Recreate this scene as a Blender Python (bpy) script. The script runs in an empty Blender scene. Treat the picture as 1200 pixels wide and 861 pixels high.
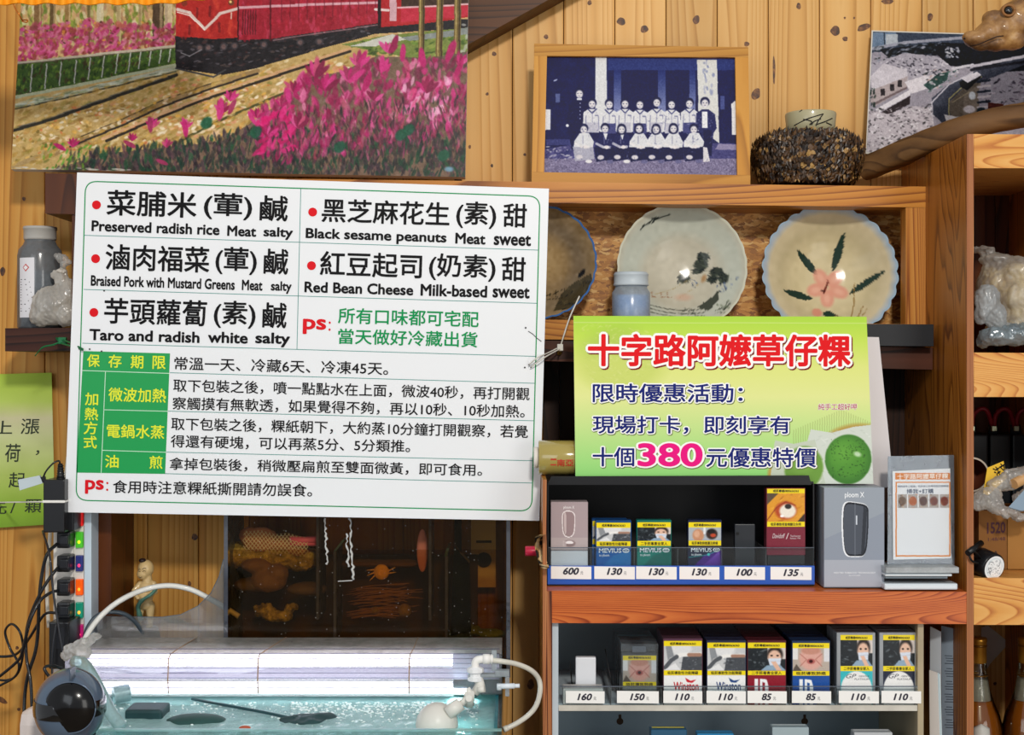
import bpy, bmesh, math, random
import numpy as np
from mathutils import Vector, Matrix, noise as mnoise

random.seed(7); RNG = np.random.default_rng(7)
SC = bpy.context.scene; COL = SC.collection
F = 1667.0; CX, CY, CZ = 600.0, 430.5, 1.30

# ---------------------------------------------------------------- camera, world, lights, exposure
cam = bpy.data.cameras.new('camera'); camo = bpy.data.objects.new('camera', cam); COL.objects.link(camo)
camo.location = (0, 0, CZ); camo.rotation_euler = (math.pi/2, 0, 0)
cam.sensor_width = 36; cam.lens = F/1200*36; cam.clip_start = .02; cam.clip_end = 50
SC.camera = camo
wd = bpy.data.worlds.new('world'); SC.world = wd; wd.use_nodes = True
bg = wd.node_tree.nodes['Background']; bg.inputs[0].default_value = (.93, .96, 1, 1); bg.inputs[1].default_value = 0.46
def area(name, loc, target, sx, sy, power, col):
    l = bpy.data.lights.new(name, 'AREA'); l.shape = 'RECTANGLE'; l.size = sx; l.size_y = sy; l.energy = power; l.color = col
    o = bpy.data.objects.new(name, l); COL.objects.link(o); o.location = loc
    o.rotation_euler = (Vector(target)-Vector(loc)).to_track_quat('-Z', 'Y').to_euler(); return o
area('ceiling_lamp', (.35, -.9, 2.62), (.1, 2.2, 1.4), .26, .2, 55, (1, .955, .88))
area('window_daylight', (-1.7, -1.2, 1.75), (0, 2.2, 1.2), 1.5, 1.3, 14, (.88, .94, 1))
area('low_right_fill', (1.7, -1.1, 1.05), (.2, 2.2, 1.0), 1.1, 1.7, 20, (1, .97, .92))  # added fill light that brightens the dark lower bays, not a known opening
SC.cycles.transparent_max_bounces = 40
SC.view_settings.view_transform = 'Standard'; SC.view_settings.look = 'None'
SC.view_settings.exposure = 0.0; SC.view_settings.gamma = 1.0; SC.view_settings.use_curve_mapping = False

# ---------------------------------------------------------------- helpers
def P(x, y, Y): return Vector(((x-CX)*Y/F, Y, CZ-(y-CY)*Y/F))
def s2l(c):
    c = np.asarray(c, float); return np.where(c <= .04045, c/12.92, ((c+.055)/1.055)**2.4)
def H(h): return tuple(int(h[i:i+2], 16)/255 for i in (1, 3, 5))
def L(h):
    r = s2l(H(h)); return (float(r[0]), float(r[1]), float(r[2]), 1)
def sm(t): return t*t*(3-2*t)

class Surf:                       # a real plane in the scene; at() finds the point of it that a picture coordinate falls on
    def __init__(s, p, n): s.p = Vector(p); s.n = Vector(n).normalized()
    def at(s, x, y, off=0):
        d = Vector(((x-CX)/F, 1, -(y-CY)/F)); c = Vector((0, 0, CZ)); o = s.p + s.n*off
        return c + d*((o-c).dot(s.n)/d.dot(s.n))
def flat(Y): return Surf((0, Y, 0), (0, -1, 0))
def lean(x, y, Y, ang, yaw=0):    # through the point, top leaning back by ang
    return Surf(P(x, y, Y), (math.sin(yaw), -math.cos(ang), math.sin(ang)))

class MB:
    def __init__(s): s.v = []; s.f = []; s.m = []; s.sm = []
    def add(s, vs, fs, m=0, smooth=False):
        b = len(s.v); s.v.extend([tuple(v) for v in vs]); s.f.extend([tuple(b+i for i in f) for f in fs])
        s.m.extend([m]*len(fs)); s.sm.extend([smooth]*len(fs)); return s
    def box(s, lo, hi, bev=0, m=0):
        lo = Vector(lo); hi = Vector(hi)
        for i in range(3):
            if lo[i] > hi[i]: lo[i], hi[i] = hi[i], lo[i]
        if bev <= 0:
            v = [(x, y, z) for x in (lo.x, hi.x) for y in (lo.y, hi.y) for z in (lo.z, hi.z)]
            return s.add(v, [(0,1,3,2),(4,6,7,5),(0,4,5,1),(2,3,7,6),(0,2,6,4),(1,5,7,3)], m)
        bm = bmesh.new(); bmesh.ops.create_cube(bm, size=1)
        c = (lo+hi)/2; d = hi-lo
        for v in bm.verts: v.co = Vector((c.x+v.co.x*d.x, c.y+v.co.y*d.y, c.z+v.co.z*d.z))
        bmesh.ops.bevel(bm, geom=bm.edges[:], offset=min(bev, min(d)*.45), segments=2 if bev > .0008 else 1, profile=.6, affect='EDGES')
        bm.verts.index_update()
        s.add([v.co[:] for v in bm.verts], [[v.index for v in f.verts] for f in bm.faces], m); bm.free(); return s
    def prism(s, pts, ext, m=0):   # pts: front polygon in 3D, ext: vector to the back
        n = len(pts); e = Vector(ext); v = [Vector(p) for p in pts]; v += [p+e for p in v]
        s.add(v, [tuple(range(n)), tuple(range(2*n-1, n-1, -1))]+[((i+1) % n, i, n+i, n+(i+1) % n) for i in range(n)], m); return s
    def pq(s, S, px, t, off=0, m=0):   # prism of picture points on plane S, thickness t to the back
        return s.prism([S.at(x, y, off) for x, y in px], -S.n*t, m)
    def tube(s, path, r, n=10, m=0, caps=True, smooth=True):
        P_ = [Vector(p) for p in path]; N = len(P_); rr = r if isinstance(r, (list, tuple)) else [r]*N
        t0 = (P_[1]-P_[0]).normalized(); a = t0.orthogonal().normalized(); vs = []
        for i, p in enumerate(P_):
            t = (P_[min(i+1, N-1)]-P_[max(i-1, 0)]).normalized()
            a = (a-t*a.dot(t)).normalized(); b = t.cross(a)
            for k in range(n):
                q = 2*math.pi*k/n; vs.append(p+(a*math.cos(q)+b*math.sin(q))*rr[i])
        fs = [(i*n+k, i*n+(k+1) % n, (i+1)*n+(k+1) % n, (i+1)*n+k) for i in range(N-1) for k in range(n)]
        s.add(vs, fs, m, smooth)
        if caps:
            b = len(s.v)-N*n
            s.f += [tuple(b+k for k in range(n))[::-1], tuple(b+(N-1)*n+k for k in range(n))]; s.m += [m, m]; s.sm += [False, False]
        return s
    def lathe(s, prof, c, axis='Z', n=36, m=0, smooth=True, fn=None):
        c = Vector(c); vs = []
        for (r, h) in prof:
            for k in range(n):
                q = 2*math.pi*k/n; rr = r*(fn(q, r, h) if fn else 1); x, y = rr*math.cos(q), rr*math.sin(q)
                vs.append(c+(Vector((x, y, h)) if axis == 'Z' else Vector((x, -h, y)) if axis == 'Y' else Vector((h, x, y))))
        N = len(prof)
        s.add(vs, [(i*n+k, i*n+(k+1) % n, (i+1)*n+(k+1) % n, (i+1)*n+k) for i in range(N-1) for k in range(n)], m, smooth)
        return s
    def ball(s, c, r, m=0, nu=20, nv=12, fn=None):
        r = (r, r, r) if not hasattr(r, '__len__') else r; c = Vector(c); vs = []
        for j in range(nv+1):
            th = math.pi*j/nv
            for i in range(nu):
                ph = 2*math.pi*i/nu; d = Vector((math.sin(th)*math.cos(ph), math.sin(th)*math.sin(ph), math.cos(th)))
                k = fn(d) if fn else 1; vs.append(c+Vector((d.x*r[0]*k, d.y*r[1]*k, d.z*r[2]*k)))
        return s.add(vs, [(j*nu+i, (j+1)*nu+i, (j+1)*nu+(i+1) % nu, j*nu+(i+1) % nu) for j in range(nv) for i in range(nu)], m, True)

ORG = {}
def org(o):
    return ORG.get(o.name, Vector((0, 0, 0)))
def thing(name, label, cat, loc, group=None):
    o = bpy.data.objects.new(name, None); COL.objects.link(o); o.location = loc; o.empty_display_size = .02
    o['label'] = label; o['category'] = cat
    if group: o['group'] = group
    ORG[o.name] = Vector(loc); return o
def tag(o, label, cat, group=None, kind=None):
    o['label'] = label; o['category'] = cat
    if group: o['group'] = group
    if kind: o['kind'] = kind
    return o
def build(name, mb, mat, parent=None, label=None, kind=None, smooth=None):
    me = bpy.data.meshes.new(name)
    V = np.array([tuple(v) for v in mb.v], float)
    if parent is not None: o0 = org(parent)
    else: o0 = Vector(((V[:,0].min()+V[:,0].max())/2, (V[:,1].min()+V[:,1].max())/2, V[:,2].min()))
    V = V-np.array(o0[:])
    me.from_pydata(V.tolist(), [], mb.f)
    mats = mat if isinstance(mat, (list, tuple)) else [mat]
    for mm in mats: me.materials.append(mm)
    me.polygons.foreach_set('material_index', mb.m)
    me.polygons.foreach_set('use_smooth', mb.sm if smooth is None else [smooth]*len(mb.f))
    me.update()
    o = bpy.data.objects.new(name, me); COL.objects.link(o)
    if parent is not None: o.parent = parent
    else: o.location = o0
    ORG[o.name] = o0
    if label: o['label'] = label
    if kind: o['kind'] = kind
    return o
def struct(name, mb, mat, parent=None):
    o = build(name, mb, mat, parent)
    if parent is None: o['kind'] = 'structure'
    return o
def fuse(mb, voxel, disp=None, smooth_it=3, decim=None):
    """union of overlapping closed shapes as one continuous skin"""
    me = bpy.data.meshes.new('t'); me.from_pydata([tuple(v) for v in mb.v], [], mb.f)
    o = bpy.data.objects.new('t', me); COL.objects.link(o)
    r = o.modifiers.new('r', 'REMESH'); r.mode = 'VOXEL'; r.voxel_size = voxel
    s = o.modifiers.new('s', 'SMOOTH'); s.iterations = smooth_it; s.factor = .6
    dg = bpy.context.evaluated_depsgraph_get(); m2 = bpy.data.meshes.new_from_object(o.evaluated_get(dg))
    vs = np.zeros(len(m2.vertices)*3); m2.vertices.foreach_get('co', vs); vs = vs.reshape(-1, 3)
    ns = [v.normal.copy() for v in m2.vertices]
    if disp: vs = [Vector(v)+n*disp(Vector(v)) for v, n in zip(vs, ns)]
    out = MB(); out.add([tuple(v) for v in vs], [tuple(p.vertices) for p in m2.polygons], 0, True)
    bpy.data.objects.remove(o); bpy.data.meshes.remove(me); bpy.data.meshes.remove(m2); return out
def curve(pts, n=8):               # Catmull-Rom through points
    pts = [Vector(p) for p in pts]; q = [pts[0]*2-pts[1]]+pts+[pts[-1]*2-pts[-2]]; out = []
    for i in range(1, len(q)-2):
        for k in range(n):
            t = k/n; a, b, c, d = q[i-1:i+3]
            out.append(.5*((2*b)+(c-a)*t+(2*a-5*b+4*c-d)*t*t+(3*b-a-3*c+d)*t**3))
    return out+[pts[-1]]
def pc(pts, n=8): return curve([P(*p) for p in pts], n)

# ---------------------------------------------------------------- materials
def nt(name):
    m = bpy.data.materials.new(name); m.use_nodes = True; t = m.node_tree
    return m, t, t.nodes['Principled BSDF'], t.nodes['Material Output']
def N(t, ty, **kw):
    n = t.nodes.new(ty)
    for k, v in kw.items():
        if k.startswith('i_'): n.inputs[k[2:].replace('_', ' ')].default_value = v
        else: setattr(n, k, v)
    return n
_mc = {}
def mat(col, rough=.5, metal=0, spec=.32, coat=0, emit=0, bump=0, bscale=300, vary=0):
    key = (col, rough, metal, spec, coat, emit, bump, bscale, vary)
    if key in _mc: return _mc[key]
    m, t, b, o = nt('surface_%d' % len(_mc))
    b.inputs['Base Color'].default_value = L(col); b.inputs['Roughness'].default_value = rough; b.inputs['Metallic'].default_value = metal
    b.inputs['Specular IOR Level'].default_value = spec; b.inputs['Coat Weight'].default_value = coat; b.inputs['Coat Roughness'].default_value = .08
    if emit: b.inputs['Emission Color'].default_value = L(col); b.inputs['Emission Strength'].default_value = emit
    tc = N(t, 'ShaderNodeTexCoord'); nz = N(t, 'ShaderNodeTexNoise', i_Scale=bscale, i_Detail=3)
    t.links.new(tc.outputs['Object'], nz.inputs['Vector'])
    if vary:
        nz2 = N(t, 'ShaderNodeTexNoise', i_Scale=bscale*.12, i_Detail=5)
        t.links.new(tc.outputs['Object'], nz2.inputs['Vector'])
        mx = N(t, 'ShaderNodeMix', data_type='RGBA', blend_type='MULTIPLY'); mx.inputs[0].default_value = 1
        mr = N(t, 'ShaderNodeMapRange'); mr.inputs[1].default_value = .3; mr.inputs[2].default_value = .7; mr.inputs[3].default_value = 1-vary; mr.inputs[4].default_value = 1
        t.links.new(nz2.outputs[0], mr.inputs[0]); mx.inputs[6].default_value = L(col); t.links.new(mr.outputs[0], mx.inputs[7]); t.links.new(mx.outputs[2], b.inputs['Base Color'])
    if bump:
        bp = N(t, 'ShaderNodeBump', i_Strength=bump, i_Distance=.002); t.links.new(nz.outputs[0], bp.inputs['Height']); t.links.new(bp.outputs[0], b.inputs['Normal'])
    _mc[key] = m; return m
def ramp(t, stops):
    r = N(t, 'ShaderNodeValToRGB'); e = r.color_ramp.elements
    for i, (p, c) in enumerate(stops):
        x = e[i] if i < 2 else e.new(p); x.position = p; x.color = c if len(c) == 4 else (*c, 1)
    return r
def wood(name, light, mid, dark, axis='Z', along=2.2, across=38, rings=7, knots=.35, rough=.5, contrast=1.0, coat=.04):
    m, t, b, o = nt(name); lk = t.links.new
    tc = N(t, 'ShaderNodeTexCoord'); oi = N(t, 'ShaderNodeObjectInfo')
    sc = N(t, 'ShaderNodeVectorMath', operation='MULTIPLY'); sc.inputs[1].default_value = (31.7, 17.3, 23.1)
    cmb = N(t, 'ShaderNodeCombineXYZ'); [lk(oi.outputs['Random'], cmb.inputs[i]) for i in range(3)]; lk(cmb.outputs[0], sc.inputs[0])
    ad = N(t, 'ShaderNodeVectorMath', operation='ADD'); lk(tc.outputs['Object'], ad.inputs[0]); lk(sc.outputs[0], ad.inputs[1])
    vs = {'Z': (across, across, along), 'X': (along, across, across), 'Y': (across, along, across)}[axis]
    mp = N(t, 'ShaderNodeVectorMath', operation='MULTIPLY'); mp.inputs[1].default_value = vs; lk(ad.outputs[0], mp.inputs[0])
    # knots
    kv = {'Z': (10, 10, 4.2), 'X': (4.2, 10, 10), 'Y': (10, 4.2, 10)}[axis]
    km = N(t, 'ShaderNodeVectorMath', operation='MULTIPLY'); km.inputs[1].default_value = kv; lk(ad.outputs[0], km.inputs[0])
    ks = N(t, 'ShaderNodeSeparateXYZ'); kc = N(t, 'ShaderNodeCombineXYZ'); lk(km.outputs[0], ks.inputs[0]); lk(ks.outputs[0], kc.inputs[0]); lk(ks.outputs[2], kc.inputs[1])
    vo = N(t, 'ShaderNodeTexVoronoi', voronoi_dimensions='2D', i_Scale=1.0); lk(kc.outputs[0], vo.inputs['Vector'])
    sx = N(t, 'ShaderNodeSeparateColor'); lk(vo.outputs['Color'], sx.inputs[0])
    gt = N(t, 'ShaderNodeMath', operation='GREATER_THAN'); gt.inputs[1].default_value = 1-knots; lk(sx.outputs[0], gt.inputs[0])
    kd = N(t, 'ShaderNodeMapRange', interpolation_type='SMOOTHSTEP'); kd.inputs[1].default_value = .02; kd.inputs[2].default_value = .085; kd.inputs[3].default_value = 1; kd.inputs[4].default_value = 0
    lk(vo.outputs['Distance'], kd.inputs[0]); kk = N(t, 'ShaderNodeMath', operation='MULTIPLY'); lk(kd.outputs[0], kk.inputs[0]); lk(gt.outputs[0], kk.inputs[1])
    kh = N(t, 'ShaderNodeMapRange', interpolation_type='SMOOTHSTEP'); kh.inputs[1].default_value = .05; kh.inputs[2].default_value = .42; kh.inputs[3].default_value = 1; kh.inputs[4].default_value = 0
    lk(vo.outputs['Distance'], kh.inputs[0]); kq = N(t, 'ShaderNodeMath', operation='MULTIPLY'); lk(kh.outputs[0], kq.inputs[0]); lk(gt.outputs[0], kq.inputs[1])
    # growth rings = contour lines of a stretched noise
    n1 = N(t, 'ShaderNodeTexNoise', i_Scale=.16 if across > 30 else .3, i_Detail=1.2, i_Roughness=.45); lk(mp.outputs[0], n1.inputs['Vector'])
    a1 = N(t, 'ShaderNodeMath', operation='MULTIPLY_ADD'); a1.inputs[1].default_value = rings*6.0; lk(n1.outputs[0], a1.inputs[0])
    kk2 = N(t, 'ShaderNodeMath', operation='MULTIPLY'); kk2.inputs[1].default_value = 3.0; lk(kq.outputs[0], kk2.inputs[0]); lk(kk2.outputs[0], a1.inputs[2])
    fr = N(t, 'ShaderNodeMath', operation='FRACT'); lk(a1.outputs[0], fr.inputs[0])
    rg = ramp(t, [(0, (0, 0, 0)), (.62, (.45,)*3), (.9, (1, 1, 1)), (1, (0, 0, 0))]); lk(fr.outputs[0], rg.inputs[0])
    n2 = N(t, 'ShaderNodeTexNoise', i_Scale=1.3, i_Detail=5, i_Roughness=.62); lk(mp.outputs[0], n2.inputs['Vector'])
    n3 = N(t, 'ShaderNodeTexNoise', i_Scale=.05, i_Detail=2); lk(mp.outputs[0], n3.inputs['Vector'])
    f1 = N(t, 'ShaderNodeMath', operation='MULTIPLY'); f1.inputs[1].default_value = .55*contrast; lk(rg.outputs[0], f1.inputs[0])
    f2 = N(t, 'ShaderNodeMath', operation='MULTIPLY_ADD'); f2.inputs[1].default_value = .55*contrast; lk(n2.outputs[0], f2.inputs[0]); lk(f1.outputs[0], f2.inputs[2])
    f3 = N(t, 'ShaderNodeMath', operation='MULTIPLY_ADD'); f3.inputs[1].default_value = .35*contrast; lk(n3.outputs[0], f3.inputs[0]); lk(f2.outputs[0], f3.inputs[2])
    f4 = N(t, 'ShaderNodeMath', operation='MULTIPLY_ADD'); f4.inputs[1].default_value = .35; lk(kq.outputs[0], f4.inputs[0]); lk(f3.outputs[0], f4.inputs[2])
    cr = ramp(t, [(.22*contrast, L(light)), (.6*contrast+.1, L(mid)), (min(1, 1.05*contrast+.1), L(dark))]); lk(f4.outputs[0], cr.inputs[0])
    mk = N(t, 'ShaderNodeMix', data_type='RGBA'); kx = L(dark); mk.inputs[7].default_value = (kx[0]*.32, kx[1]*.25, kx[2]*.22, 1)
    kf = N(t, 'ShaderNodeMath', operation='MULTIPLY'); kf.inputs[1].default_value = .85; lk(kk.outputs[0], kf.inputs[0]); lk(kf.outputs[0], mk.inputs[0]); lk(cr.outputs[0], mk.inputs[6])
    hv = N(t, 'ShaderNodeHueSaturation'); vr = N(t, 'ShaderNodeMapRange'); vr.inputs[3].default_value = .86; vr.inputs[4].default_value = 1.1
    lk(oi.outputs['Random'], vr.inputs[0]); lk(vr.outputs[0], hv.inputs['Value']); lk(mk.outputs[2], hv.inputs['Color']); lk(hv.outputs[0], b.inputs['Base Color'])
    b.inputs['Roughness'].default_value = rough; b.inputs['Coat Weight'].default_value = coat*.4; b.inputs['Coat Roughness'].default_value = .25; b.inputs['Specular IOR Level'].default_value = .22
    bp = N(t, 'ShaderNodeBump', i_Strength=.18, i_Distance=.0006); lk(n2.outputs[0], bp.inputs['Height']); lk(bp.outputs[0], b.inputs['Normal'])
    return m
PINE = wood('pine_planks', '#e5b876', '#d7a25b', '#b07a3a', rings=7, knots=0, contrast=.72, across=44, along=1.0)
PINE_WARM = wood('pine_planks_warm', '#dba858', '#c88c3e', '#9c6224', rings=7, knots=0, contrast=.72, across=44, along=1.0)
HONEY = wood('honey_board', '#cf8f3c', '#b97528', '#804512', axis='X', rings=5, knots=.12, across=42, along=4, rough=.35, coat=.3)
FRAMEW_X = wood('frame_wood_h', '#cc9440', '#ba7f2c', '#8c5818', axis='X', rings=3, knots=.06, across=46, along=3, contrast=.8)
FRAMEW_Z = wood('frame_wood_v', '#cc9440', '#ba7f2c', '#8c5818', axis='Z', rings=3, knots=.06, across=46, along=3, contrast=.8)
FIR_X = wood('fir_fascia', '#dd7f3c', '#c2602a', '#8a3514', axis='X', rings=15, knots=.12, across=62, along=8, rough=.38, coat=.4, contrast=.95)
FIRL_X = wood('fir_fascia_pale', '#eab56a', '#dc9a4c', '#b0602a', axis='X', rings=12, knots=.15, across=55, along=7, rough=.4, contrast=.95)
FIR_Z = wood('fir_post', '#d59a4a', '#c07c32', '#88491a', axis='Z', rings=12, knots=.0, across=90, along=1.6)
PLY_Z = wood('cabinet_side', '#b87632', '#a0601f', '#6c3a10', axis='Z', rings=6, knots=.0, across=60, along=4, rough=.4, coat=.3)
PLYEDGE = wood('plywood_edge', '#d79a63', '#a0603a', '#4f2416', axis='Z', rings=12, knots=0, across=190, along=1.2, contrast=1.1)
DARKW_X = wood('dark_stained_h', '#5c2f1c', '#43200f', '#260f07', axis='X', rings=6, knots=0, across=60, along=4)
DARKW_Z = wood('dark_stained_v', '#3c2316', '#2c180f', '#170b06', axis='Z', rings=6, knots=0, across=60, along=4)
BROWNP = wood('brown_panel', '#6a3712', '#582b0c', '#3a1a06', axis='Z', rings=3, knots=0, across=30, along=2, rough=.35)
RAFTER = wood('rafter_wood', '#5a3519', '#4a2a13', '#2c170a', axis='X', rings=4, knots=0, across=30, along=4)
DRIFT = wood('driftwood', '#7d5a34', '#644526', '#3e2814', axis='X', rings=2, knots=0, contrast=.8, across=70, along=5, rough=.6, coat=0)

def glass(name, tint='#eef6f6', gloss=.10, rough=.03, haze=0, hazecol='#ffffff', ior=1.35):
    m, t, b, o = nt(name); t.nodes.remove(b)
    tr = N(t, 'ShaderNodeBsdfTransparent'); tr.inputs[0].default_value = L(tint)
    gl = N(t, 'ShaderNodeBsdfGlossy', i_Roughness=rough); fz = N(t, 'ShaderNodeFresnel', i_IOR=ior)
    ma = N(t, 'ShaderNodeMath', operation='MULTIPLY_ADD'); ma.inputs[1].default_value = 1.0; ma.inputs[2].default_value = gloss*.3
    t.links.new(fz.outputs[0], ma.inputs[0]); mx = N(t, 'ShaderNodeMixShader'); t.links.new(ma.outputs[0], mx.inputs[0]); t.links.new(tr.outputs[0], mx.inputs[1]); t.links.new(gl.outputs[0], mx.inputs[2])
    last = mx
    if haze:
        df = N(t, 'ShaderNodeBsdfDiffuse'); df.inputs[0].default_value = L(hazecol); tl = N(t, 'ShaderNodeBsdfTranslucent'); tl.inputs[0].default_value = L(hazecol)
        ad = N(t, 'ShaderNodeMixShader'); ad.inputs[0].default_value = .5; t.links.new(df.outputs[0], ad.inputs[1]); t.links.new(tl.outputs[0], ad.inputs[2])
        nz = N(t, 'ShaderNodeTexNoise', i_Scale=25, i_Detail=6, i_Roughness=.7); tc = N(t, 'ShaderNodeTexCoord'); t.links.new(tc.outputs['Object'], nz.inputs['Vector'])
        mr = N(t, 'ShaderNodeMapRange'); mr.inputs[1].default_value = .3; mr.inputs[2].default_value = .75; mr.inputs[3].default_value = haze*.6; mr.inputs[4].default_value = min(1, haze*1.4); t.links.new(nz.outputs[0], mr.inputs[0])
        m2 = N(t, 'ShaderNodeMixShader'); t.links.new(mr.outputs[0], m2.inputs[0]); t.links.new(last.outputs[0], m2.inputs[1]); t.links.new(ad.outputs[0], m2.inputs[2]); last = m2
    t.links.new(last.outputs[0], o.inputs[0]); return m
CLEAR = glass('clear_acrylic', '#f3f7f8', gloss=.02, haze=.015, ior=1.25)
EDGE = glass('acrylic_edge', '#a9b4bd', gloss=.5, haze=.35, hazecol='#aab4c4')
BAGF = glass('plastic_film', '#f2f2f0', gloss=.15, rough=.25, haze=.38, hazecol='#f4f2ee')
FROST = glass('frosted_plastic', '#e6ecf0', gloss=.3, rough=.2, haze=.62, hazecol='#dfe4e6')

def print_mat(rough=.35, spec=.4, name='printed'):
    m, t, b, o = nt(name); a = N(t, 'ShaderNodeVertexColor', layer_name='Col'); t.links.new(a.outputs[0], b.inputs['Base Color'])
    b.inputs['Roughness'].default_value = rough; b.inputs['Specular IOR Level'].default_value = spec; return m
PRINT = print_mat(.45, .2); PRINT_MATT = print_mat(.6, .15, 'printed_matt'); PRINT_GLOSS = print_mat(.25, .22, 'printed_gloss'); PHOTO = print_mat(.5, .15, 'photo_paper'); GLAZE = print_mat(.14, .2, 'pottery_glaze')
PAINTED = print_mat(.45, .18, 'oil_paint')
_t = PAINTED.node_tree; _n = N(_t, 'ShaderNodeTexNoise', i_Scale=160, i_Detail=3); _c = N(_t, 'ShaderNodeTexCoord'); _b = N(_t, 'ShaderNodeBump', i_Strength=.25, i_Distance=.001)
_t.links.new(_c.outputs['Object'], _n.inputs['Vector']); _t.links.new(_n.outputs[0], _b.inputs['Height']); _t.links.new(_b.outputs[0], _t.nodes['Principled BSDF'].inputs['Normal'])

# ---------------------------------------------------------------- printed pictures: drawn into an array, carried by a fine grid of vertex colours
class Ras:
    def __init__(s, x0, y0, x1, y1, k=2, col='#ffffff'):
        s.x0, s.y0, s.k = x0, y0, k; s.w = max(2, int((x1-x0)*k)); s.h = max(2, int((y1-y0)*k))
        s.a = np.zeros((s.h, s.w, 3)); s.a[:] = H(col)
    def win(s, xa, ya, xb, yb):
        i0 = max(0, int((xa-s.x0)*s.k)-1); i1 = min(s.w, int((xb-s.x0)*s.k)+2); j0 = max(0, int((ya-s.y0)*s.k)-1); j1 = min(s.h, int((yb-s.y0)*s.k)+2)
        if i1 <= i0 or j1 <= j0: return None
        X = s.x0+(np.arange(i0, i1)+.5)/s.k; Y = s.y0+(np.arange(j0, j1)+.5)/s.k
        return i0, i1, j0, j1, X[None, :], Y[:, None]
    def mix(s, w, m, col):
        i0, i1, j0, j1 = w[:4]; c = np.array(H(col) if isinstance(col, str) else col); v = s.a[j0:j1, i0:i1]; v += (c-v)*m[..., None]
    def ell(s, cx, cy, rx, ry, col, a=1, ang=0, soft=.25):
        r = max(rx, ry); w = s.win(cx-r, cy-r, cx+r, cy+r)
        if not w: return
        X, Y = w[4]-cx, w[5]-cy; c, q = math.cos(ang), math.sin(ang)
        d = np.sqrt(((X*c+Y*q)/rx)**2+((-X*q+Y*c)/ry)**2); s.mix(w, np.clip((1-d)/soft, 0, 1)*a, col)
    def line(s, p, q, wd, col, a=1):
        w = s.win(min(p[0], q[0])-wd, min(p[1], q[1])-wd, max(p[0], q[0])+wd, max(p[1], q[1])+wd)
        if not w: return
        dx, dy = q[0]-p[0], q[1]-p[1]; l2 = dx*dx+dy*dy+1e-9; t = np.clip(((w[4]-p[0])*dx+(w[5]-p[1])*dy)/l2, 0, 1)
        d = np.hypot(w[4]-p[0]-t*dx, w[5]-p[1]-t*dy); s.mix(w, np.clip((wd/2-d)*s.k+.5, 0, 1)*a, col)
    def pl(s, pts, wd, col, a=1):
        for p, q in zip(pts, pts[1:]): s.line(p, q, wd, col, a)
    def poly(s, pts, col, a=1):
        xs = [p[0] for p in pts]; ys = [p[1] for p in pts]; w = s.win(min(xs), min(ys), max(xs), max(ys))
        if not w: return
        X, Y = np.broadcast_arrays(w[4], w[5]); ins = np.zeros(X.shape, bool); n = len(pts)
        for i in range(n):
            (xa, ya), (xb, yb) = pts[i], pts[(i+1) % n]
            if ya != yb: ins ^= ((ya > Y) != (yb > Y)) & (X < (xb-xa)*(Y-ya)/(yb-ya)+xa)
        s.mix(w, ins*float(a), col)
    def rect(s, x0, y0, x1, y1, col, a=1): s.poly([(x0, y0), (x1, y0), (x1, y1), (x0, y1)], col, a)
    def grad(s, pts):              # vertical gradient [(y,col)...]
        Y = s.y0+(np.arange(s.h)+.5)/s.k
        for c in range(3): s.a[:, :, c] = np.interp(Y, [p[0] for p in pts], [H(p[1])[c] for p in pts])[:, None]
    def noise(s, amp, cell, box=None, sx=1, mono=True):
        gw, gh = int(s.w/(cell*s.k*sx))+3, int(s.h/(cell*s.k))+3; g = RNG.normal(0, 1, (gh, gw, 1 if mono else 3))
        X = np.linspace(0, gw-1.01, s.w); Y = np.linspace(0, gh-1.01, s.h); xi = X.astype(int); yi = Y.astype(int); fx = (X-xi)[None, :, None]; fy = (Y-yi)[:, None, None]
        v = (g[yi][:, xi]*(1-fx)+g[yi][:, xi+1]*fx)*(1-fy)+(g[yi+1][:, xi]*(1-fx)+g[yi+1][:, xi+1]*fx)*fy
        if box:
            w = s.win(*box); s.a[w[2]:w[3], w[0]:w[1]] += amp*v[w[2]:w[3], w[0]:w[1]]
        else: s.a += amp*v
        s.a = np.clip(s.a, 0, 1)
    def dabs(s, poly, n, rx, ry, cols, ang=(0, 0), a=.9, soft=.4):
        xs = [p[0] for p in poly]; ys = [p[1] for p in poly]; k = 0; it = 0
        while k < n and it < n*8:
            it += 1; x = random.uniform(min(xs), max(xs)); y = random.uniform(min(ys), max(ys)); ins = False
            for i in range(len(poly)):
                (xa, ya), (xb, yb) = poly[i], poly[(i+1) % len(poly)]
                if (ya > y) != (yb > y) and x < (xb-xa)*(y-ya)/(yb-ya)+xa: ins = not ins
            if ins:
                k += 1; s.ell(x, y, random.uniform(*rx), random.uniform(*ry), random.choice(cols), a*random.uniform(.7, 1), random.uniform(*ang), soft)
    def blur(s, r=1):
        for _ in range(r):
            p = np.pad(s.a, ((1, 1), (1, 1), (0, 0)), 'edge'); s.a = (p[:-2, 1:-1]+p[2:, 1:-1]+p[1:-1, :-2]+p[1:-1, 2:]+2*p[1:-1, 1:-1])/6
    def sample(s, x, y):
        i = np.clip(((x-s.x0)*s.k).astype(int), 0, s.w-1); j = np.clip(((y-s.y0)*s.k).astype(int), 0, s.h-1); return s.a[j, i]
def smooth(pts, n=3):
    for _ in range(n): pts = [p for i in range(len(pts)) for p in ((pts[i-1][0]*.25+pts[i][0]*.75, pts[i-1][1]*.25+pts[i][1]*.75), (pts[i][0]*.75+pts[(i+1) % len(pts)][0]*.25, pts[i][1]*.75+pts[(i+1) % len(pts)][1]*.25))]
    return pts
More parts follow.
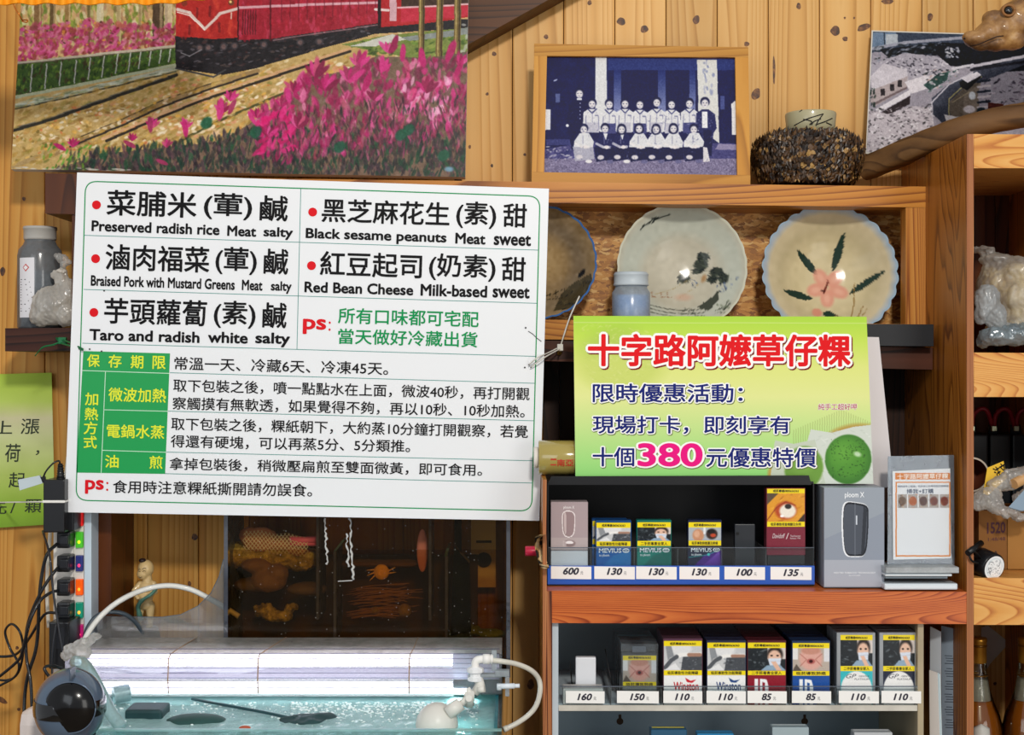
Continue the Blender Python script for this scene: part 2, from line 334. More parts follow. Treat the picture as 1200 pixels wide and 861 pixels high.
def grid_mesh(name, pos, col, nw, nh, parent, mat_, label=None):
    """pos: (nh,nw,3) world points, col: (nh,nw,3) sRGB"""
    me = bpy.data.meshes.new(name); o0 = org(parent); V = pos.reshape(-1, 3)-np.array(o0[:])
    nf = (nw-1)*(nh-1); me.vertices.add(nw*nh); me.vertices.foreach_set('co', V.ravel())
    i = np.arange(nw-1)[None, :]; j = np.arange(nh-1)[:, None]; a = (j*nw+i); q = np.stack([a, a+nw, a+nw+1, a+1], -1).reshape(-1, 4)
    me.loops.add(nf*4); me.loops.foreach_set('vertex_index', q.ravel()); me.polygons.add(nf)
    me.polygons.foreach_set('loop_start', np.arange(nf)*4); me.update(calc_edges=True); me.validate()
    at = me.color_attributes.new('Col', 'FLOAT_COLOR', 'POINT'); c = np.ones((nw*nh, 4)); c[:, :3] = s2l(np.clip(col.reshape(-1, 3), 0, 1)); at.data.foreach_set('color', c.ravel())
    me.polygons.foreach_set('use_smooth', np.ones(nf, bool)); me.materials.append(mat_)
    o = bpy.data.objects.new(name, me); COL.objects.link(o); o.parent = parent; ORG[o.name] = o0
    if label: o['label'] = label
    return o
def plate(name, R, S, quad, parent, off=.0004, mat_=None, label=None, k=None):
    """lay raster R over quad (TL,TR,BR,BL picture points) of plane S"""
    k = k or R.k; (x0, y0), (x1, y1), (x2, y2), (x3, y3) = quad
    nw = max(3, int(max(abs(x1-x0), abs(x2-x3))*k)+1); nh = max(3, int(max(abs(y3-y0), abs(y2-y1))*k)+1)
    u = np.linspace(0, 1, nw)[None, :]; v = np.linspace(0, 1, nh)[:, None]
    X = (x0*(1-u)+x1*u)*(1-v)+(x3*(1-u)+x2*u)*v; Y = (y0*(1-u)+y1*u)*(1-v)+(y3*(1-u)+y2*u)*v
    n = np.array(S.n[:]); p = np.array(S.p[:])+n*off; D = np.stack([(X-CX)/F, np.ones_like(X), -(Y-CY)/F], -1)
    c = np.array([0, 0, CZ]); t = ((p-c)@n)/(D@n); pos = c+D*t[..., None]
    return grid_mesh(name, pos, R.sample(X, Y), nw, nh, parent, mat_ or PRINT, label)

# ---------------------------------------------------------------- lettering (built-in font only)
_gc = {}
def glyphs(body, bold=0, shear=0, sp=1.0):
    """outline of a line of text; bold > 0 thickens the strokes by laying copies round a small circle"""
    key = (body, shear, sp)
    if key not in _gc:
        c = bpy.data.curves.new('t', 'FONT'); c.body = body; c.resolution_u = 8 if body == '380' else 3; c.shear = shear; c.fill_mode = 'FRONT'; c.space_character = sp
        o = bpy.data.objects.new('t', c); COL.objects.link(o); dg = bpy.context.evaluated_depsgraph_get()
        me = bpy.data.meshes.new_from_object(o.evaluated_get(dg)); n = len(me.vertices); v = np.zeros(n*3); me.vertices.foreach_get('co', v); v = v.reshape(-1, 3)[:, :2]
        f = [tuple(p.vertices) for p in me.polygons]; bpy.data.objects.remove(o); bpy.data.curves.remove(c); bpy.data.meshes.remove(me)
        _gc[key] = (v, f, (v.min(0), v.max(0)))
    v, f, bb = _gc[key]
    if bold > 0:
        k = 6 if bold < .016 else 8 if bold < .04 else 14; n = len(v); vs = [v]
        for i in range(k): vs.append(v+bold*np.array([math.cos(2*math.pi*i/k+.3), math.sin(2*math.pi*i/k+.3)]))
        return np.concatenate(vs), [tuple(q+n*j for q in g) for j in range(k+1) for g in f], bb
    return v, f, bb
def text(mb, S, body, x0, y0, x1, y1, slope=0, leanx=None, off=.0004, bold=0, shear=0, sp=1.0, m=0, dx=0, dy=0):
    """ink box fitted: left end spans y0..y1, baseline drops by slope per px"""
    v, f, (lo, hi) = glyphs(body, bold, shear, sp); leanx = -slope if leanx is None else leanx
    u = (v[:, 0]-lo[0])/(hi[0]-lo[0]); w = (hi[1]-v[:, 1])/(hi[1]-lo[1])
    X = x0+u*(x1-x0)+leanx*w*(y1-y0)+dx; Y = y0+w*(y1-y0)+slope*(x1-x0)*u+dy
    n0 = len(_gc[(body, shear, sp)][0])   # each copy a hair above the last so that they never share a plane
    mb.add([S.at(a, b, off+(i//n0)*1.5e-5) for i, (a, b) in enumerate(zip(X, Y))], f, m)
def strip(mb, S, p, q, w, off=.0003, m=0):
    d = Vector((q[0]-p[0], q[1]-p[1])); n = Vector((-d.y, d.x)).normalized()*w/2
    mb.add([S.at(p[0]+n.x, p[1]+n.y, off), S.at(p[0]-n.x, p[1]-n.y, off), S.at(q[0]-n.x, q[1]-n.y, off), S.at(q[0]+n.x, q[1]+n.y, off)], [(0, 1, 2, 3)], m)
def disc(mb, S, x, y, r, off=.0003, n=24, m=0, ry=None):
    ry = ry or r; mb.add([S.at(x+r*math.cos(2*math.pi*k/n), y+ry*math.sin(2*math.pi*k/n), off) for k in range(n)], [tuple(range(n))[::-1]], m)
INK = mat('#0c0b0e', .6, spec=.15); RED = mat('#dc1420', .6, spec=.15); GREEN = mat('#039250', .6, spec=.15)
# ================================================================ SETTING
WY = 2.34
def planks(parent, x0, x1, first, step, ytop, ybot, mat_, Y=WY):
    x = first
    while x < x1:
        a, b = max(x, x0)+.35, min(x+step, x1)-.35
        if b-a > 2:
            m = MB(); p, q = P(a, ytop, Y), P(b, ybot, Y+.014*1); q.x = (b-CX)*Y/F; q.z = CZ-(ybot-CY)*Y/F
            m.box(p, (q.x, Y+.014, q.z), .0022); struct('plank', m, mat_, parent)
        x += step
wl = MB(); wl.box((-1.9, WY+.0145, 0), (1.9, WY+.04, 2.35))
wall = struct('wall_back', wl, mat('#2a170a', .8)); 
planks(wall, 532.5, 1900, 540.5, 60, -420, 1340, PINE)
planks(wall, -680, 532.5, -667.5, 60, -420, 1340, PINE_WARM)
KNOT, t, b, o_ = nt('knot_wood'); tc = N(t, 'ShaderNodeTexCoord'); nz = N(t, 'ShaderNodeTexNoise', i_Scale=160, i_Detail=4); t.links.new(tc.outputs['Object'], nz.inputs['Vector'])
rp = ramp(t, [(.3, L('#2e1808')), (.5, L('#5c3414')), (.7, L('#8f5c28'))]); t.links.new(nz.outputs[0], rp.inputs[0]); t.links.new(rp.outputs[0], b.inputs['Base Color']); b.inputs['Roughness'].default_value = .55
HALO = mat('#b98040', .55, spec=.2); plank_list = [o for o in wall.children]
for (x, y, rx, ry, a) in ((728, 25, 5, 4.5, 0), (755, 34, 4.5, 4.5, 0), (816, 23, 4, 5, .2), (875, 51.5, 3, 3, 0), (886, 110, 5, 7, .3), (936, 7, 2.6, 4, 0), (979, 36, 5.5, 5.5, 0), (990.5, 45.5, 3, 3, 0), (907, 82, 1.5, 17, 0), (1012, 32, 8, 4, -.4), (1040, 2, 7, 3, 0), (640, 43, 2.6, 2.6, 0), (691, 3, 2.5, 3, 0), (579, 63, 2.6, 2.6, 0), (571, 110, 1.8, 1.8, 0), (576.5, 194, 1.5, 2, 0), (550.5, 172, 1.5, 2.5, 0), (990, 21, 1.2, 1.5, 0), (1001, 21, 1.2, 1.5, 0), (615, 181, 1.8, 1.5, 0), (1090, 20, 3, 5, .2),
        (2, 820, 7, 3, .6), (20, 759, 2, 2, 0), (22, 831, 2, 2, 0), (136, 620, 3, 4, 0), (228, 629, 3.5, 4, .3), (222, 684, 2, 3, 0), (622, 800+1.5, 4, 6, 0), (1191, 737, 5, 3.5, 0), (1166, 801, 2, 2, 0), (3, 318, 3, 5, 0), (28, 233, 2, 2.5, 0), (150, 820, 3, 3, 0)):
    px = X0(x) if 0 else P(x, y, WY).x; host = min(plank_list, key=lambda o: abs((min(v[0] for v in o.bound_box)+max(v[0] for v in o.bound_box))/2-px+ORG[o.name].x))
    Sk = flat(WY)
    for k_, mt, of in ((1.0, KNOT, .0004),):
        m = MB(); n = 18; pts = [Sk.at(x+k_*rx*(1+.12*math.sin(3*q+x))*math.cos(q)*math.cos(a)-k_*ry*math.sin(q)*math.sin(a), y+k_*rx*math.cos(q)*math.sin(a)+k_*ry*(1+.1*math.sin(2*q+y))*math.sin(q)*math.cos(a), of) for q in np.linspace(0, 2*math.pi, n, endpoint=False)]
        m.prism(pts[::-1], (0, .0006, 0)); build('knot', m, mt, host)
fl = MB(); fl.box((-3, -2, -.05), (3, 2.5, 0)); struct('floor', fl, mat('#8a7a66', .6, vary=.2, bscale=30))
rf = MB(); rf.pq(flat(2.27), [(430, 118), (700, -32), (660, -118), (390, 32)], .065); struct('trim_1', rf, RAFTER)

# ================================================================ WALL SHELF WITH BOWLS
FS = flat(2.20)
sh = thing('wall_shelf', 'long honey coloured wooden wall shelf holding the bowls', 'shelf', P(860, 380, 2.27))
def brd(name, px, Y, t, mat_, parent, label=None):
    m = MB(); m.pq(flat(Y), px, t); return build(name, m, mat_, parent, label)
brd('shelf_board', [(92, 206.3), (1087, 218.6), (1087, 243), (92, 230.6)], 2.20, .138, HONEY, sh)
brd('shelf_board', [(560, 373.5), (1087, 380), (1087, 403.5), (560, 396.5)], 2.20, .138, HONEY, sh)
m = MB(); m.pq(FS, [(53, 203), (91.5, 203.5), (91.5, 251), (53, 250)], .138); build('end_board', m, BROWNP, sh, 'dark brown left end board')  # short dark brown board closing the left end of the shelf
brd('end_post', [(1061.5, 243.2), (1087, 243.2), (1087, 380), (1061.5, 379.7)], 2.2003, .03, FIR_Z, sh)
m = MB(); m.pq(flat(2.318), [(560, 245), (1064, 245), (1064, 392), (560, 392)], .012)
OSB, t, b, o_ = nt('pressed_chip_board')
tc = N(t, 'ShaderNodeTexCoord'); mp = N(t, 'ShaderNodeMapping'); mp.inputs['Scale'].default_value = (110, 60, 230); t.links.new(tc.outputs['Object'], mp.inputs[0])
nz = N(t, 'ShaderNodeTexNoise', i_Scale=.8, i_Detail=3); t.links.new(mp.outputs[0], nz.inputs['Vector'])
av = N(t, 'ShaderNodeVectorMath', operation='MULTIPLY_ADD'); av.inputs[1].default_value = (2, 2, 2); t.links.new(nz.outputs['Color'], av.inputs[0]); t.links.new(mp.outputs[0], av.inputs[2])
vo = N(t, 'ShaderNodeTexVoronoi', i_Scale=1.0); t.links.new(av.outputs[0], vo.inputs['Vector']); sp = N(t, 'ShaderNodeSeparateColor'); t.links.new(vo.outputs['Color'], sp.inputs[0])
rp = ramp(t, [(0, L('#8a5218')), (.35, L('#bd7d30')), (.75, L('#d79a48')), (1, L('#ecc078'))]); t.links.new(sp.outputs[0], rp.inputs[0]); t.links.new(rp.outputs[0], b.inputs['Base Color'])
bp = N(t, 'ShaderNodeBump', i_Strength=.5, i_Distance=.003); t.links.new(sp.outputs[1], bp.inputs['Height']); t.links.new(bp.outputs[0], b.inputs['Normal'])
build('chip_board_back', m, OSB, sh, 'mottled pressed chip board')
m = MB(); m.pq(flat(2.16), [(575, 397.6), (1093, 407.2), (1093, 433), (575, 421.5)], .154)
lo = build('lower_shelf', m, DARKW_X); tag(lo, 'dark stained shelf board directly under the bowl shelf', 'shelf')
m = MB(); m.pq(flat(2.135), [(1008, 379.5), (1094, 380), (1094, 405.6), (1008, 404.8)], .022)
o = build('black_case', m, mat('#15171c', .45)); tag(o, 'flat black case standing on the dark shelf below flower bowl', 'case')

# ================================================================ CABINET
cab = thing('display_cabinet', 'open fir wood shop cabinet with plywood sides', 'cabinet', (P(890, 900, 2.0).x, 2.15, .0))
Z = lambda y, Y: CZ-(y-CY)*Y/F
X = lambda x, Y: (x-CX)*Y/F
def pbox(mb, x0, y0, x1, y1, Y, d, bev=0, m=0): return mb.box((X(x0, Y), Y, Z(y1, Y)), (X(x1, Y), Y+d, Z(y0, Y)), bev, m)
def pb(name, x0, y0, x1, y1, Y, d, mat_, parent=None, bev=0, label=None):
    m = MB(); pbox(m, x0, y0, x1, y1, Y, d, bev); return build(name, m, mat_, parent, label)
ZB = 1513.0
pb('side_panel', 1133, 157, 1141, ZB, 2.0008, .336, PLY_Z, cab); pb('panel_edge', 1133, 157, 1141, ZB, 1.999, .0018, PLYEDGE, cab)
pb('side_panel', 636, 562, 640.6, ZB, 2.0008, .336, PLY_Z, cab); pb('panel_edge', 636, 562, 640.6, ZB, 1.999, .0018, PLYEDGE, cab)
pb('edge_strip', 640.6, 692.5, 646.8, ZB, 1.9985, .02, PLYEDGE, cab)
pb('side_panel', 1275, 157, 1283, ZB, 2.0, .336, PLY_Z, cab)
brd('shelf_board', [(641, 692), (1132.8, 693.5), (1132.8, 731), (641, 729.8)], 2.0, .334, FIR_X, cab)
for a, b_ in ((157, 197), (413, 465), (677, 732)):
    brd('shelf_board', [(1141.2, a), (1274.8, a+1), (1274.8, b_), (1141.2, b_)], 2.0, .336, FIRL_X, cab)
pb('base_board', 641, 1200, 1274, 1260, 2.0, .33, FIR_X, cab)
bk = []
for i in range(4):
    pb('back_board', 1128.5+i*50-12, 228, 1128.5+i*50+37.3-0.0, 640, 2.318, .012, BROWNP, cab)  # dark boards added before the pine planks, standing in for shade in these bays
for i in range(9):
    x0 = 598+i*58; pb('back_board', max(x0, 637), 420, min(x0+57.4, 1056), 690, 2.318, .012, DARKW_Z, cab)

# ================================================================ UPPER COUNTER TRAY (black) with transparent front
TY = 2.045
BLK = mat('#0b0d12', .4, coat=.06); BLKIN = mat('#0b0c10', .5); BLUE = mat('#1f56b8', .3, coat=.3); WHITE_L = mat('#f2f1ee', .45)
tr = thing('counter_tray', 'black counter display tray with blue price strip and clear front', 'display tray', P(797, 684, 2.12))
sb = Z(692, 2.0)+.0004         # shelf top
def zb(name, x0, x1, z0, z1, Y0, Y1, mat_, parent, Yx=None, bev=0, label=None):
    Yx = Yx or Y0; m = MB(); m.box((X(x0, Yx), Y0, z0), (X(x1, Yx), Y1, z1), bev); return build(name, m, mat_, parent, label)
rz = Z(567, TY)
zb('tray_floor', 641.5, 954.5, sb, sb+.004, TY, 2.235, BLKIN, tr)
zb('back_panel', 641.5, 954.5, sb+.004, rz, 2.231, 2.235, BLKIN, tr, Yx=TY)
zb('side_panel', 641.5, 643, sb+.004, rz, TY+.0015, 2.231, BLK, tr, Yx=TY); zb('side_panel', 953, 954.5, sb+.004, rz, TY+.0015, 2.231, BLK, tr, Yx=TY)
zb('top_panel', 641.5, 954.5, rz, rz+.003, TY+.006, 2.235, BLK, tr, Yx=TY)
brd('top_lip', [(646, 558), (948, 557), (951, 568), (641.5, 568)], TY, .0035, BLK, tr)
zb('blue_strip', 641.5, 954.5, Z(684.5, TY), Z(662.5, TY), TY-.0016, TY, BLUE, tr, Yx=TY, bev=.0004)
zb('clear_front', 643, 954, Z(662.5, TY), Z(641.5, TY), TY-.0008, TY+.0008, CLEAR, tr, Yx=TY)
zb('clear_lip', 643, 954, Z(641.9, TY), Z(641.0, TY), TY-.001, TY+.001, EDGE, tr, Yx=TY)
for x in (692.5, 743.5, 794.5, 846, 898):
    zb('divider', x-.5, x+.5, sb+.0045, Z(643, TY), TY+.0012, 2.16, EDGE if 0 else glass('divider_acrylic', '#cfd6dc', gloss=.1, haze=.10, ior=1.2) if x == 692.5 else bpy.data.materials['divider_acrylic'], tr, Yx=TY)
def price(x0, y0, x1, y1, Y, num, parent_group, tx, ty, label, slope=.01):
    S = flat(Y); t_ = thing('price_label', label, 'price label', P((x0+x1)/2, y1, Y), parent_group)
    m = MB(); m.pq(S, [(x0, y0), (x1, y0+.6), (x1, y1+.6), (x0, y1)], .0005); build('card', m, WHITE_L, t_)
    m = MB(); text(m, S, num, tx[0], ty[0], tx[1], ty[1], slope=.01, leanx=0, bold=.035, shear=.25); text(m, S, '元', tx[1]+2, ty[1]-3.6, tx[1]+5.2, ty[1]+.2)
    build('lettering', m, mat('#2a2838', .4), t_); return t_
g1 = 'white price labels on the blue strip'
for (a, b_, n, tx, lb) in ((645.7, 693, '600', (660.2, 678.2), 'white price label under the rose grey carton'),
        (696.5, 744, '130', (711.5, 729), 'white 130 price label under the blue pack'), (745.5, 793, '130', (760.5, 778), 'white 130 price label under the green pack'),
        (796.2, 843, '130', (811, 828.3), 'white 130 price label under the purple and black pack'), (849, 896.5, '100', (863.5, 881.5), 'white price label under the slim black sleeve'),
        (903, 951, '135', (918.5, 936), 'white price label under the tall maroon pack')):
    dy = (a-645)/300*2
    price(a, 663.3+dy*.4, b_, 678+dy*.5, TY-.0025, n, g1, tx, (665.2+dy, 672.8+dy), lb)

# ---------------------------------------------------------------- cigarette packs
YEL = '#f4dc1a'
def pic(R, kind, x0, y0, x1, y1):
    w, h = x1-x0, y1-y0; U = lambda u: x0+u*w; V = lambda v: y0+v*h
    if kind == 'mask':
        R.rect(x0, y0, x1, y1, '#20262b'); R.dabs([(x0, y0), (U(.5), y0), (U(.5), y1), (x0, y1)], 26, (.8, 4), (.4, 1.4), ['#3c454a', '#5b666c', '#14181b', '#8a949a'], (-.9, .9), .6)
        R.rect(U(.52), y0, x1, V(.5), '#d9cfc9'); R.ell(U(.72), V(.30), w*.24, h*.42, '#2b2220'); R.ell(U(.71), V(.42), w*.20, h*.36, '#e6bda6')
        R.ell(U(.63), V(.34), w*.04, h*.04, '#241a18'); R.ell(U(.79), V(.34), w*.04, h*.04, '#241a18')
        R.poly([(U(.54), V(.48)), (U(.88), V(.46)), (U(.86), V(.8)), (U(.58), V(.8))], '#d8e0ee'); R.pl([(U(.55), V(.6)), (U(.86), V(.57))], .5, '#b4c0d4')
        R.poly([(U(.35), y1), (U(.5), V(.78)), (U(.85), V(.75)), (x1, y1)], '#8fa9bf'); R.poly([(U(.62), V(.62)), (U(.74), V(.6)), (U(.9), y1), (U(.76), y1)], '#e5b8a0')
    elif kind == 'bw':
        R.rect(x0, y0, x1, y1, '#c8cacc'); R.ell(U(.45), V(.1), w*.32, h*.3, '#e2e3e4'); R.poly([(U(.05), V(0)), (U(.2), V(0)), (U(.3), V(.6)), (U(.12), V(.7))], '#8d9196')
        R.poly([(U(.5), V(.45)), (x1, V(.3)), (x1, y1), (U(.45), y1)], '#4a4e54'); R.dabs([(U(.4), V(.5)), (x1, V(.4)), (x1, y1), (U(.4), y1)], 18, (.7, 2.6), (.3, .9), ['#7d838a', '#2a2d31', '#b6babf'], (-.7, .7), .7)
        R.pl([(U(.04), V(.85)), (U(.2), V(.55)), (U(.45), V(.36)), (U(.95), V(.34))], h*.16, '#f0efec'); R.pl([(U(.04), V(.88)), (U(.2), V(.58)), (U(.34), V(.44))], h*.17, '#565a60')
        R.line((U(.66), V(.36)), (U(.95), V(.36)), h*.15, '#a67f6c'); R.poly([(x0, y1), (U(.3), V(.7)), (U(.45), y1)], '#e6e7e8')
    elif kind == 'throat':
        R.rect(x0, y0, x1, y1, '#b9aca0'); R.rect(x0, y0, U(.15), V(.5), '#e6e4e4'); R.rect(U(.85), y0, x1, V(.6), '#dcdcdf'); R.ell(U(.5), V(.45), w*.36, h*.6, '#dba79a'); R.ell(U(.5), V(.1), w*.3, h*.2, '#c78e7c')
        for a in (-1, 1): R.pl([(U(.5+a*.3), V(.25)), (U(.5+a*.12), V(.5)), (U(.5+a*.3), V(.8))], .8, '#b06c62')
        R.ell(U(.5), V(.58), w*.13, h*.14, '#b4615c'); R.ell(U(.5), V(.58), w*.06, h*.08, '#3d0f12'); R.poly([(x0, y1), (U(.1), V(.7)), (U(.25), y1)], '#5a5048')
    elif kind == 'lungs':
        R.rect(x0, y0, x1, y1, '#aeb6bd'); R.ell(U(.3), V(.6), w*.2, h*.55, '#c98f6c'); R.ell(U(.26), V(.5), w*.1, h*.3, '#ddab8c'); R.ell(U(.72), V(.5), w*.2, h*.46, '#3b2b26'); R.ell(U(.7), V(.3), w*.14, h*.18, '#1d1a1a')
        R.ell(U(.76), V(.6), w*.1, h*.16, '#c24a2e'); R.rect(U(.46), y0, U(.53), V(.5), '#e7ebee')
    elif kind == 'eye':
        R.rect(x0, y0, x1, y1, '#e09a2c'); R.dabs([(x0, y0), (x1, y0), (x1, y1), (x0, y1)], 40, (1, 5), (.4, 1.5), ['#f2b040', '#c9771c', '#f7cf6a', '#a65b14'], (-.9, -.1), .55)
        R.poly([(x0, y0), (U(.3), y0), (x0, V(.4))], '#5a4a3a'); R.ell(U(.5), V(.6), w*.33, h*.36, '#b5471f'); R.ell(U(.55), V(.62), w*.25, h*.28, '#efe7d8'); R.ell(U(.56), V(.46), w*.1, h*.1, '#2b2624'); R.ell(U(.4), V(.8), w*.06, h*.05, '#ffffff')
        R.pl([(x0, V(.95)), (U(.25), V(.5)), (U(.5), V(.3)), (U(.75), V(.42))], 1.0, '#8d2f16'); R.poly([(U(.8), y1), (x1, V(.7)), (x1, y1)], '#3a2a22')
TXTS = {'mask': '二手菸毒害全家人', 'bw': '吸菸導致性功能障礙', 'throat': '吸菸導致肺癌', 'lungs': '吸菸導致肺氣腫及肺癌', 'eye': '吸菸導致視盲病變及失明'}
def pack(x0, y0, x1, y1, Y, kind, body, design, label, group, y2=None, depth=.022, bands=None, bx=None, case=False, hinge=True, parent=None):
    """y2: bottom of the pack; y1: bottom of lower yellow band"""
    S = flat(Y); t_ = thing('cigarette_pack', label, 'cigarette pack', P((x0+x1)/2, y2, Y+depth/2), group)
    m = MB(); pbox(m, x0, y0, x1, y2, Y, depth, .0008); build('box', m, mat(body, .3, coat=.4), t_)
    bx = bx or (x0+1, x1-1); k = 2.4
    R = Ras(bx[0], y0+1, bx[1], y2, k, body); yt = y0+ (3 if bands is None else bands); h = 6.0; 
    design(R, bx[0], y1, bx[1], y2)
    R.rect(bx[0], yt, bx[1], yt+h, YEL); pic(R, kind, bx[0], yt+h, bx[1], y1-5.6); R.blur(2); R.noise(.012, .8); R.rect(bx[0], yt, bx[1], yt+h, YEL); R.rect(bx[0], y1-5.6, bx[1], y1, YEL)
    plate('front_print', R, S, ((bx[0], y0+1), (bx[1], y0+1), (bx[1], y2-.3), (bx[0], y2-.3)), t_, off=.00025, mat_=PRINT_GLOSS)
    m = MB(); w = bx[1]-bx[0]; text(m, S, '戒菸專線0800636363', bx[0]+w*.16, yt+1.4, bx[0]+w*.84, yt+4.6, bold=.02, off=.0006)
    text(m, S, TXTS[kind], bx[0]+w*.1, y1-4.7, bx[0]+w*.9, y1-.9, bold=.015, off=.0006); build('lettering', m, mat('#1d1a08', .4), t_)
    if hinge: m = MB(); zz = Z(y0+(y2-y0)*.26, Y); m.box((X(x0, Y)-.0001, Y+.001, zz), (X(x1, Y)+.0001, Y+depth*.98, zz+.0004)); build('lid_seam', m, mat('#2a2c30', .5), t_)
    return t_, S
def logo(t_, S, items, col, off=.0006):
    m = MB()
    for it in items: text(m, S, it[0], *it[1:5], bold=it[5] if len(it) > 5 else 0, shear=it[6] if len(it) > 6 else 0, off=off, slope=0, leanx=0)
    return m, build('brand_lettering', m, mat(col, .35), t_)
def dsg_mev(c1, c2, c3=None):
    def f(R, x0, y0, x1, y1):
        R.rect(x0, y0, x1, y1, c1); w = x1-x0; R.poly([(x0, y1-6), (x0+w*.5, y0+11), (x1, y0+5), (x1, y1), (x0, y1)], c2)
        if c3:
            for i in range(14): R.line((x0+w*.95, y0+7), (x0+w*i/13, y1+2), .8, c3, .45)
            R.pl([(x0, y0+14), (x0+w*.6, y0+11), (x1, y0+4)], .7, '#3ad0c0'); R.ell(x0+w*.62, y0+10.5, 2, 2, '#4fd8cf')
    return f
GP = 'cigarette packs standing in the black tray'
def mevius(x0, x1, y0, y1b, y2, Y, kind, body, d, label, sub):
    t_, S = pack(x0, y0, x1, y1b, Y, kind, body, d, label, GP, y2=y2, depth=.017)
    m, o = logo(t_, S, [('MEVIUS', x0+4, y1b+2.6, x1-12, y1b+7.4, .03), ('to ploom', x0+4, y1b+9, x0+16, y1b+12.6, .01), (sub, x1-5-len(sub)*1.75, y2-11.2, x1-4, y2-9.4, .02)], '#eef4fa')
    m2 = MB(); s0 = flat(Y); n = 24
    for (rx, ry, rx2, ry2) in ((4.2, 2.6, 2.8, 1.6), (1.9, 1.2, .9, .5)):
        ps = [s0.at(x1-6.5+rx*math.cos(6.283*i/n), y1b+5+ry*math.sin(6.283*i/n), .0006) for i in range(n)]+[s0.at(x1-6.5+rx2*math.cos(6.283*i/n), y1b+5+ry2*math.sin(6.283*i/n), .0006) for i in range(n)]
        m2.add(ps, [(i, (i+1) % n, n+(i+1) % n, n+i) for i in range(n)])
    build('eye_emblem', m2, mat('#eef4fa', .35), t_); return t_
bottom_t = 676
mevius(698, 740, 609.5, 640, bottom_t, 2.056, 'bw', '#14487f', dsg_mev('#155ea8', '#2273b4'), 'blue cigarette pack with grey warning picture in black tray', 'SKY')
pk, S_ = pack(693.5, 607.5, 735, 637.5, 2.078, 'bw', '#123f73', dsg_mev('#155ea8', '#2273b4'), 'blue cigarette pack mostly hidden behind the front blue pack', GP, y2=673, depth=.017)
mevius(746, 787, 609, 639.5, bottom_t, 2.056, 'mask', '#0c6b60', dsg_mev('#0d8275', '#0a6a61'), 'green cigarette pack with masked child picture in black tray', 'MENTHOL CRYSTAL')
mevius(806, 846, 609, 639, bottom_t, 2.056, 'lungs', '#14203e', dsg_mev('#141f3f', '#4a1e86', '#8b52c8'), 'black and purple cigarette pack in black tray', 'OPTION PURPLE')
def dsg_dav(R, x0, y0, x1, y1): R.rect(x0, y0, x1, y1, '#7c2436')
pk, S_ = pack(898, 571.5, 944, 617, 2.052, 'eye', '#6d1e30', dsg_dav, 'tall maroon cigarette pack with orange warning picture in black tray', GP, y2=650.5, depth=.02, bands=.6, hinge=False)
logo(pk, S_, [('Davidoff', 905, 625, 920, 630.5, 0, .4), ('/', 921, 624.5, 924.5, 631.5, 0), ('The Essential', 926, 626.8, 938, 628.9, 0), ('Release 1996', 926, 629.6, 938, 631.4, 0)], '#d8c8cc')
m = MB(); m.box((X(900, 2.052), 2.053, sb+.0045), (X(943, 2.052), 2.07, Z(650.8, 2.052))); o = build('riser_block', m, mat('#14161a', .3)); tag(o, 'black riser block under the tall maroon pack', 'riser')
# rose device box, black stick box
t_ = thing('device_box', 'rose grey tall carton with a small device pictured in black tray', 'carton', P(667, 680, 2.06), None)
S = flat(2.055); m = MB(); pbox(m, 645.5, 588, 689, 680.5, 2.055, .03, .0006); build('box', m, mat('#b5a5a6', .4), t_)
R = Ras(645, 588, 690, 681, 2.5, '#b3a3a5'); R.rect(645, 588, 690, 630, '#ad9c9f'); R.rect(645, 630, 690, 645, '#b9aaaa'); R.rect(645, 645, 690, 681, '#dcdde2')
R.poly(smooth([(659, 597.5), (674, 598.5), (674.5, 612), (673, 629.5), (660, 629.5), (658.5, 612)]), '#efe6e6'); R.poly(smooth([(660, 598.6), (673, 599.5), (673.5, 612), (672, 628.5), (661, 628.5), (659.5, 612)]), '#9c8688'); R.poly(smooth([(660.5, 600), (664, 600), (664, 626), (661.5, 626)]), '#d8c8c8', .8)
R.ell(667.5, 636.5, 8, 4.5, '#8c7878'); R.ell(667.5, 635.5, 5.5, 2, '#f4ecec'); R.rect(660, 634, 664, 640, '#d8caca', .6)
plate('front_print', R, S, ((645.8, 588.4), (688.7, 588.4), (688.7, 680), (645.8, 680)), t_, .0003)
m = MB(); text(m, S, 'ploom X', 660.3, 592.6, 673, 596.8, bold=.01, off=.0007); build('lettering', m, mat('#f6f2f2', .4), t_)
t_ = thing('device_sleeve', 'slim black upright sleeve with a square hole in black tray', 'sleeve', P(873, 680, 2.08)); m = MB(); pbox(m, 861, 614, 885, 676, 2.075, .012, .0012); build('body', m, mat('#24282e', .3), t_)
m = MB(); m.pq(flat(2.0749), [(862.5, 623.5), (866, 623.5), (866, 626.8), (862.5, 626.8)], .0006); build('square_hole', m, mat('#040405', .6), t_)

# grey device carton right of tray
t_ = thing('device_box', 'large blue grey carton with a dark handheld device pictured', 'carton', P(1000, 688, 2.06))
YB = 2.026; zbx = (Z(688, YB)); m = MB(); m.box((X(965.5, YB), YB, sb), (X(1036.5, YB), YB+.058, Z(571, YB)), .0009); build('box', m, mat('#8f97a3', .35), t_)
S = flat(YB); R = Ras(965, 570, 1037, 689, 2.5, '#8e96a4'); R.poly([(965, 570), (1037, 570), (1037, 600), (965, 632)], '#979faa'); R.rect(965, 656, 1037, 690, '#a9aeb9')
dv = [(988, 587), (1002, 588), (1017, 591), (1018, 602), (1017.5, 622), (1015, 652), (1002, 653), (989, 652), (986.5, 630), (986, 605)]
dv = smooth(dv)
R.poly(dv, '#eceff4')
c = (1002, 620); sc_ = lambda f, dx=0: [(c[0]+(x-c[0])*f+dx, c[1]+(y-c[1])*(f+.02)) for x, y in dv]
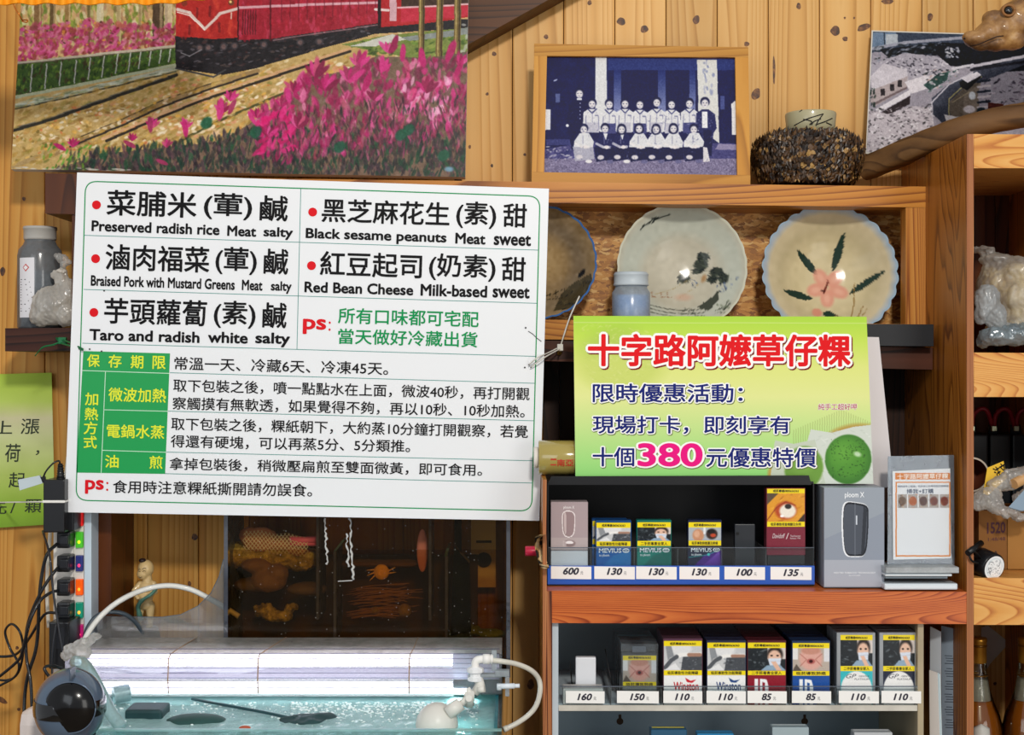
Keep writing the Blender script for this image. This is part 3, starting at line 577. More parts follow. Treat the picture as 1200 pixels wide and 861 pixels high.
R.poly(sc_(.95, .9), '#23272f'); R.poly(sc_(.88, .3), '#4d535e'); R.poly([(1012, 593), (1016, 598), (1013, 648), (1009, 650)], '#2a2e36', .8); R.rect(1003, 604, 1004.5, 615, '#ccd2dc')
R.line((1002, 588), (1002, 686), .5, '#a4abb7', .6)
plate('front_print', R, S, ((966, 571.6), (1036, 571.6), (1036, 687), (966, 687)), t_, .0003)
m = MB(); text(m, S, 'ploom X', 990, 576.5, 1012.6, 584.5, bold=.012, off=.0007); text(m, S, 'HEATED TOBACCO TECHNOLOGY', 977.5, 670, 1026, 671.8, bold=.01, off=.0007); text(m, S, 'PLATFORM', 995, 673.6, 1008, 674.8, off=.0007); build('lettering', m, mat('#f2f5f8', .4), t_)

# ---------------------------------------------------------------- white lower display rack
RK = thing('metal_rack', 'white painted metal display rack with transparent front rail', 'rack', P(865, 925, 2.12))
WM = mat('#c9d6df', .35, vary=.15, bscale=90); WMC = mat('#b9a98a', .4, vary=.25, bscale=90); GB = mat('#8f9ea6', .5, vary=.2, bscale=40)
RY = 2.012
zf = Z(731, 2.0)-.0006
pz = lambda y: Z(y, RY)
zb('upright', 647.2, 654.3, pz(1180), zf, RY, RY+.012, WM, RK); zb('upright', 1075.5, 1082.3, pz(1180), zf, RY, RY+.012, WMC, RK)
zb('side_panel', 647.2, 648.6, pz(1180), zf, RY+.0125, 2.26, WM, RK, Yx=RY); zb('side_panel', 1080.6, 1082, pz(1180), zf, RY+.0125, 2.26, WMC, RK, Yx=RY)
zb('back_panel', 648.6, 1080.6, pz(1180), zf, 2.25, 2.255, GB, RK, Yx=RY)
shz = pz(826.5)
zb('rack_shelf', 648.8, 1080.4, pz(832), shz, RY+.0125, 2.249, WM, RK, Yx=RY); zb('shelf_edge', 654.6, 1075, pz(832.6), pz(826), RY-.001, RY+.002, mat('#d9d4c8', .4, vary=.35, bscale=200), RK)
zb('rack_shelf', 648.8, 1080.4, pz(930), pz(924), RY+.0125, 2.249, WM, RK, Yx=RY)
zb('clear_rail', 654.6, 1075, shz+.0004, pz(804), RY-.0006, RY+.0014, CLEAR, RK); zb('rail_lip', 654.6, 1075, pz(804.6), pz(803.6), RY-.0008, RY+.0016, EDGE, RK)
for x in (716, 775, 826, 875, 925.5, 979.5, 1031):
    zb('rail_divider', x-.5, x+.5, shz+.0004, pz(806), RY+.0016, 2.2, bpy.data.materials['divider_acrylic'], RK, Yx=RY)
for (x, lb) in ((726.5, None), (943, None)):
    m = MB(); s_ = flat(2.2498); xx = 600+(x-600)*1.0; disc(m, s_, xx, 845, 4, .0004); m.pq(s_, [(xx-1.6, 837), (xx+1.6, 837), (xx+1.6, 845), (xx-1.6, 845)], .0002, off=.0005); build('keyhole', m, mat('#3a2410', .7), RK)
g2 = 'white price labels on the rack rail'
for (a, b_, n, lb) in ((663, 708.5, '160', 'white price label before the small plain white box'), (723, 772, '150', 'white price label before the clear cased pack'),
        (777.4, 823, '110', 'white 110 price label under the red lettered white pack'), (828, 874, '110', 'white 110 price label under the blue lettered white pack'),
        (876, 922, '85', 'white 85 price label under the dark red pack'), (928, 974, '85', 'white 85 price label under the royal blue pack'),
        (983, 1030, '110', 'white 110 price label under the turquoise edged pack'), (1033, 1079.5, '110', 'white 110 price label at right end of rack rail')):
    c_ = (a+b_)/2; w = 8.8 if len(n) == 3 else 6
    price(a, 809.3, b_, 823.5, RY-.0022, n, g2, (c_-w, c_+w-1), (812.6, 820), lb)
# packs in the rack
G3 = 'cigarette packs standing in the white rack'; PY = 2.024; PB = 826.3
def dsg_plain(c): return lambda R, x0, y0, x1, y1: R.rect(x0, y0, x1, y1, c)
def dsg_win(c):
    def f(R, x0, y0, x1, y1):
        R.rect(x0, y0, x1, y1, '#f1f1ef'); cx = x0+(x1-x0)*.72; R.poly([(cx-7, y0+3), (cx-1, y0+6.5), (cx+6, y0+5), (cx+1, y0+9), (cx-5, y0+8)], c)
    return f
def dsg_ld(c):
    def f(R, x0, y0, x1, y1):
        R.rect(x0, y0, x1, y1, c); R.poly([(x0, y0+7), (x0+6, y0+6), (x0+6, y1), (x0, y1)], '#e9edf2' if c[1] == '9' else c)
        R.poly([(x0+8, y0+4), (x0+12, y0+4), (x0+12, y1), (x0+8, y1)], '#f3f4f6'); R.poly([(x0+14, y0+4), (x0+22, y0+5), (x0+24, y0+12), (x0+24, y1), (x0+20, y1), (x0+20, y0+9), (x0+17, y0+8), (x0+17, y1), (x0+14, y1)], '#f3f4f6')
        R.poly([(x1-16, y1), (x1-9, y1-10), (x1, y1-13), (x1, y1)], '#6d7478'); R.poly([(x1-16, y1-4), (x1-9, y1-11), (x1, y1-14), (x1, y1-9)], '#c8ccd0')
    return f
def dsg_gp(c):
    def f(R, x0, y0, x1, y1):
        R.rect(x0, y0, x1, y1, c); R.ell((x0+x1)/2, y0+22, (x1-x0)*.5, 22, '#eeedeb', soft=.04); R.rect((x0+x1)/2-18, y0+20, (x0+x1)/2+18, y1, '#eeedeb')
    return f
def behind(t_, n, dy, gap=.0005, depth=.022, lbl=''):
    for i in range(1, n+1):
        r = t_.copy(); COL.objects.link(r); r.location = t_.location+Vector((random.uniform(-.0006, .0006), i*(depth+gap), 0)); r['label'] = ('first', 'second', 'third', 'fourth', 'fifth')[i-1]+' '+lbl; r['group'] = 'packs queued behind '+dy
        for ch in t_.children:
            if ch.name.split('.')[0] in ('box', 'lid_seam'): c = ch.copy(); COL.objects.link(c); c.parent = r
pk, S_ = pack(777, 748, 823.5, 791, PY, 'bw', '#5a3a4a', dsg_win('#c8202c'), 'white cigarette pack with red lettering and red bird', G3, y2=PB); logo(pk, S_, [('Winston', 789.5, 799, 818.5, 808.5, .02)], '#c8202c')
behind(pk, 3, 'red lettered pack', lbl='pack queued behind the red lettered white pack')
pk, S_ = pack(828, 750, 874.5, 791, PY, 'bw', '#2a304a', dsg_win('#1f3f7a'), 'white cigarette pack with blue lettering and blue bird', G3, y2=PB); logo(pk, S_, [('Winston', 839.5, 799, 868, 808.5, .02)], '#1f3f7a')
behind(pk, 5, 'blue lettered pack', lbl='pack queued behind the blue lettered white pack')
pk, S_ = pack(875.5, 750, 921.5, 791, PY, 'mask', '#54202a', dsg_ld('#8f1a2c'), 'dark red cigarette pack with masked child picture', G3, y2=PB); behind(pk, 5, 'dark red pack', lbl='pack queued behind the dark red pack')
pk, S_ = pack(928, 750.5, 973, 791.5, PY, 'throat', '#20365c', dsg_ld('#1d4f9c'), 'royal blue cigarette pack with throat warning picture', G3, y2=PB); behind(pk, 5, 'royal blue pack', lbl='pack queued behind the royal blue pack')
for (x0, x1, c, lb, q) in ((980.5, 1026, '#38b8c0', 'turquoise edged white cigarette pack with masked child picture', 'turquoise edged pack'), (1030.5, 1075.3, '#22283c', 'dark edged white cigarette pack at right end of the rack', 'dark edged pack')):
    pk, S_ = pack(x0, 741, x1, 786, PY, 'mask', '#8d9298', dsg_gp(c), lb, G3, y2=PB, bx=(x0+4.5, x1-3.5)); 
    logo(pk, S_, [('GP', x0+11, 789.5, x0+23, 794.5, 0, .4), ('GENTLE', x0+26, 791.2, x0+38, 793.2), ('PLATINUM', x0+21, 794.6, x0+38, 796.6)], '#3a4150'); behind(pk, 2, q, lbl='pack queued behind the '+q)
# pack in clear case (150)
pk, S_ = pack(729, 767, 770, 804.5, PY+.003, 'throat', '#5f6468', dsg_plain('#8c8f90'), 'cigarette pack in a clear plastic case beside the 150 label', G3, y2=PB, bands=.3, hinge=False, depth=.018)
m = MB(); pbox(m, 727.5, 754, 771.5, PB, PY+.001, .0226, .0008); build('clear_case', m, glass('case_plastic', '#e6ecee', gloss=.25, haze=.03), pk)
m = MB(); pbox(m, 741, 757, 757, 764, PY+.004, .001); build('case_catch', m, EDGE, pk)
for i in range(4):
    c = MB(); m2 = MB(); y = PY+.026+i*.024; m2.box((X(727.5, PY)-.001*i, y, shz+.0004), (X(771.5, PY)-.001*i, y+.0225, Z(754, PY)), .0008)
    o = build('clear_case', m2, bpy.data.materials['case_plastic']); tag(o, ('first', 'second', 'third', 'fourth')[i]+' empty clear plastic case queued behind the cased pack', 'case', 'empty clear cases behind the 150 pack')
t_ = thing('white_box', 'small plain white box beside the 160 label', 'box', P(687, 826, PY)); m = MB(); pbox(m, 674.5, 770, 698.5, PB-1, 2.05, .012, .0022); build('body', m, mat('#dfe1e6', .4), t_)
m = MB(); m.box((X(660, RY), RY+.006, shz+.0004), (X(707, RY), RY+.03, pz(807)), .001); build('foam_holder', m, mat('#cfcdc8', .6), t_)
for (a, x1_, tilt) in ((668, 672, 0), (709, 713, 1)):
    m = MB(); m.tube([P(a, 775 if not tilt else 760, 2.12), P(x1_+8*tilt, 824, 2.10)], .0009, 6); o = build('wire_pusher', m, mat('#2a2c2e', .4)); tag(o, 'thin dark wire standing behind the small white box' if not tilt else 'thin dark wire leaning beside the clear cases', 'wire')
# tops on the rack below
def flatpack(x0, x1, ytop, Y, c, top, label, grp):
    t_ = thing('cigarette_pack', label, 'cigarette pack', (X((x0+x1)/2, Y), Y+.011, pz(924)), grp)
    m = MB(); m.box((X(x0, Y), Y, pz(924)+.0003), (X(x1, Y), Y+.02, Z(ytop, Y)), .0008); build('box', m, mat(c, .3, coat=.4), t_)
    m = MB(); m.box((X(x0+2, Y), Y+.013, Z(ytop, Y)), (X(x1-2, Y), Y+.0165, Z(ytop, Y)+.0002)); build('tax_strip', m, mat(top, .4), t_)
for i in range(4): flatpack(763-i*.3, 805-i*.3, 855-i*0, 2.03+i*.0215, '#2c5a78', YEL, ('front', 'second', 'third', 'rearmost')[i]+' blue pack in the row below the bird lettered packs', 'blue packs low in the rack')
flatpack(817, 860, 859.5, 2.03, '#2f7fae', '#2f7fae', 'bright blue pack just peeping up at the bottom edge', None)
for i in range(2): flatpack(905, 948, 852+i*0, 2.03+i*.0215, '#9fb0b6', '#dfe6e8', ('front', 'rear')[i]+' pale pack low on the rack under the dark red pack', 'pale packs low in the rack')
for i in range(5): flatpack(1001-i*.2, 1046-i*.2, 858, 2.03+i*.0215, '#b9bdc0', '#cdb53a' if i > 2 else '#d6d8da', ('front', 'second', 'middle', 'fourth', 'rearmost')[i]+' silver pack low on the rack under the turquoise pack', 'silver packs low in the rack')
# ================================================================ BIG MENU SIGN
S = flat(2.128); sg = thing('menu_sign', 'large white menu board with green border hung over the tank', 'sign', P(360, 605, 2.13))
m = MB(); m.pq(S, [(90.3, 202), (643.3, 221), (632, 610), (75.5, 600)], .005); build('board', m, mat('#eceef1', .35, spec=.25), sg)
g = MB()
def rr(c, r=14, n=8):
    out = []; 
    for i, p in enumerate(c):
        a = Vector(c[i-1]); b = Vector(p); d = Vector(c[(i+1) % 4]); u = (a-b).normalized()*r; v = (d-b).normalized()*r
        for k in range(n+1):
            t = k/n; out.append(b+u*(1-t)**2+v*t*t)
    return out
fr_ = rr([(100.2, 212.2), (632.8, 230), (623.2, 598.6), (89, 586)])
for i in range(len(fr_)): strip(g, S, fr_[i-1], fr_[i], 1.3)
build('green_border', g, GREEN, sg, 'green rounded border line')
g = MB(); TL_ = mat('#3c8f86', .4)
for p, q in (((352.5, 221), (348, 409)), ((99, 275.6), (631.3, 293)), ((98, 339), (629.5, 355.3)), ((96.5, 402), (628.5, 417.5)), ((199, 436.6), (626.7, 449)), ((197, 481.6), (625.4, 492.9)), ((195, 529.6), (624.4, 539.7)), ((193.5, 554.8), (623.6, 565.8))): strip(g, S, p, q, .75)
build('table_line', g, TL_, sg)
g = MB(); g.add([S.at(x, y, .0003) for x, y in ((97.6, 411.2), (199.3, 414), (193.5, 555.2), (89.7, 553.6))], [(0, 3, 2, 1)]); GPAN = build('green_panel', g, mat('#0b9c4c', .35), sg)
g = MB()
for p, q in (((96, 434), (198.4, 437.4)), ((123.6, 435.5), (118.5, 554.3)), ((121.5, 480), (196.6, 481.8)), ((120, 527.5), (195, 529.8))): strip(g, S, p, q, .8, off=.0006)
build('panel_line', g, mat('#c9efd2', .4), GPAN)
g = MB()
for x, y in ((113, 240), (112, 303), (110, 366), (366.4, 248.4), (365, 311.2)): disc(g, S, x, y, 5.2, .0005)
k = MB(); y_ = MB(); gr = MB(); r_ = g
sl = lambda y: .035-(y-210)*(.018/400)
def T(mb, body, x0, y0, x1, y1, bold=.018, **kw): text(mb, S, body, x0, y0, x1, y1, slope=sl(y0), bold=bold, off=.0007, **kw)
for a in (('菜脯米', 126, 222.5, 230.5, 251.5), ('(葷)', 240, 225.5, 295.5, 256), ('鹹', 305.5, 229, 337.5, 258), ('滷肉福菜', 124.5, 286, 245.5, 315.5), ('(葷)', 253.5, 289, 301, 320.5), ('鹹', 310, 291.5, 338, 320.5),
          ('芋頭蘿蔔', 123, 349, 242.5, 378.5), ('(素)', 251.5, 352, 299.5, 383.5), ('鹹', 308.5, 354.5, 336, 383.5), ('黑芝麻花生', 378, 232.5, 527, 259.5), ('(素)', 535.7, 235.7, 581.6, 266.5), ('甜', 590.7, 238.5, 617.4, 265.5),
          ('紅豆起司', 376, 294.3, 494.5, 322.5), ('(奶素)', 503.8, 296.8, 580.8, 327.5), ('甜', 589, 301, 616, 328.5)): T(k, *a, bold=.016)
for a in (('Preserved radish rice', 108, 258.5, 257, 270.3), ('Meat', 267, 264.5, 300, 276), ('salty', 309.5, 266, 343, 279.8), ('Braised Pork with Mustard Greens', 107, 322.6, 275, 334.3), ('Meat', 284, 328, 307.5, 339.5), ('salty', 318, 329.5, 341.5, 343.3),
          ('Taro and radish', 105.5, 385.7, 233.5, 398), ('white', 244.5, 388.6, 290, 401), ('salty', 300, 389.5, 339.5, 405.5), ('Black sesame peanuts', 359, 267.4, 523, 282), ('Meat', 534.3, 273, 568.7, 285), ('sweet', 579.4, 275, 622, 286.5),
          ('Red Bean Cheese', 357.5, 330, 484, 342), ('Milk-based', 493.6, 333, 570.6, 346), ('sweet', 578, 336.5, 620.4, 348)): T(k, *a, bold=.03)
for a in (('常溫一天、冷藏6天、冷凍45天。', 204.6, 418, 455, 433), ('取下包裝之後，噴一點點水在上面，微波40秒，再打開觀', 203.4, 444, 620.7, 459), ('察觸摸有無軟透，如果覺得不夠，再以10秒、10秒加熱。', 202.5, 465, 615, 480), ('取下包裝之後，粿紙朝下，大約蒸10分鐘打開觀察，若覺', 201, 489, 618.8, 504),
          ('得還有硬塊，可以再蒸5分、5分類推。', 200.4, 509.5, 480.7, 524.3), ('拿掉包裝後，稍微壓扁煎至雙面微黃，即可食用。', 199, 536, 565, 550.5), ('食用時注意粿紙撕開請勿誤食。', 132.6, 562.5, 365.8, 577.5)): T(k, *a, bold=.01)
T(r_, 'ps', 356, 373.8, 381.5, 390.5, bold=.03); T(r_, ':', 385.2, 376.5, 387.6, 387.5, bold=0); T(r_, 'ps', 100.5, 562.5, 121, 577.8, bold=.03); T(r_, ':', 124.6, 564.5, 127, 575, bold=0)
T(gr, '所有口味都可宅配', 396.8, 360.3, 561, 378.6, bold=.014); T(gr, '當天做好冷藏出貨', 396.8, 384.8, 559.6, 402.5, bold=.014)
for c_, a, b_, t0, t1 in (('保', 102.5, 117, 415, 429.5), ('存', 127.5, 142.5, 415.5, 430.3), ('期', 153.6, 168, 416.3, 431.3), ('限', 179.2, 194.2, 417, 432), ('微波加熱', 127.5, 194.5, 454, 470), ('電鍋水蒸', 125.5, 192.5, 497, 512.5), ('油', 123.5, 139, 533, 547.6), ('煎', 175.5, 190.5, 534, 548.8),
        ('加', 100, 115, 460, 474.5), ('熱', 99.6, 115, 477.5, 492), ('方', 98.5, 114, 493.8, 508.5), ('式', 98.4, 113.5, 510.5, 525)): T(y_, c_, a, t0, b_, t1, bold=.014)
build('lettering', k, INK, sg, 'black lettering'); build('lettering', r_, RED, sg, 'red dots and letters'); build('lettering', gr, GREEN, sg, 'green lettering'); build('lettering', y_, mat('#e8ee2c', .4), sg, 'yellow lettering')
h = MB()
for x, y in ((122, 340.5), (105, 409), (119, 411.5), (616, 384), (615, 430.5), (622.3, 430), (620, 427)): disc(h, S, x, y, 1.1, .0009, 8)
for p, q in (((619, 388), (624, 391)), ((624, 391), (629, 396)), ((629, 396), (634.5, 400))): strip(h, S, p, q, .8, .0009)
build('nail_hole', h, mat('#3b3a3c', .7), sg)
# ties
ZIP = mat('#d3cfc6', .35); GRN = mat('#0f6b3c', .4)
m = MB(); m.tube(pc([(620, 427, 2.120), (630, 419, 2.115), (643, 413, 2.14), (656, 406.5, 2.155)]), .0011, 6); m.tube(pc([(622, 430, 2.120), (636, 420, 2.115), (652, 411, 2.14), (658, 408, 2.155)]), .0011, 6); m.tube(pc([(657, 405, 2.153), (661, 392, 2.15), (668, 371, 2.16), (679, 347, 2.17)]), .0012, 6)
pbox(m, 653, 403, 660, 411, 2.148, .004, .0008); o = build('cable_tie', m, ZIP); tag(o, 'white cable tie holding the right edge of the menu board', 'cable tie')
m = MB(); m.lathe([(0, -.004), (.0035, -.0035), (.0035, 0), (.001, .001), (.001, .02)][::-1], P(655.5, 413.5, 2.155), 'Y', 12); o = build('screw', m, mat('#b08a3c', .3, .8)); tag(o, 'brass screw under the white cable tie', 'screw')
m = MB(); m.tube(pc([(66, 396, 2.19), (72, 398, 2.17), (84, 402, 2.14), (97, 409, 2.122)]), .0015, 6); m.tube(pc([(66, 396, 2.19), (72, 402, 2.165), (86, 406, 2.14), (97, 410, 2.1215)]), .0015, 6); m.tube(pc([(72, 400, 2.17), (62, 404, 2.17), (50, 407, 2.175), (41, 417, 2.18)]), [.0014]*18+[.0008]*7, 6)
pbox(m, 68, 395, 77, 403, 2.165, .008, .001); o = build('cable_tie', m, GRN); tag(o, 'green cable tie holding the left edge of the menu board', 'cable tie')

# ================================================================ GREEN PROMO SIGN
GS = flat(2.056); S = GS; ps = thing('promo_sign', 'lime green promotional board with red title above the black tray', 'sign', P(848, 567, 2.07))
q_ = [(672, 370), (1015.5, 371), (1023.5, 566.8), (674.5, 566.2)]
m = MB(); m.pq(S, q_, .004); build('board', m, mat('#dfe6c4', .3), ps)
R = Ras(671, 369, 1025, 570, 2); R.grad([(370, '#a9d43e'), (395, '#bfdc50'), (430, '#dbe281'), (465, '#dfe594'), (500, '#c3e08c'), (540, '#a0da7e'), (568, '#86d272')])
R.ell(728, 425, 62, 42, '#c4d267', .75, 0, .35); R.ell(715, 398, 45, 22, '#9fc247', .45, -.3, .6); R.dabs([(680, 375), (770, 390), (760, 440), (690, 450)], 260, (1, 4), (.4, 1.4), ['#d7dd8a', '#e9e6b0', '#b6c85c'], (-.8, .8), .25)
for i in range(34): R.line((930+i*2.8, 480+abs(i-20)*1.2), (930+i*2.8, 556), .9, '#9aa864', .6)
R.ell(1008, 548, 62, 54, '#b59a4a', 1, 0, .08); R.ell(1008, 550, 57, 49, '#e0cb80', 1, 0, .1)
for q in range(5): R.ell(1008, 551+q, 54-q*3, 46-q*3, '#c8ad5c' if q % 2 else '#e8d795', 1, 0, .06)
R.ell(932, 558, 34, 36, '#b99e4e', 1, 0, .1); R.ell(932, 560, 30, 32, '#e2d08c', 1, 0, .1)
R.poly([(950, 503), (975, 507), (1000, 500), (1026, 497), (1026, 570), (960, 570), (940, 540)], '#cfd6cc'); R.poly([(908, 516), (930, 520), (955, 515), (968, 570), (902, 570)], '#c3ccb9')
R.dabs([(950, 505), (1022, 500), (1024, 568), (960, 568)], 60, (1, 6), (.5, 1.4), ['#e8ece6', '#b9c2b8'], (-1, 1), .5)
R.ell(942, 548, 24, 27, '#6d9a3d', 1, .2, .12); R.ell(940, 542, 18, 17, '#86b350', .7, 0, .8)
R.ell(994, 538, 28, 30, '#3f7a2b', 1, .1, .06); R.ell(993, 536, 26.5, 27.5, '#4f8f30', 1, 0, .3); R.ell(988, 530, 20, 19, '#68a83e', .8, 0, .9); R.dabs([(972, 515), (1012, 515), (1016, 556), (975, 560)], 150, (.6, 1.5), (.5, 1.2), ['#264d18', '#356424'], (-1, 1), .7); R.ell(1005, 532, 6, 4, '#d8ecd0', .8, .3, .6)
R.line((672, 378), (1016, 378.5), .8, '#d6e79a', .7)
plate('front_print', R, S, tuple(q_), ps, .0004, PRINT)
def TT(body, x0, y0, x1, y1, col, bold, rings, nm, sp=1.0):
    m = MB(); text(m, S, body, x0, y0, x1, y1, slope=.002, bold=bold, off=.0007+len(rings)*.00025, sp=sp); lt = build('lettering', m, col, ps, nm)
    for i, (rb, rc, dx, dy) in enumerate(rings):
        m = MB(); text(m, S, body, x0, y0, x1, y1, slope=.002, bold=rb, off=.0007+i*.00025, dx=dx, dy=dy, sp=sp); build('lettering_outline', m, rc, lt)
WH = mat('#f8f8f5', .5, spec=.2); DR = mat('#7c0c18', .5, spec=.15); RD2 = mat('#e00814', .5, spec=.15); NV = mat('#0c1c70', .5, spec=.15); MG = mat('#ea0a80', .5, spec=.15); SHD = mat('#6d7a42', .5, spec=.15)
TT('十字路阿嬤草仔粿', 690, 392, 996, 428, RD2, .03, [(.10, DR, 1.3, 1.5), (.098, WH, 0, 0)], 'red title lettering')
TT('限時優惠活動：', 695, 449.5, 870, 471, NV, .017, [(.085, SHD, .7, .8), (.078, WH, 0, 0)], 'navy lettering')
TT('現場打卡，即刻享有', 695, 487, 926, 508, NV, .017, [(.085, SHD, .7, .8), (.078, WH, 0, 0)], 'navy lettering')
TT('十個', 695, 524, 743, 546, NV, .017, [(.085, SHD, .7, .8), (.078, WH, 0, 0)], 'navy lettering')
TT('元優惠特價', 828, 524.5, 956, 547, NV, .017, [(.085, SHD, .7, .8), (.078, WH, 0, 0)], 'navy lettering')
TT('380', 748.5, 520, 822, 545.5, MG, .03, [(.085, SHD, .7, .8), (.08, WH, 0, 0)], 'magenta price lettering')
TT('純手工超好呷', 959, 472.8, 1004, 480, mat('#b0243a', .4), .01, [(.06, WH, 0, 0)], 'small red lettering')
# white board behind it
m = MB(); m.pq(flat(2.10), [(985, 394), (1030, 395), (1047.5, 571), (985, 571)], .004); o = build('blank_board', m, mat('#d9d3d4', .5)); tag(o, 'plain white board leaning behind the lime green sign', 'board')

# tape roll
CEN = P(655, 536, 2.088); rad = .0252
tp = thing('film_roll', 'roll of clear wrapping film with white core lying on the tray', 'roll', (CEN.x, CEN.y, CEN.z-rad))
m = MB(); x0, x1 = X(631, 2.088), X(700, 2.088); m.lathe([(.0125, 0), (rad-.001, 0), (rad, .001), (rad, x1-x0-.001), (rad-.001, x1-x0), (.0125, x1-x0), (.0125, 0)], (x0, CEN.y, CEN.z), 'X', 40)
film, t, b, o_ = nt('wound_film'); b.inputs['Base Color'].default_value = L('#a8964f'); b.inputs['Roughness'].default_value = .15; b.inputs['Coat Weight'].default_value = .6
fo = build('film', m, film, tp)
m = MB(); m.lathe([(.010, -.007), (.0155, -.007), (.0155, -.0005), (.012, 0), (.012, x1-x0), (.010, x1-x0), (.010, -.007)], (x0, CEN.y, CEN.z), 'X', 32); build('core', m, mat('#e9e1d9', .5), tp)
class Cyl:
    n = Vector((0, -1, 0))
    def at(s, x, y, off=0):
        c = flat(2.063).at(x, y); dz = c.z-CEN.z; r = rad+.0003+off; a = dz/r; return Vector((c.x, CEN.y-r*math.cos(a), CEN.z+r*math.sin(a)))
m = MB(); cs = Cyl(); text(m, cs, '南亞', 653, 538, 672, 546.5, bold=.02); 
m.add([cs.at(x, y) for x, y in ((645.2, 537.2), (652, 537.2), (652, 545.5), (645.2, 545.5))], [(0, 3, 2, 1)]); build('lettering', m, mat('#c0392b', .4), fo)

# small things beside the tray
m = MB(); m.lathe([(0, 0), (.0075, .0), (.008, .001), (.008, .0225), (.007, .024), (0, .024)], (X(615.5, 2.07), 2.07, Z(645.5, 2.07)), 'X', 24); m.v = [(a, b_, (c-Z(645.5, 2.07))*.9+Z(645.5, 2.07)) for a, b_, c in m.v]
o = build('cap', m, mat('#c22345', .35)); tag(o, 'pinkish red round cap stuck out beside the tray', 'cap')
spot, t, b, o_ = nt('spotted_cloth'); tc = N(t, 'ShaderNodeTexCoord'); vo = N(t, 'ShaderNodeTexNoise', i_Scale=75, i_Detail=2); t.links.new(tc.outputs['Object'], vo.inputs['Vector'])
rp = ramp(t, [(.46, L('#1c120c')), (.5, L('#b98a48')), (.56, L('#d9bb88')), (.7, L('#e6cfa4'))]); t.links.new(vo.outputs[0], rp.inputs[0]); t.links.new(rp.outputs[0], b.inputs['Base Color']); b.inputs['Roughness'].default_value = .8
m = MB(); a = pc([(632, 624, 2.0), (627, 627, 2.03), (627, 640, 2.04), (631, 655, 2.035), (634.5, 663, 2.0)], 5); a = [Vector((p.x, p.y, p.z)) for p in a]
w_ = Vector((.0115, -.0, 0)); n_ = len(a); m.add([p for p in a]+[p+w_*1.0+Vector((0, .02*math.sin(i/n_*3), 0)) for i, p in enumerate(a)]+[p+Vector((.001, .004, 0)) for p in a]+[p+w_+Vector((0, .004+.02*math.sin(i/n_*3), 0)) for i, p in enumerate(a)],
  [(i, i+1, n_+i+1, n_+i) for i in range(n_-1)]+[(2*n_+i+1, 2*n_+i, 3*n_+i, 3*n_+i+1) for i in range(n_-1)]+[(i+1, i, 2*n_+i, 2*n_+i+1) for i in range(n_-1)]+[(0, n_, 3*n_, 2*n_), (n_-1, 3*n_-1, 4*n_-1, 2*n_-1)], 0, True)
m.v = [(x-.0005, y-.028, z) for x, y, z in m.v]; o = build('fabric_strap', m, spot); tag(o, 'black and tan spotted fabric strap beside the tray', 'strap')

# ================================================================ ORDER CARD IN CLEAR STAND, FLAT DEVICES
S = lean(1080, 672, 2.03, .06); st = thing('card_stand', 'clear acrylic stand holding an orange bordered order card', 'card stand', P(1080, 673, 2.04))
m = MB(); m.pq(S, [(1040.5, 534.5), (1118, 533), (1118.5, 664), (1040, 664)], .0012, off=.002); build('front_sheet', m, glass('stand_acrylic', '#f6f8fa', gloss=0, haze=.01, ior=1.12), st)
m = MB(); m.pq(S, [(1040.5, 534.5), (1118, 533), (1118.5, 664), (1040, 664)], .0012, off=-.001); build('back_sheet', m, glass('stand_back', '#c2cad2', gloss=.3, haze=.30, hazecol='#c6ced6'), st)
m = MB(); y0 = 2.0; m.box((X(1038, 2.0), 2.0, Z(671.5, 2.0)), (X(1124, 2.0), 2.055, Z(664.5, 2.0)), .001); build('foot', m, FROST, st)
R = Ras(1044, 548, 1116, 658, 3, '#f2f0ee'); R.rect(1049, 554, 1113.5, 561.8, '#e8904c'); 
for a in ((1049.5, 564.3, 1114, 565.6), (1049.5, 564.3, 1051, 652.5), (1112.3, 564.3, 1114, 652), (1050, 650.2, 1114, 652)): R.rect(*a, '#ea9342')
for i, c in enumerate(('#7a6558', '#b96b4a', '#6c5450', '#80504a', '#7a3020')):
    x = 1052+i*12.3; R.rect(x, 579, x+11, 595, '#b8aea6'); R.ell(x+5.5, 587, 5, 6, c, 1, 0, .2); R.dabs([(x, 579), (x+11, 579), (x+11, 595), (x, 595)], 14, (.5, 2), (.4, 1), ['#c98a5c', '#4a3228', '#e0b48a'] if i != 1 else ['#e08a58', '#f0b080'], (-1, 1), .6)
plate('order_card', R, S, ((1045.8, 552), (1113.5, 548.6), (1114.5, 654), (1046.6, 655.6)), st, .0006, PRINT_MATT)
m = MB(); text(m, S, '十字路阿嬤草仔粿', 1051.5, 555.2, 1111, 561.4, bold=.012, off=.0011, slope=-.012, leanx=0); build('lettering', m, mat('#fff6ea', .5), st, 'white lettering')
m = MB(); text(m, S, '傳統純手工製造，吃的安心外帶宅配訂購專線', 1052, 568.6, 1111.5, 571.2, off=.0011, slope=-.01, leanx=0); text(m, S, '掃我+訂購', 1062.5, 572.8, 1094, 578.3, bold=.008, off=.0011, slope=-.01, leanx=0); build('lettering', m, mat('#4a5872', .5), st, 'slate lettering')
m = MB(); m.box((X(1036.5, 2.005), 2.005, Z(686.3, 2.005)), (X(1122.5, 2.005), 2.06, Z(678.8, 2.005)), .0022); o = build('slim_box', m, mat('#cdd6dd', .25, coat=.4)); tag(o, 'flat silver white box lying under the card stand', 'box'); 
o.location.z = sb
m = MB(); m.box((X(1037.5, 2.005), 2.008, Z(678.3, 2.005)), (X(1111.5, 2.005), 2.06, Z(675.5, 2.005)), .0008); o = build('slim_box', m, mat('#5f6b74', .2)); tag(o, 'thin grey slab between card stand and silver box', 'box')
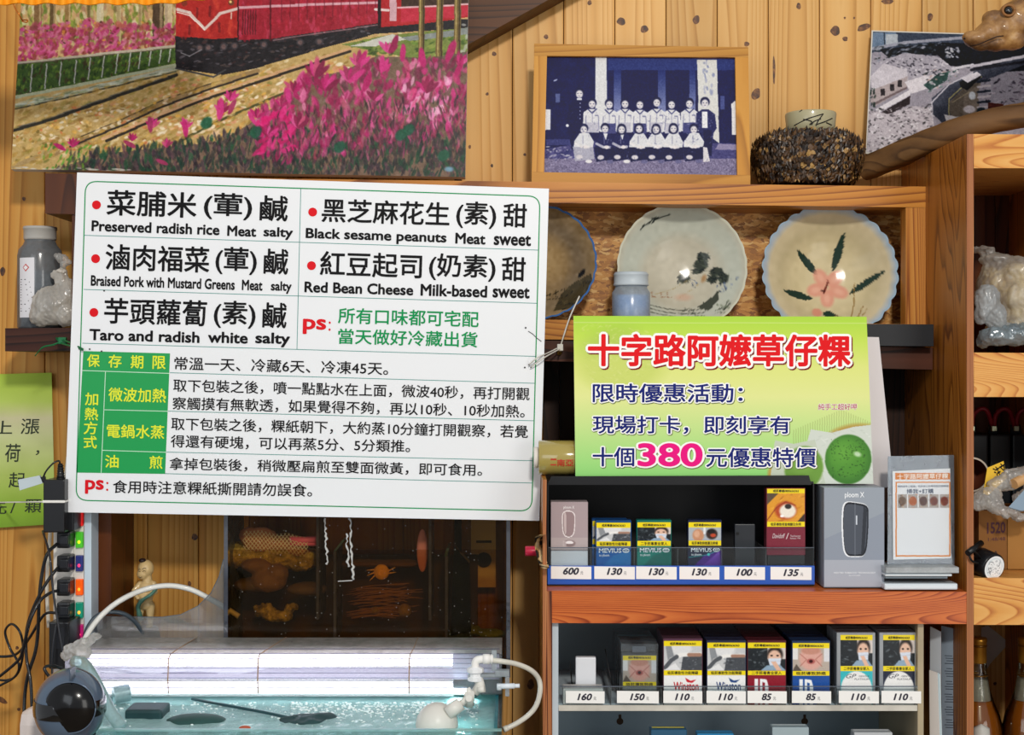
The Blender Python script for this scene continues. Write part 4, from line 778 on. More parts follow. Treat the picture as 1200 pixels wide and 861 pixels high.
m = MB(); m.box((X(1037.5, 2.005), 2.006, Z(675.2, 2.005)), (X(1116, 2.005), 2.06, Z(672.4, 2.005)), .0008); o = build('slim_box', m, mat('#dde4e8', .25)); tag(o, 'thin white slab directly under the card stand foot', 'box')
# standing papers right of rack
def board(name, pts, Y, c, label, grp=None, t=.002, bend=0):
    m = MB(); m.pq(Surf(P(pts[0][0], pts[0][1], Y), (math.sin(bend), -math.cos(bend), 0)), pts, t); o = build(name, m, mat(c, .5)); tag(o, label, 'folder', grp); return o
def standing(name, pts, Y, c, label, yaw, t=.0018):
    S_ = Surf(P(pts[0][0], pts[0][1], Y), (math.sin(yaw), -math.cos(yaw), 0)); m = MB(); m.pq(S_, pts, t)
    th = thing(name, label, 'folder', (m.v[0][0], m.v[0][1], min(v[2] for v in m.v))); build('sheet', m, mat(c, .5), th); return th, S_
standing('paper_board', [(1090, 734), (1102, 740), (1102.5, 1040), (1089, 1040)], 2.06, '#b9bec4', 'tall grey white board standing right of the rack', -.9)
th, S_ = standing('menu_folder', [(1103, 733), (1121, 737), (1124, 1040), (1105, 1040)], 2.07, '#7f8b98', 'blue grey menu folder standing against the cabinet side', -.45)
m = MB()
for i, y in enumerate(range(768, 858, 3)):
    if i % 5 == 4: continue
    strip(m, S_, (1107+(i % 3), y), (1116+(i*7 % 5), y+.4), .8, .0005)
build('lettering', m, mat('#39414c', .5), th)
standing('paper_board', [(1089, 785), (1098, 788), (1107, 1040), (1091, 1040)], 2.045, '#d9d2cc', 'cream paper standing in front of the grey boards', -.8)
standing('paper_board', [(1098, 788), (1101, 790), (1108, 1040), (1105, 1040)], 2.04, '#cfe3ea', 'thin pale blue paper edge beside the cream paper', -1.0)

# ================================================================ BOWLS
def bowl(cx, cy, R_px, Y, tilt, inner, rimc, paint, label, squash=1.0, dark=None, amp=.02):
    R0 = R_px*Y/F; c = P(cx, cy, Y); a = tilt; ux = Vector((1, 0, 0)); uz = Vector((0, math.sin(a), math.cos(a))); un = Vector((0, -math.cos(a), math.sin(a)))   # un points to viewer
    t_ = thing('bowl', label, 'bowl', c-uz*R0, 'painted ceramic bowls on the wall shelf')
    R = Ras(-1.05, -1.05, 1.05, 1.05, 110, inner); R.ell(0, 0, .98, .98, inner, 1); paint(R)
    prof = [(0, -.372), (.16, -.364), (.3, -.345), (.42, -.317), (.52, -.28), (.62, -.23), (.72, -.175), (.82, -.115), (.9, -.06), (.95, -.028), (.985, -.006), (1, 0)]
    fine = []
    for (r0, h0), (r1, h1) in zip(prof, prof[1:]):
        for k in range(5): fine.append((r0+(r1-r0)*k/5, h0+(h1-h0)*k/5))
    fine.append(prof[-1]); n = 180; nr = len(fine); pos = np.zeros((nr, n+1, 3)); col = np.zeros((nr, n+1, 3))
    out = []
    for i, (r, h) in enumerate(fine):
        for k in range(n+1):
            q = 2*math.pi*k/n; sc = 1+amp*abs(math.sin(q*14))*max(0, (r-.82)/.18)**1.5-amp*max(0, (r-.82)/.18)**1.5
            p = c+ux*(r*sc*R0*math.cos(q))+uz*(r*sc*R0*math.sin(q))+un*(h*R0); pos[i, k] = p[:]
            col[i, k] = R.sample(np.array([r*math.cos(q)]), np.array([-r*math.sin(q)]))[0] if r < .965 else H(rimc)
    grid_mesh('inside', pos[::-1], col[::-1], n+1, nr, t_, GLAZE, 'glazed painted inside')
    m = MB(); vs = []; op = [(1, 0), (1.0, -.03), (.9, -.1), (.72, -.21), (.5, -.33), (.36, -.385), (.34, -.45), (.28, -.45), (.28, -.40), (0, -.40)]; n = 84
    for r, h in op:
        for k in range(n):
            q = 2*math.pi*k/n; sc = 1+amp*abs(math.sin(q*14))*max(0, (r-.82)/.18)**1.5-amp*max(0, (r-.82)/.18)**1.5; vs.append(c+ux*(r*sc*R0*math.cos(q))+uz*(r*sc*R0*math.sin(q))+un*(h*R0))
    m.add(vs, [(i*n+k, (i+1)*n+k, (i+1)*n+(k+1) % n, i*n+(k+1) % n) for i in range(len(op)-1) for k in range(n)], 0, True); build('outside', m, mat(rimc, .3, coat=.3), t_)
def p_b1(R):
    R.noise(.03, .12); R.ell(0, 0, .97, .97, '#5b5a5e', .45, 0, .35); R.ell(-.05, .05, .78, .78, '#8b7350', 1, 0, .35); R.ell(.1, -.1, .5, .5, '#a58a60', .9, 0, .6); R.noise(.025, .05)
    R.poly([(.25, .85), (.4, .5), (.62, .32), (.9, .2), (.93, .45), (.6, .8)], '#3c3524', .85); R.ell(.74, .18, .1, .05, '#16181a', 1, -.9); R.dabs([(.3, .5), (.9, .2), (.85, .6), (.4, .85)], 60, (.01, .06), (.005, .02), ['#1f2124', '#5c5138'], (-1, 0), .8)
    R.pl([(.1, .55), (.3, .5), (.45, .42)], .012, '#2b2518'); R.pl([(.05, .62), (.4, .6)], .01, '#2b2518'); R.pl([(.2, .5), (.2, .62)], .01, '#2b2518'); R.pl([(.3, .45), (.3, .6)], .01, '#2b2518')
def p_b2(R):
    R.noise(.012, .1); R.ell(0, 0, 1, 1, '#b9bcae', 1, 0, .12); R.ell(.02, .06, .72, .70, '#b9b3a0', 1, 0, .25); R.ell(-.1, .0, .5, .5, '#c2bba8', .8, 0, .7); R.noise(.012, .06)
    R.pl([(-.62, -.60), (-.58, -.66), (-.47, -.72), (-.44, -.77), (-.30, -.80), (-.16, -.84)], .022, '#2e3432'); R.poly([(-.45, -.70), (-.42, -.78), (-.30, -.81)], '#2e3432')
    for x, y, a, b_ in ((.33, -.10, .12, .10), (.36, -.22, .10, .07), (.28, .0, .09, .05), (.07, .11, .10, .09), (.56, .03, .11, .08), (.66, .14, .08, .09), (.5, .14, .08, .07)):
        R.ell(x, y, a, b_, '#2c332c', .95, 0, .2); R.dabs([(x-a, y-b_), (x+a, y-b_), (x+a, y+b_), (x-a, y+b_)], 26, (.008, .03), (.006, .016), ['#12181a', '#4b5446', '#1d2528'], (-1, 1), .9)
    for x, y in ((.24, .17), (.62, .28), (.8, .22), (.72, .34)): R.dabs([(x-.06, y-.08), (x+.06, y-.08), (x+.06, y+.08), (x-.06, y+.08)], 16, (.006, .03), (.005, .012), ['#39507a', '#26344a', '#8d97a6'], (-1, 1), .85)
    R.ell(.37, .12, .05, .09, '#9a6a3a', .7, .4, .6); R.pl([(.2, .1), (-.1, .28), (-.4, .38)], .008, '#a08a5c', .7); R.pl([(.3, .2), (.0, .42)], .008, '#a08a5c', .7)
    R.ell(.05, .42, .18, .08, '#c49a82', .6, 0, .6); R.poly([(.25, .58), (.45, .45), (.6, .30), (.56, .5), (.42, .66), (.3, .62)], '#33382e', .9)
    for y in (.62, .68, .74): R.pl([(-.5, y-.06), (-.2, y), (.1, y+.02), (.35, y)], .014, '#3a3e34', .8)
    for x in (-.45, -.3, -.2): R.pl([(x, .34), (x, .42), (x+.06, .42)], .012, '#8c5a3c', .8)
    R.dabs([(.0, .6), (.2, .6), (.2, .72), (.0, .72)], 20, (.01, .04), (.005, .015), ['#33382e'], (-1, 1), .7); R.dabs([(.55, .55), (.75, .5), (.7, .72), (.5, .7)], 26, (.01, .04), (.006, .02), ['#33382e', '#55604a'], (-1, 1), .8)
def leaf(R, a, b_, w, c):
    a = np.array(a); b_ = np.array(b_); d = b_-a; n = np.array([-d[1], d[0]]); n = n/np.hypot(*n)*w; L1 = [tuple(a+d*t+n*math.sin(math.pi*t)**.8*(1-.35*t)) for t in np.linspace(0, 1, 9)]; L2 = [tuple(a+d*t-n*math.sin(math.pi*t)**.8*(1-.35*t)) for t in np.linspace(1, 0, 9)]; R.poly(L1+L2, c)
def p_b3(R):
    R.ell(0, 0, 1.02, 1.02, '#a9b4bd', 1, 0, .05); R.ell(.01, 0, .95, .95, '#cdbf9c', 1, 0, .08); R.ell(.0, -.0, .88, .88, '#b3a681', .8, 0, .25); R.ell(.02, .04, .74, .74, '#c9bb93', 1, 0, .3); R.ell(.1, .1, .5, .5, '#d3c6a0', .8, 0, .8); R.noise(.012, .07)
    G_ = '#24382f'; leaf(R, (-.10, -.02), (-.43, -.40), .07, G_); leaf(R, (.12, -.08), (.28, -.66), .075, G_); leaf(R, (-.20, .34), (-.66, .24), .075, G_); leaf(R, (.32, .28), (.86, -.06), .06, G_)
    for q in range(5):
        a = q*1.257+.4; R.ell(.03+.17*math.cos(a), .16+.17*math.sin(a), .17, .12, '#d7957f', .9, a, .3); R.ell(.03+.18*math.cos(a), .16+.18*math.sin(a), .1, .06, '#e0ab93', .8, a, .6)
    R.pl([(-.03, .25), (.05, .06)], .028, '#6a2a1e'); R.pl([(-.06, .2), (-.01, .22)], .02, '#3a1a16')
    R.ell(-.16, .56, .09, .08, '#cf8b74', .95, 0, .3); leaf(R, (-.08, .58), (.12, .60), .08, G_); R.pl([(.10, .6), (.2, .66), (.26, .76)], .018, '#5a4423')
    for e in ((.42, .1), (.5, .48), (.56, .52)): R.pl([(.28, .76), ((.28+e[0])/2+.04, (.76+e[1])/2), e], .012, '#8a6a33')
    R.dabs([(.2, .74), (.45, .7), (.4, .82), (.2, .82)], 14, (.01, .05), (.004, .01), ['#4a3a20'], (-.4, .4), .8)
SB = Z(377, 2.25)
bowl(631, 306, 69, 2.235, .16, '#8b7350', '#3f6ca8', p_b1, 'brown glazed bowl with blue rim half hidden by menu board')
bowl(799.5, 312.5, 76.5, 2.235, .13, '#b9b3a0', '#c9c8b4', p_b2, 'pale grey bowl painted with dark trees and a flying bird', amp=.012)
bowl(973, 318, 80.5, 2.235, .16, '#c9bb93', '#9db4c4', p_b3, 'cream bowl painted with pink flower and dark leaves', amp=.035)
# blue bottle in front of bowl
B = P(741.5, 380, 2.19); zb0 = Z(377, 2.2); t_ = thing('pill_bottle', 'small clear bottle with light blue contents before the pale bowl', 'bottle', (B.x, 2.235, zb0)); yb = 2.2205; t_.location.y = yb; ORG[t_.name].y = yb
u = 2.2/F; h0 = Z(337, 2.2)-zb0
m = MB(); m.lathe([(0, .001), (22*u, .001), (22.5*u, .004), (22.5*u, h0-5*u), (19*u, h0), (19*u, h0+3*u), (0, h0+3*u)], (B.x, yb, zb0), 'Z', 36); build('glass_body', m, FROST, t_)
m = MB(); m.lathe([(0, .002), (21*u, .002), (21*u, h0-8*u), (0, h0-8*u)], (B.x, yb, zb0), 'Z', 30); build('contents', m, mat('#5b9fe0', .5), t_)
m = MB(); m.lathe([(0, 0), (21*u, 0), (21*u, 2*u), (20.3*u, 3*u), (20.3*u, 12*u), (21*u, 13*u), (19*u, 16*u), (0, 16.5*u)], (B.x, yb, zb0+h0+3*u), 'Z', 36, fn=lambda q, r, h: 1+.012*math.sin(q*40)); build('cap', m, mat('#b9c2c8', .4), t_)
# ================================================================ RAILWAY PAINTING
S = lean(300, 203, 2.215, .10); pt = thing('painting', 'oil painting of red train beside pink azaleas above menu board', 'painting', S.at(290, 205))
quad = [(27.5, -42), (549.5, -42), (545, 207.5), (13, 198)]
m = MB(); m.pq(S, quad, .016); build('canvas', m, mat('#cfcac2', .7), pt)
R = Ras(10, -44, 552, 210, 1.5, '#c9a878'); D = R.dabs
D([(10, -44), (552, -44), (552, 60), (10, 60)], 500, (3, 9), (1.5, 4), ['#a39a4e', '#c3b27a', '#7c8a3a', '#d0c69a', '#8c7a4a'], (1.1, 1.9), .9); D([(18, 0), (208, 0), (208, 48), (18, 54)], 420, (3, 9), (1.5, 3.5), ['#8a9a3e', '#a8ac58', '#c9b98a', '#7d7444', '#b08a6c', '#6f8636', '#d6cda8'], (1.0, 2.0), .85)
for x, w, c in ((45, 9, '#8a6c46'), (62, 6, '#6f5a38'), (80, 7, '#a08252'), (105, 4, '#7a6a40'), (118, 8, '#cdc4a4'), (140, 5, '#b3a176'), (165, 4, '#a8946a'), (186, 13, '#5a4632'), (196, 5, '#b9a68a'), (200, 5, '#cdbb98'), (310, 8, '#6a5434'), (420, 9, '#6a5434')):
    R.line((x, -44), (x-1, 54), w, c); R.line((x+w*.25, -44), (x+w*.2, 54), w*.25, '#d8c49a', .5)
D([(22, 32), (100, 24), (200, 30), (206, 52), (120, 62), (22, 72)], 260, (2, 8), (2, 4.5), ['#c65a86', '#b84a76', '#c96a94', '#a04a5c', '#a8586c', '#b8685a', '#8c4a4c'], (-1.2, .4), .9); D([(22, 34), (206, 30), (206, 52), (120, 62), (22, 72)], 260, (2, 6), (1.4, 3.2), ['#b03c72', '#c04a84', '#9a3a52', '#cc7a96', '#94503c'], (-1.8, -.6), .8)
D([(22, 28), (140, 20), (206, 30), (206, 52), (120, 62), (22, 72)], 70, (1, 3), (1, 2), ['#7a2c2c', '#8b3a30', '#d9a04a', '#5a3a2a'], (-1, 1), .8)
R.poly([(20, 74), (206, 56), (206, 76), (18, 112)], '#48612a'); D([(20, 74), (206, 56), (206, 78), (18, 112)], 330, (1.5, 5), (1, 2.4), ['#3f5c24', '#5f7d30', '#2c431c', '#78913c', '#4a3b22'], (-1.6, -.6), .85)
R.pl([(20, 74), (60, 70), (130, 62), (206, 54)], 3, '#b9b09c'); R.pl([(20, 75.5), (130, 64), (206, 56)], 1, '#6a6252')
for i, (xa, ya, yb) in enumerate(((38, 76, 107), (55, 75, 104), (72, 73, 100), (89.5, 71, 97), (106, 68, 93), (122, 66, 90), (138, 64, 86), (153, 62, 83), (165, 61, 80), (177, 60, 77), (189, 59, 74), (200, 58, 72))): R.line((xa, ya), (xa-2.5, yb), 1.6, '#b5b7ae'); R.line((xa+1, ya), (xa-1.5, yb), .6, '#4c5440')
R.poly([(10, 118), (206, 74), (330, 60), (430, 42), (552, 40), (552, 210), (10, 210)], '#c2a770')
D([(16, 125), (206, 80), (560, 50), (552, 140), (200, 175), (12, 200)], 700, (2, 8), (1.2, 3.4), ['#b9975a', '#cfae72', '#a98a4c', '#d8be90', '#c29a5a', '#9c7f44', '#e0cfa8', '#8f8a4a'], (-.75, -.15), .85)
D([(130, 120), (330, 80), (420, 62), (420, 100), (300, 160), (180, 160)], 260, (2, 7), (1.3, 3.4), ['#dcb890', '#e6c8a6', '#d9a07c', '#d8ac5c', '#efdcc0', '#c88a4c', '#f2e8d4'], (-.8, -.1), .85)
D([(205, 95), (240, 90), (235, 110), (195, 115)], 22, (2, 4), (1.5, 2.5), ['#e08c70', '#d9705a', '#e8b48c'], (-.5, .2), .8)
D([(16, 150), (120, 120), (120, 170), (14, 190)], 90, (1, 3.5), (1, 2.4), ['#e4dcc8', '#d6c092', '#8a7438', '#e8c070', '#7c6a30', '#c87848'], (-1, 1), .85)
R.pl([(18, 114), (100, 98), (206, 76)], 3.5, '#b3b99c'); R.pl([(18, 124), (60, 116), (130, 98), (206, 80)], 4.5, '#b9bba8'); R.pl([(17, 128), (80, 114), (206, 84)], 1.8, '#4a4a38')
R.pl([(15, 153), (60, 140), (130, 115), (207, 88)], 4, '#3b362c'); R.pl([(15, 150.5), (60, 137.5), (130, 112.5), (207, 86)], 1.4, '#7c7666')
R.pl([(60, 182), (130, 150), (190, 122), (250, 100), (302, 83)], 6, '#a58a60'); R.pl([(82, 172), (145, 146), (190, 125), (250, 103), (302, 86)], 2, '#453a2a'); R.pl([(95, 160), (145, 139), (190, 117.5), (250, 97)], 1.4, '#5a4c34')
R.pl([(125, 165), (170, 145), (235, 118), (300, 97), (350, 80), (410, 60)], 3.4, '#3c3226'); R.pl([(120, 163), (170, 142), (235, 115), (300, 93), (350, 77), (410, 57)], 3, '#d8b48c')
R.pl([(205, 168), (265, 138), (300, 123), (345, 104), (364, 97)], 3, '#5d5a32'); R.pl([(15, 195), (80, 170)], 5, '#b0976a')
R.poly([(400, 52), (450, 42), (560, 30), (560, 90), (470, 66)], '#7f8c4a'); D([(400, 50), (552, 34), (552, 95), (450, 70)], 160, (2, 6), (1, 2.4), ['#6f8a3a', '#95a050', '#4f6a2a', '#3f5426'], (-.8, .2), .85); R.poly([(410, 54), (460, 40), (478, 46), (440, 54)], '#c9c7bc'); R.poly([(470, 44), (552, 32), (552, 40), (480, 48)], '#8f9490')
D([(16, 122), (206, 84), (330, 86), (300, 140), (200, 170), (14, 196)], 520, (2.5, 7), (1.4, 3), ['#b08c48', '#c8a458', '#9c8a40', '#d8b878', '#8a7034', '#c09a4c', '#b8a060'], (-.7, -.2), .6)
D([(60, 130), (300, 95), (330, 130), (200, 165), (40, 185)], 260, (2, 5), (1.2, 2.6), ['#e4c8a4', '#d09c70', '#c87c4c', '#ecdcc0', '#9a7840', '#dcae54', '#f0e4cc'], (-.8, .2), .85)
R.pl([(15, 153), (60, 140), (130, 115), (207, 88)], 3.4, '#38342a'); R.pl([(82, 172), (145, 146), (190, 125), (250, 103), (302, 86)], 2.4, '#40362a'); R.pl([(125, 165), (170, 145), (235, 118), (300, 97), (350, 80), (410, 60)], 2.8, '#3c3226'); R.pl([(120, 162), (170, 142), (235, 115), (300, 93), (350, 77), (410, 57)], 2.4, '#d0a880')
D([(18, 120), (206, 80), (206, 84), (18, 126)], 60, (3, 9), (.8, 1.6), ['#9aa480', '#ccd0bc', '#7c8468'], (-.3, -.15), .8)
# train
R.poly([(205, 42), (300, 40), (420, 28), (445, 26), (560, 22), (560, 32), (440, 40), (380, 56), (300, 80), (262, 88), (206, 80)], '#282428')
D([(206, 46), (300, 44), (440, 30), (440, 38), (300, 78), (206, 80)], 240, (1.5, 5), (.7, 2), ['#161418', '#3c383e', '#5a4c48', '#6f6a70', '#221c20', '#4a3030'], (-.5, .2), .85)
for x in (234, 244, 262, 275, 309, 352, 374): R.ell(x, 56-(x-234)*.05, 5, 5, '#4a4448'); R.ell(x, 56-(x-234)*.05, 3, 3, '#8d6f6a', .6)
R.pl([(212, 62), (222, 66), (236, 58)], 1, '#8d8a8e'); R.pl([(206, 80), (250, 90), (264, 82)], 2, '#4d4c4e')
R.poly([(206, -44), (279, -44), (279, 44), (250, 46), (206, 42)], '#b7322c'); D([(207, -44), (279, -44), (279, 44), (207, 42)], 130, (2, 7), (1.5, 3), ['#c63a30', '#a62a28', '#d2513c', '#b83230'], (1.2, 1.8), .7)
R.pl([(208, 11), (222, 15), (240, 34), (258, 16), (279, 10)], 3.2, '#dcc8c0'); R.pl([(208, 14), (222, 18), (240, 35)], 1.2, '#f2e4dc')
for x, y, w in ((222, 30, 3), (231, 10, 2.4), (246, 8, 3), (257, 27, 3)): R.line((x, y), (x, y+10), w, '#7c1f20', .8)
R.line((271, 15), (271, 22), 1.4, '#e6d2c4'); R.ell(271, 3, 4, 4, '#7d4a30'); R.ell(270, 2, 1.8, 1.8, '#f0cf8a'); R.ell(216, 4, 4, 4, '#8c3a28')
R.poly([(279, -44), (445, -44), (445, 27), (320, 45), (279, 47)], '#a5273a'); D([(280, -44), (445, -44), (445, 26), (320, 44), (281, 46)], 260, (2, 8), (1.5, 3), ['#b82c40', '#9a2036', '#c43a58', '#8c1c2c', '#c24a66'], (1.3, 1.8), .75)
R.pl([(279, 9), (320, 7), (445, 3)], 3, '#d6a8b0'); R.pl([(317, -44), (317, 45)], 1.5, '#5d1420'); R.pl([(279, -44), (279, 47)], 1.6, '#4d1018')
for x in range(285, 303, 3): R.line((x, 12), (x-1, 40), 1.1, '#4f1420', .8)
for x in range(330, 442, 10): R.line((x, -10), (x, 26-(x-330)*.1), 1, '#6c1428', .6)
R.pl([(320, 47), (380, 38), (445, 29)], 1.4, '#d0a0a6', .6)
R.poly([(446, -44), (552, -44), (552, 20), (500, 27), (447, 32)], '#b32a30'); R.poly([(470, -44), (552, -44), (552, 6), (470, 8)], '#4a3428'); R.pl([(440, 11), (455, 12)], 3, '#e0ccc8'); R.pl([(466, 9), (552, 5)], 2, '#e0b8bc'); R.rect(457, -44, 465, 25, '#cfaab0'); R.poly([(470, 10), (552, 7), (552, 18), (500, 24), (470, 26)], '#c2344a'); R.rect(443, -44, 447, 34, '#2a1418')
for x, w in ((494, 7), (515, 8), (536, 8)): R.pl([(x+1, -44), (x, 40), (x-1, 82)], w, '#7d6a3e'); R.pl([(x+3, -44), (x+2, 80)], 1.8, '#4c3e22'); R.pl([(x-1, -44), (x-2, 76)], 1.5, '#b3a068')
D([(545, 10), (552, 10), (552, 90), (540, 60)], 20, (2, 5), (1, 3), ['#b9bab4', '#8f938e'], (0, 3), .8)
# azaleas
R.poly([(60, 200), (120, 180), (200, 172), (260, 165), (300, 140), (330, 118), (352, 92), (400, 84), (440, 66), (500, 68), (552, 60), (552, 210), (60, 210)], '#6a5450', .75)
D([(70, 182), (200, 168), (300, 150), (552, 165), (552, 208), (60, 200)], 520, (3, 10), (1, 3), ['#2c4638', '#1f3a30', '#3d4a3c', '#4a443c', '#58504a', '#2a5a3c', '#3a2c30'], (-1.9, -.9), .85)
D([(110, 176), (200, 166), (300, 150), (420, 150), (552, 140), (552, 208), (80, 202)], 900, (3, 9), (1.2, 3), ['#2c4638', '#1f4434', '#4a443c', '#3a3438', '#5a4a4c', '#2a5a3c', '#30282e', '#4c3a44', '#6a4a54'], (-2.1, -1.0), .85)
D([(48, 168), (110, 172), (100, 202), (50, 200)], 50, (2, 6), (1, 2), ['#7fa23c', '#4c7a2c', '#5aa83c', '#b5a878'], (-1.6, -.5), .8)
PK = ['#c22a78', '#b5246c', '#d0408a', '#9c2458', '#a83c68', '#d55c98', '#8c2450', '#c95a80']
D([(300, 130), (330, 112), (352, 90), (400, 92), (440, 72), (500, 70), (552, 66), (552, 150), (440, 170), (330, 190), (300, 180)], 620, (4, 12), (1.5, 4.5), PK+['#7a3c50', '#6a4048', '#e088ac'], (-2.1, -1.0), .85)
D([(470, 90), (530, 90), (530, 140), (470, 140)], 60, (3, 8), (2, 4.5), ['#e07ab0', '#ea9ac2', '#d8588a', '#f0bcd4'], (-2, -.6), .8)
D([(300, 135), (552, 100), (552, 175), (320, 190)], 330, (3, 9), (1, 2.4), ['#8c3c60', '#7a3850', '#a04a70', '#5c3444', '#b86a84', '#a8485c', '#6c5448'], (-2.0, -1.1), .75)
D([(300, 145), (345, 120), (345, 175), (300, 180)], 50, (4, 11), (2, 5), ['#d81c78', '#e03a8c', '#c01868'], (-1.4, -.2), .9)
D([(320, 130), (552, 110), (552, 180), (320, 195)], 190, (3, 9), (.8, 2), ['#3a2830', '#5a3840', '#48403a', '#8c6a58', '#2e3a30'], (-2.0, -1.1), .7)
for (x, y, s_) in ((370, 90, 22), (420, 78, 19), (345, 108, 17), (456, 62, 16), (330, 125, 14), (500, 108, 20), (410, 96, 22), (382, 106, 20), (447, 84, 18), (260, 132, 14), (178, 150, 14), (218, 150, 12), (155, 165, 10), (270, 118, 12), (302, 138, 12), (85, 172, 10), (440, 118, 16), (350, 150, 18), (315, 160, 16), (540, 76, 12), (195, 172, 9)):
    for a in (-2.3, -1.9, -1.5, -1.1, -.7): 
        l = s_*random.uniform(.45, .7); R.ell(x+math.cos(a)*l*.8, y+math.sin(a)*l*.8, l, l*.30, random.choice(PK), .95, a, .3)
for (x, y, a, l) in ((472, 62, -1.5, 12), (462, 52, -1.25, 13), (528, 60, -1.2, 16), (538, 80, -1.1, 12), (495, 68, -1.7, 14), (338, 112, -1.7, 11), (152, 169, .5, 9), (176, 146, -1.6, 11), (70, 172, .5, 9), (295, 138, 1.1, 10), (217, 150, -1.7, 12), (258, 128, -1.5, 15), (272, 125, -1.1, 11), (190, 190, .4, 9), (430, 96, -1.2, 14)): R.ell(x, y, l, l*.32, random.choice(PK[:5]), .95, a, .25)
for (x, y) in ((242, 144), (398, 172), (470, 158), (520, 182), (300, 155), (479, 152)): R.ell(x, y, 9, 7, '#1f6248', .9, -.8, .3)
R.ell(526, 198, 7, 4, '#7fa8bc', .9, 0, .5); D([(13, 195), (160, 198), (160, 202), (13, 201)], 30, (3, 8), (1, 1.6), ['#cfcac0'], (0, .1), .7)
R.noise(.022, .8); R.noise(.02, 3); R.a = np.clip(R.a, 0, 1)**1.18
plate('painted_front', R, S, tuple(quad), pt, .0005, PAINTED)
# copper wire, orange valance
m = MB(); m.tube(pc([(10, -30, 2.19), (16, 5, 2.19), (23, 18, 2.19), (26, 24, 2.2)], 6)+pc([(26, 25, 2.195), (31, 26, 2.192), (32, 23.5, 2.195), (27, 23.5, 2.20)], 5), .0011, 8); o = build('hanging_wire', m, mat('#c8742c', .3, .6)); tag(o, 'copper coloured wire at the upper left corner of the painting', 'wire')
m = MB(); vs = []; n = 120
for j in range(7):
    for i in range(n+1):
        u = i/n; x = -70+u*318; yb = 4.5 if x < 190 else 4.5-(x-190)*.12; y = -70+(yb+1.2*math.sin(i*.5)+70)*j/6; vs.append(P(x, y, 1.9+.006*math.sin(i*.9)*(j/6)+.0*j))
m.add(vs, [(j*(n+1)+i, j*(n+1)+i+1, (j+1)*(n+1)+i+1, (j+1)*(n+1)+i) for j in range(6) for i in range(n)], 0, True); m.add([(v[0], v[1]+.003, v[2]) for v in vs], [(j*(n+1)+i, (j+1)*(n+1)+i, (j+1)*(n+1)+i+1, j*(n+1)+i+1) for j in range(6) for i in range(n)], 0, True)
o = build('cloth_valance', m, mat('#f49a12', .7)); tag(o, 'orange cloth edge hanging in front of the painting top', 'cloth')

# ================================================================ CLASS PHOTO IN WOOD FRAME
S = lean(750, 214, 2.235, .09); fp = thing('picture_frame', 'wooden frame with blue toned old class photograph on the shelf', 'picture', S.at(750, 216))
m = MB(); m.pq(S, [(634, 60), (868, 62), (870, 208), (632, 206)], .004, off=-.001); build('backing', m, mat('#3a2c1c', .8), fp)
for nm, px, mm in (('top_rail', [(626, 51), (877, 55.4), (877, 67.2), (626, 65.3)], FRAMEW_X), ('bottom_rail', [(623, 201.5), (879.3, 205.2), (879.3, 217.5), (623, 213.8)], FRAMEW_X), ('stile', [(626, 65.4), (641, 65.5), (637.8, 201.6), (623.2, 201.4)], FRAMEW_Z), ('stile', [(861.5, 67.0), (877, 67.3), (879.2, 205.1), (864, 204.9)], FRAMEW_Z)):
    m = MB(); m.pq(S, px, .013, off=.010); build(nm, m, mm, fp)
R = Ras(636, 64, 868, 208, 2.2, '#141a52'); W = '#dcdce0'; NB = '#161c58'
R.noise(.015, 6); R.rect(710, 66, 862, 82, '#2d3a74'); R.rect(728, 82, 822, 150, '#151b50'); R.rect(698, 66, 711, 150, '#cfcfd0'); R.rect(711, 66, 713, 140, '#232a60')
for x, w in ((719, 9), (771, 9), (808, 7)): 
    for i in range(30): R.rect(x, 82+i*2, x+w, 84+i*2, tuple(np.array(H('#26336f'))*(1-i/30)+np.array(H('#9a9fc0'))*(i/30)))
R.poly([(817, 70), (840, 70), (843, 168), (819, 150)], '#cdccc8'); R.dabs([(822, 70), (838, 70), (836, 110), (824, 110)], 18, (1, 5), (.8, 2.2), ['#6d76a0', '#9498b4'], (1.2, 1.9), .7)
R.rect(844, 112, 849, 128, '#4c5488'); R.rect(651, 110, 656, 120, '#5c6490'); R.ell(651, 94, 3, 1, '#c5c9dd', .8, -.4)
R.poly([(636, 175), (700, 165), (862, 168), (868, 208), (636, 208)], '#4a4878'); R.poly([(842, 168), (868, 170), (868, 176), (838, 175)], '#8d86a4'); R.rect(636, 186, 868, 208, '#7d7692'); R.noise(.07, .7, (636, 186, 868, 208)); R.noise(.03, 2, (636, 176, 868, 208)); R.rect(640, 163, 672, 170, '#5a5c8c', .6); R.dabs([(640, 172), (670, 170), (672, 186), (640, 188)], 40, (1, 4), (.5, 1.4), ['#c9c6cc', '#23285c', '#8e8ba8'], (-1, .4), .8)
R.rect(636, 128, 645, 152, '#d4d4d8'); R.ell(641, 124, 3.5, 4, '#20265c'); R.poly([(857, 122), (864, 116), (864, 158), (858, 158)], '#d8d8da')
def head(x, y, r, hair=1, long=0):
    r = r*1.08
    R.ell(x, y-r*.25, r*1.15, r*1.15, '#191d48', 1, 0, .2)
    if long: R.ell(x, y+r*.3, r*1.25, r*1.1, '#191d48', 1, 0, .2)
    R.ell(x, y+r*.12, r*.88, r*1.0, '#d3cfd0', 1, 0, .3)
    for a in (-1, 1): R.ell(x+a*r*.36, y, r*.2, r*.12, '#4c4c70', .9)
    R.ell(x, y+r*.55, r*.3, r*.1, '#84809a', .9)
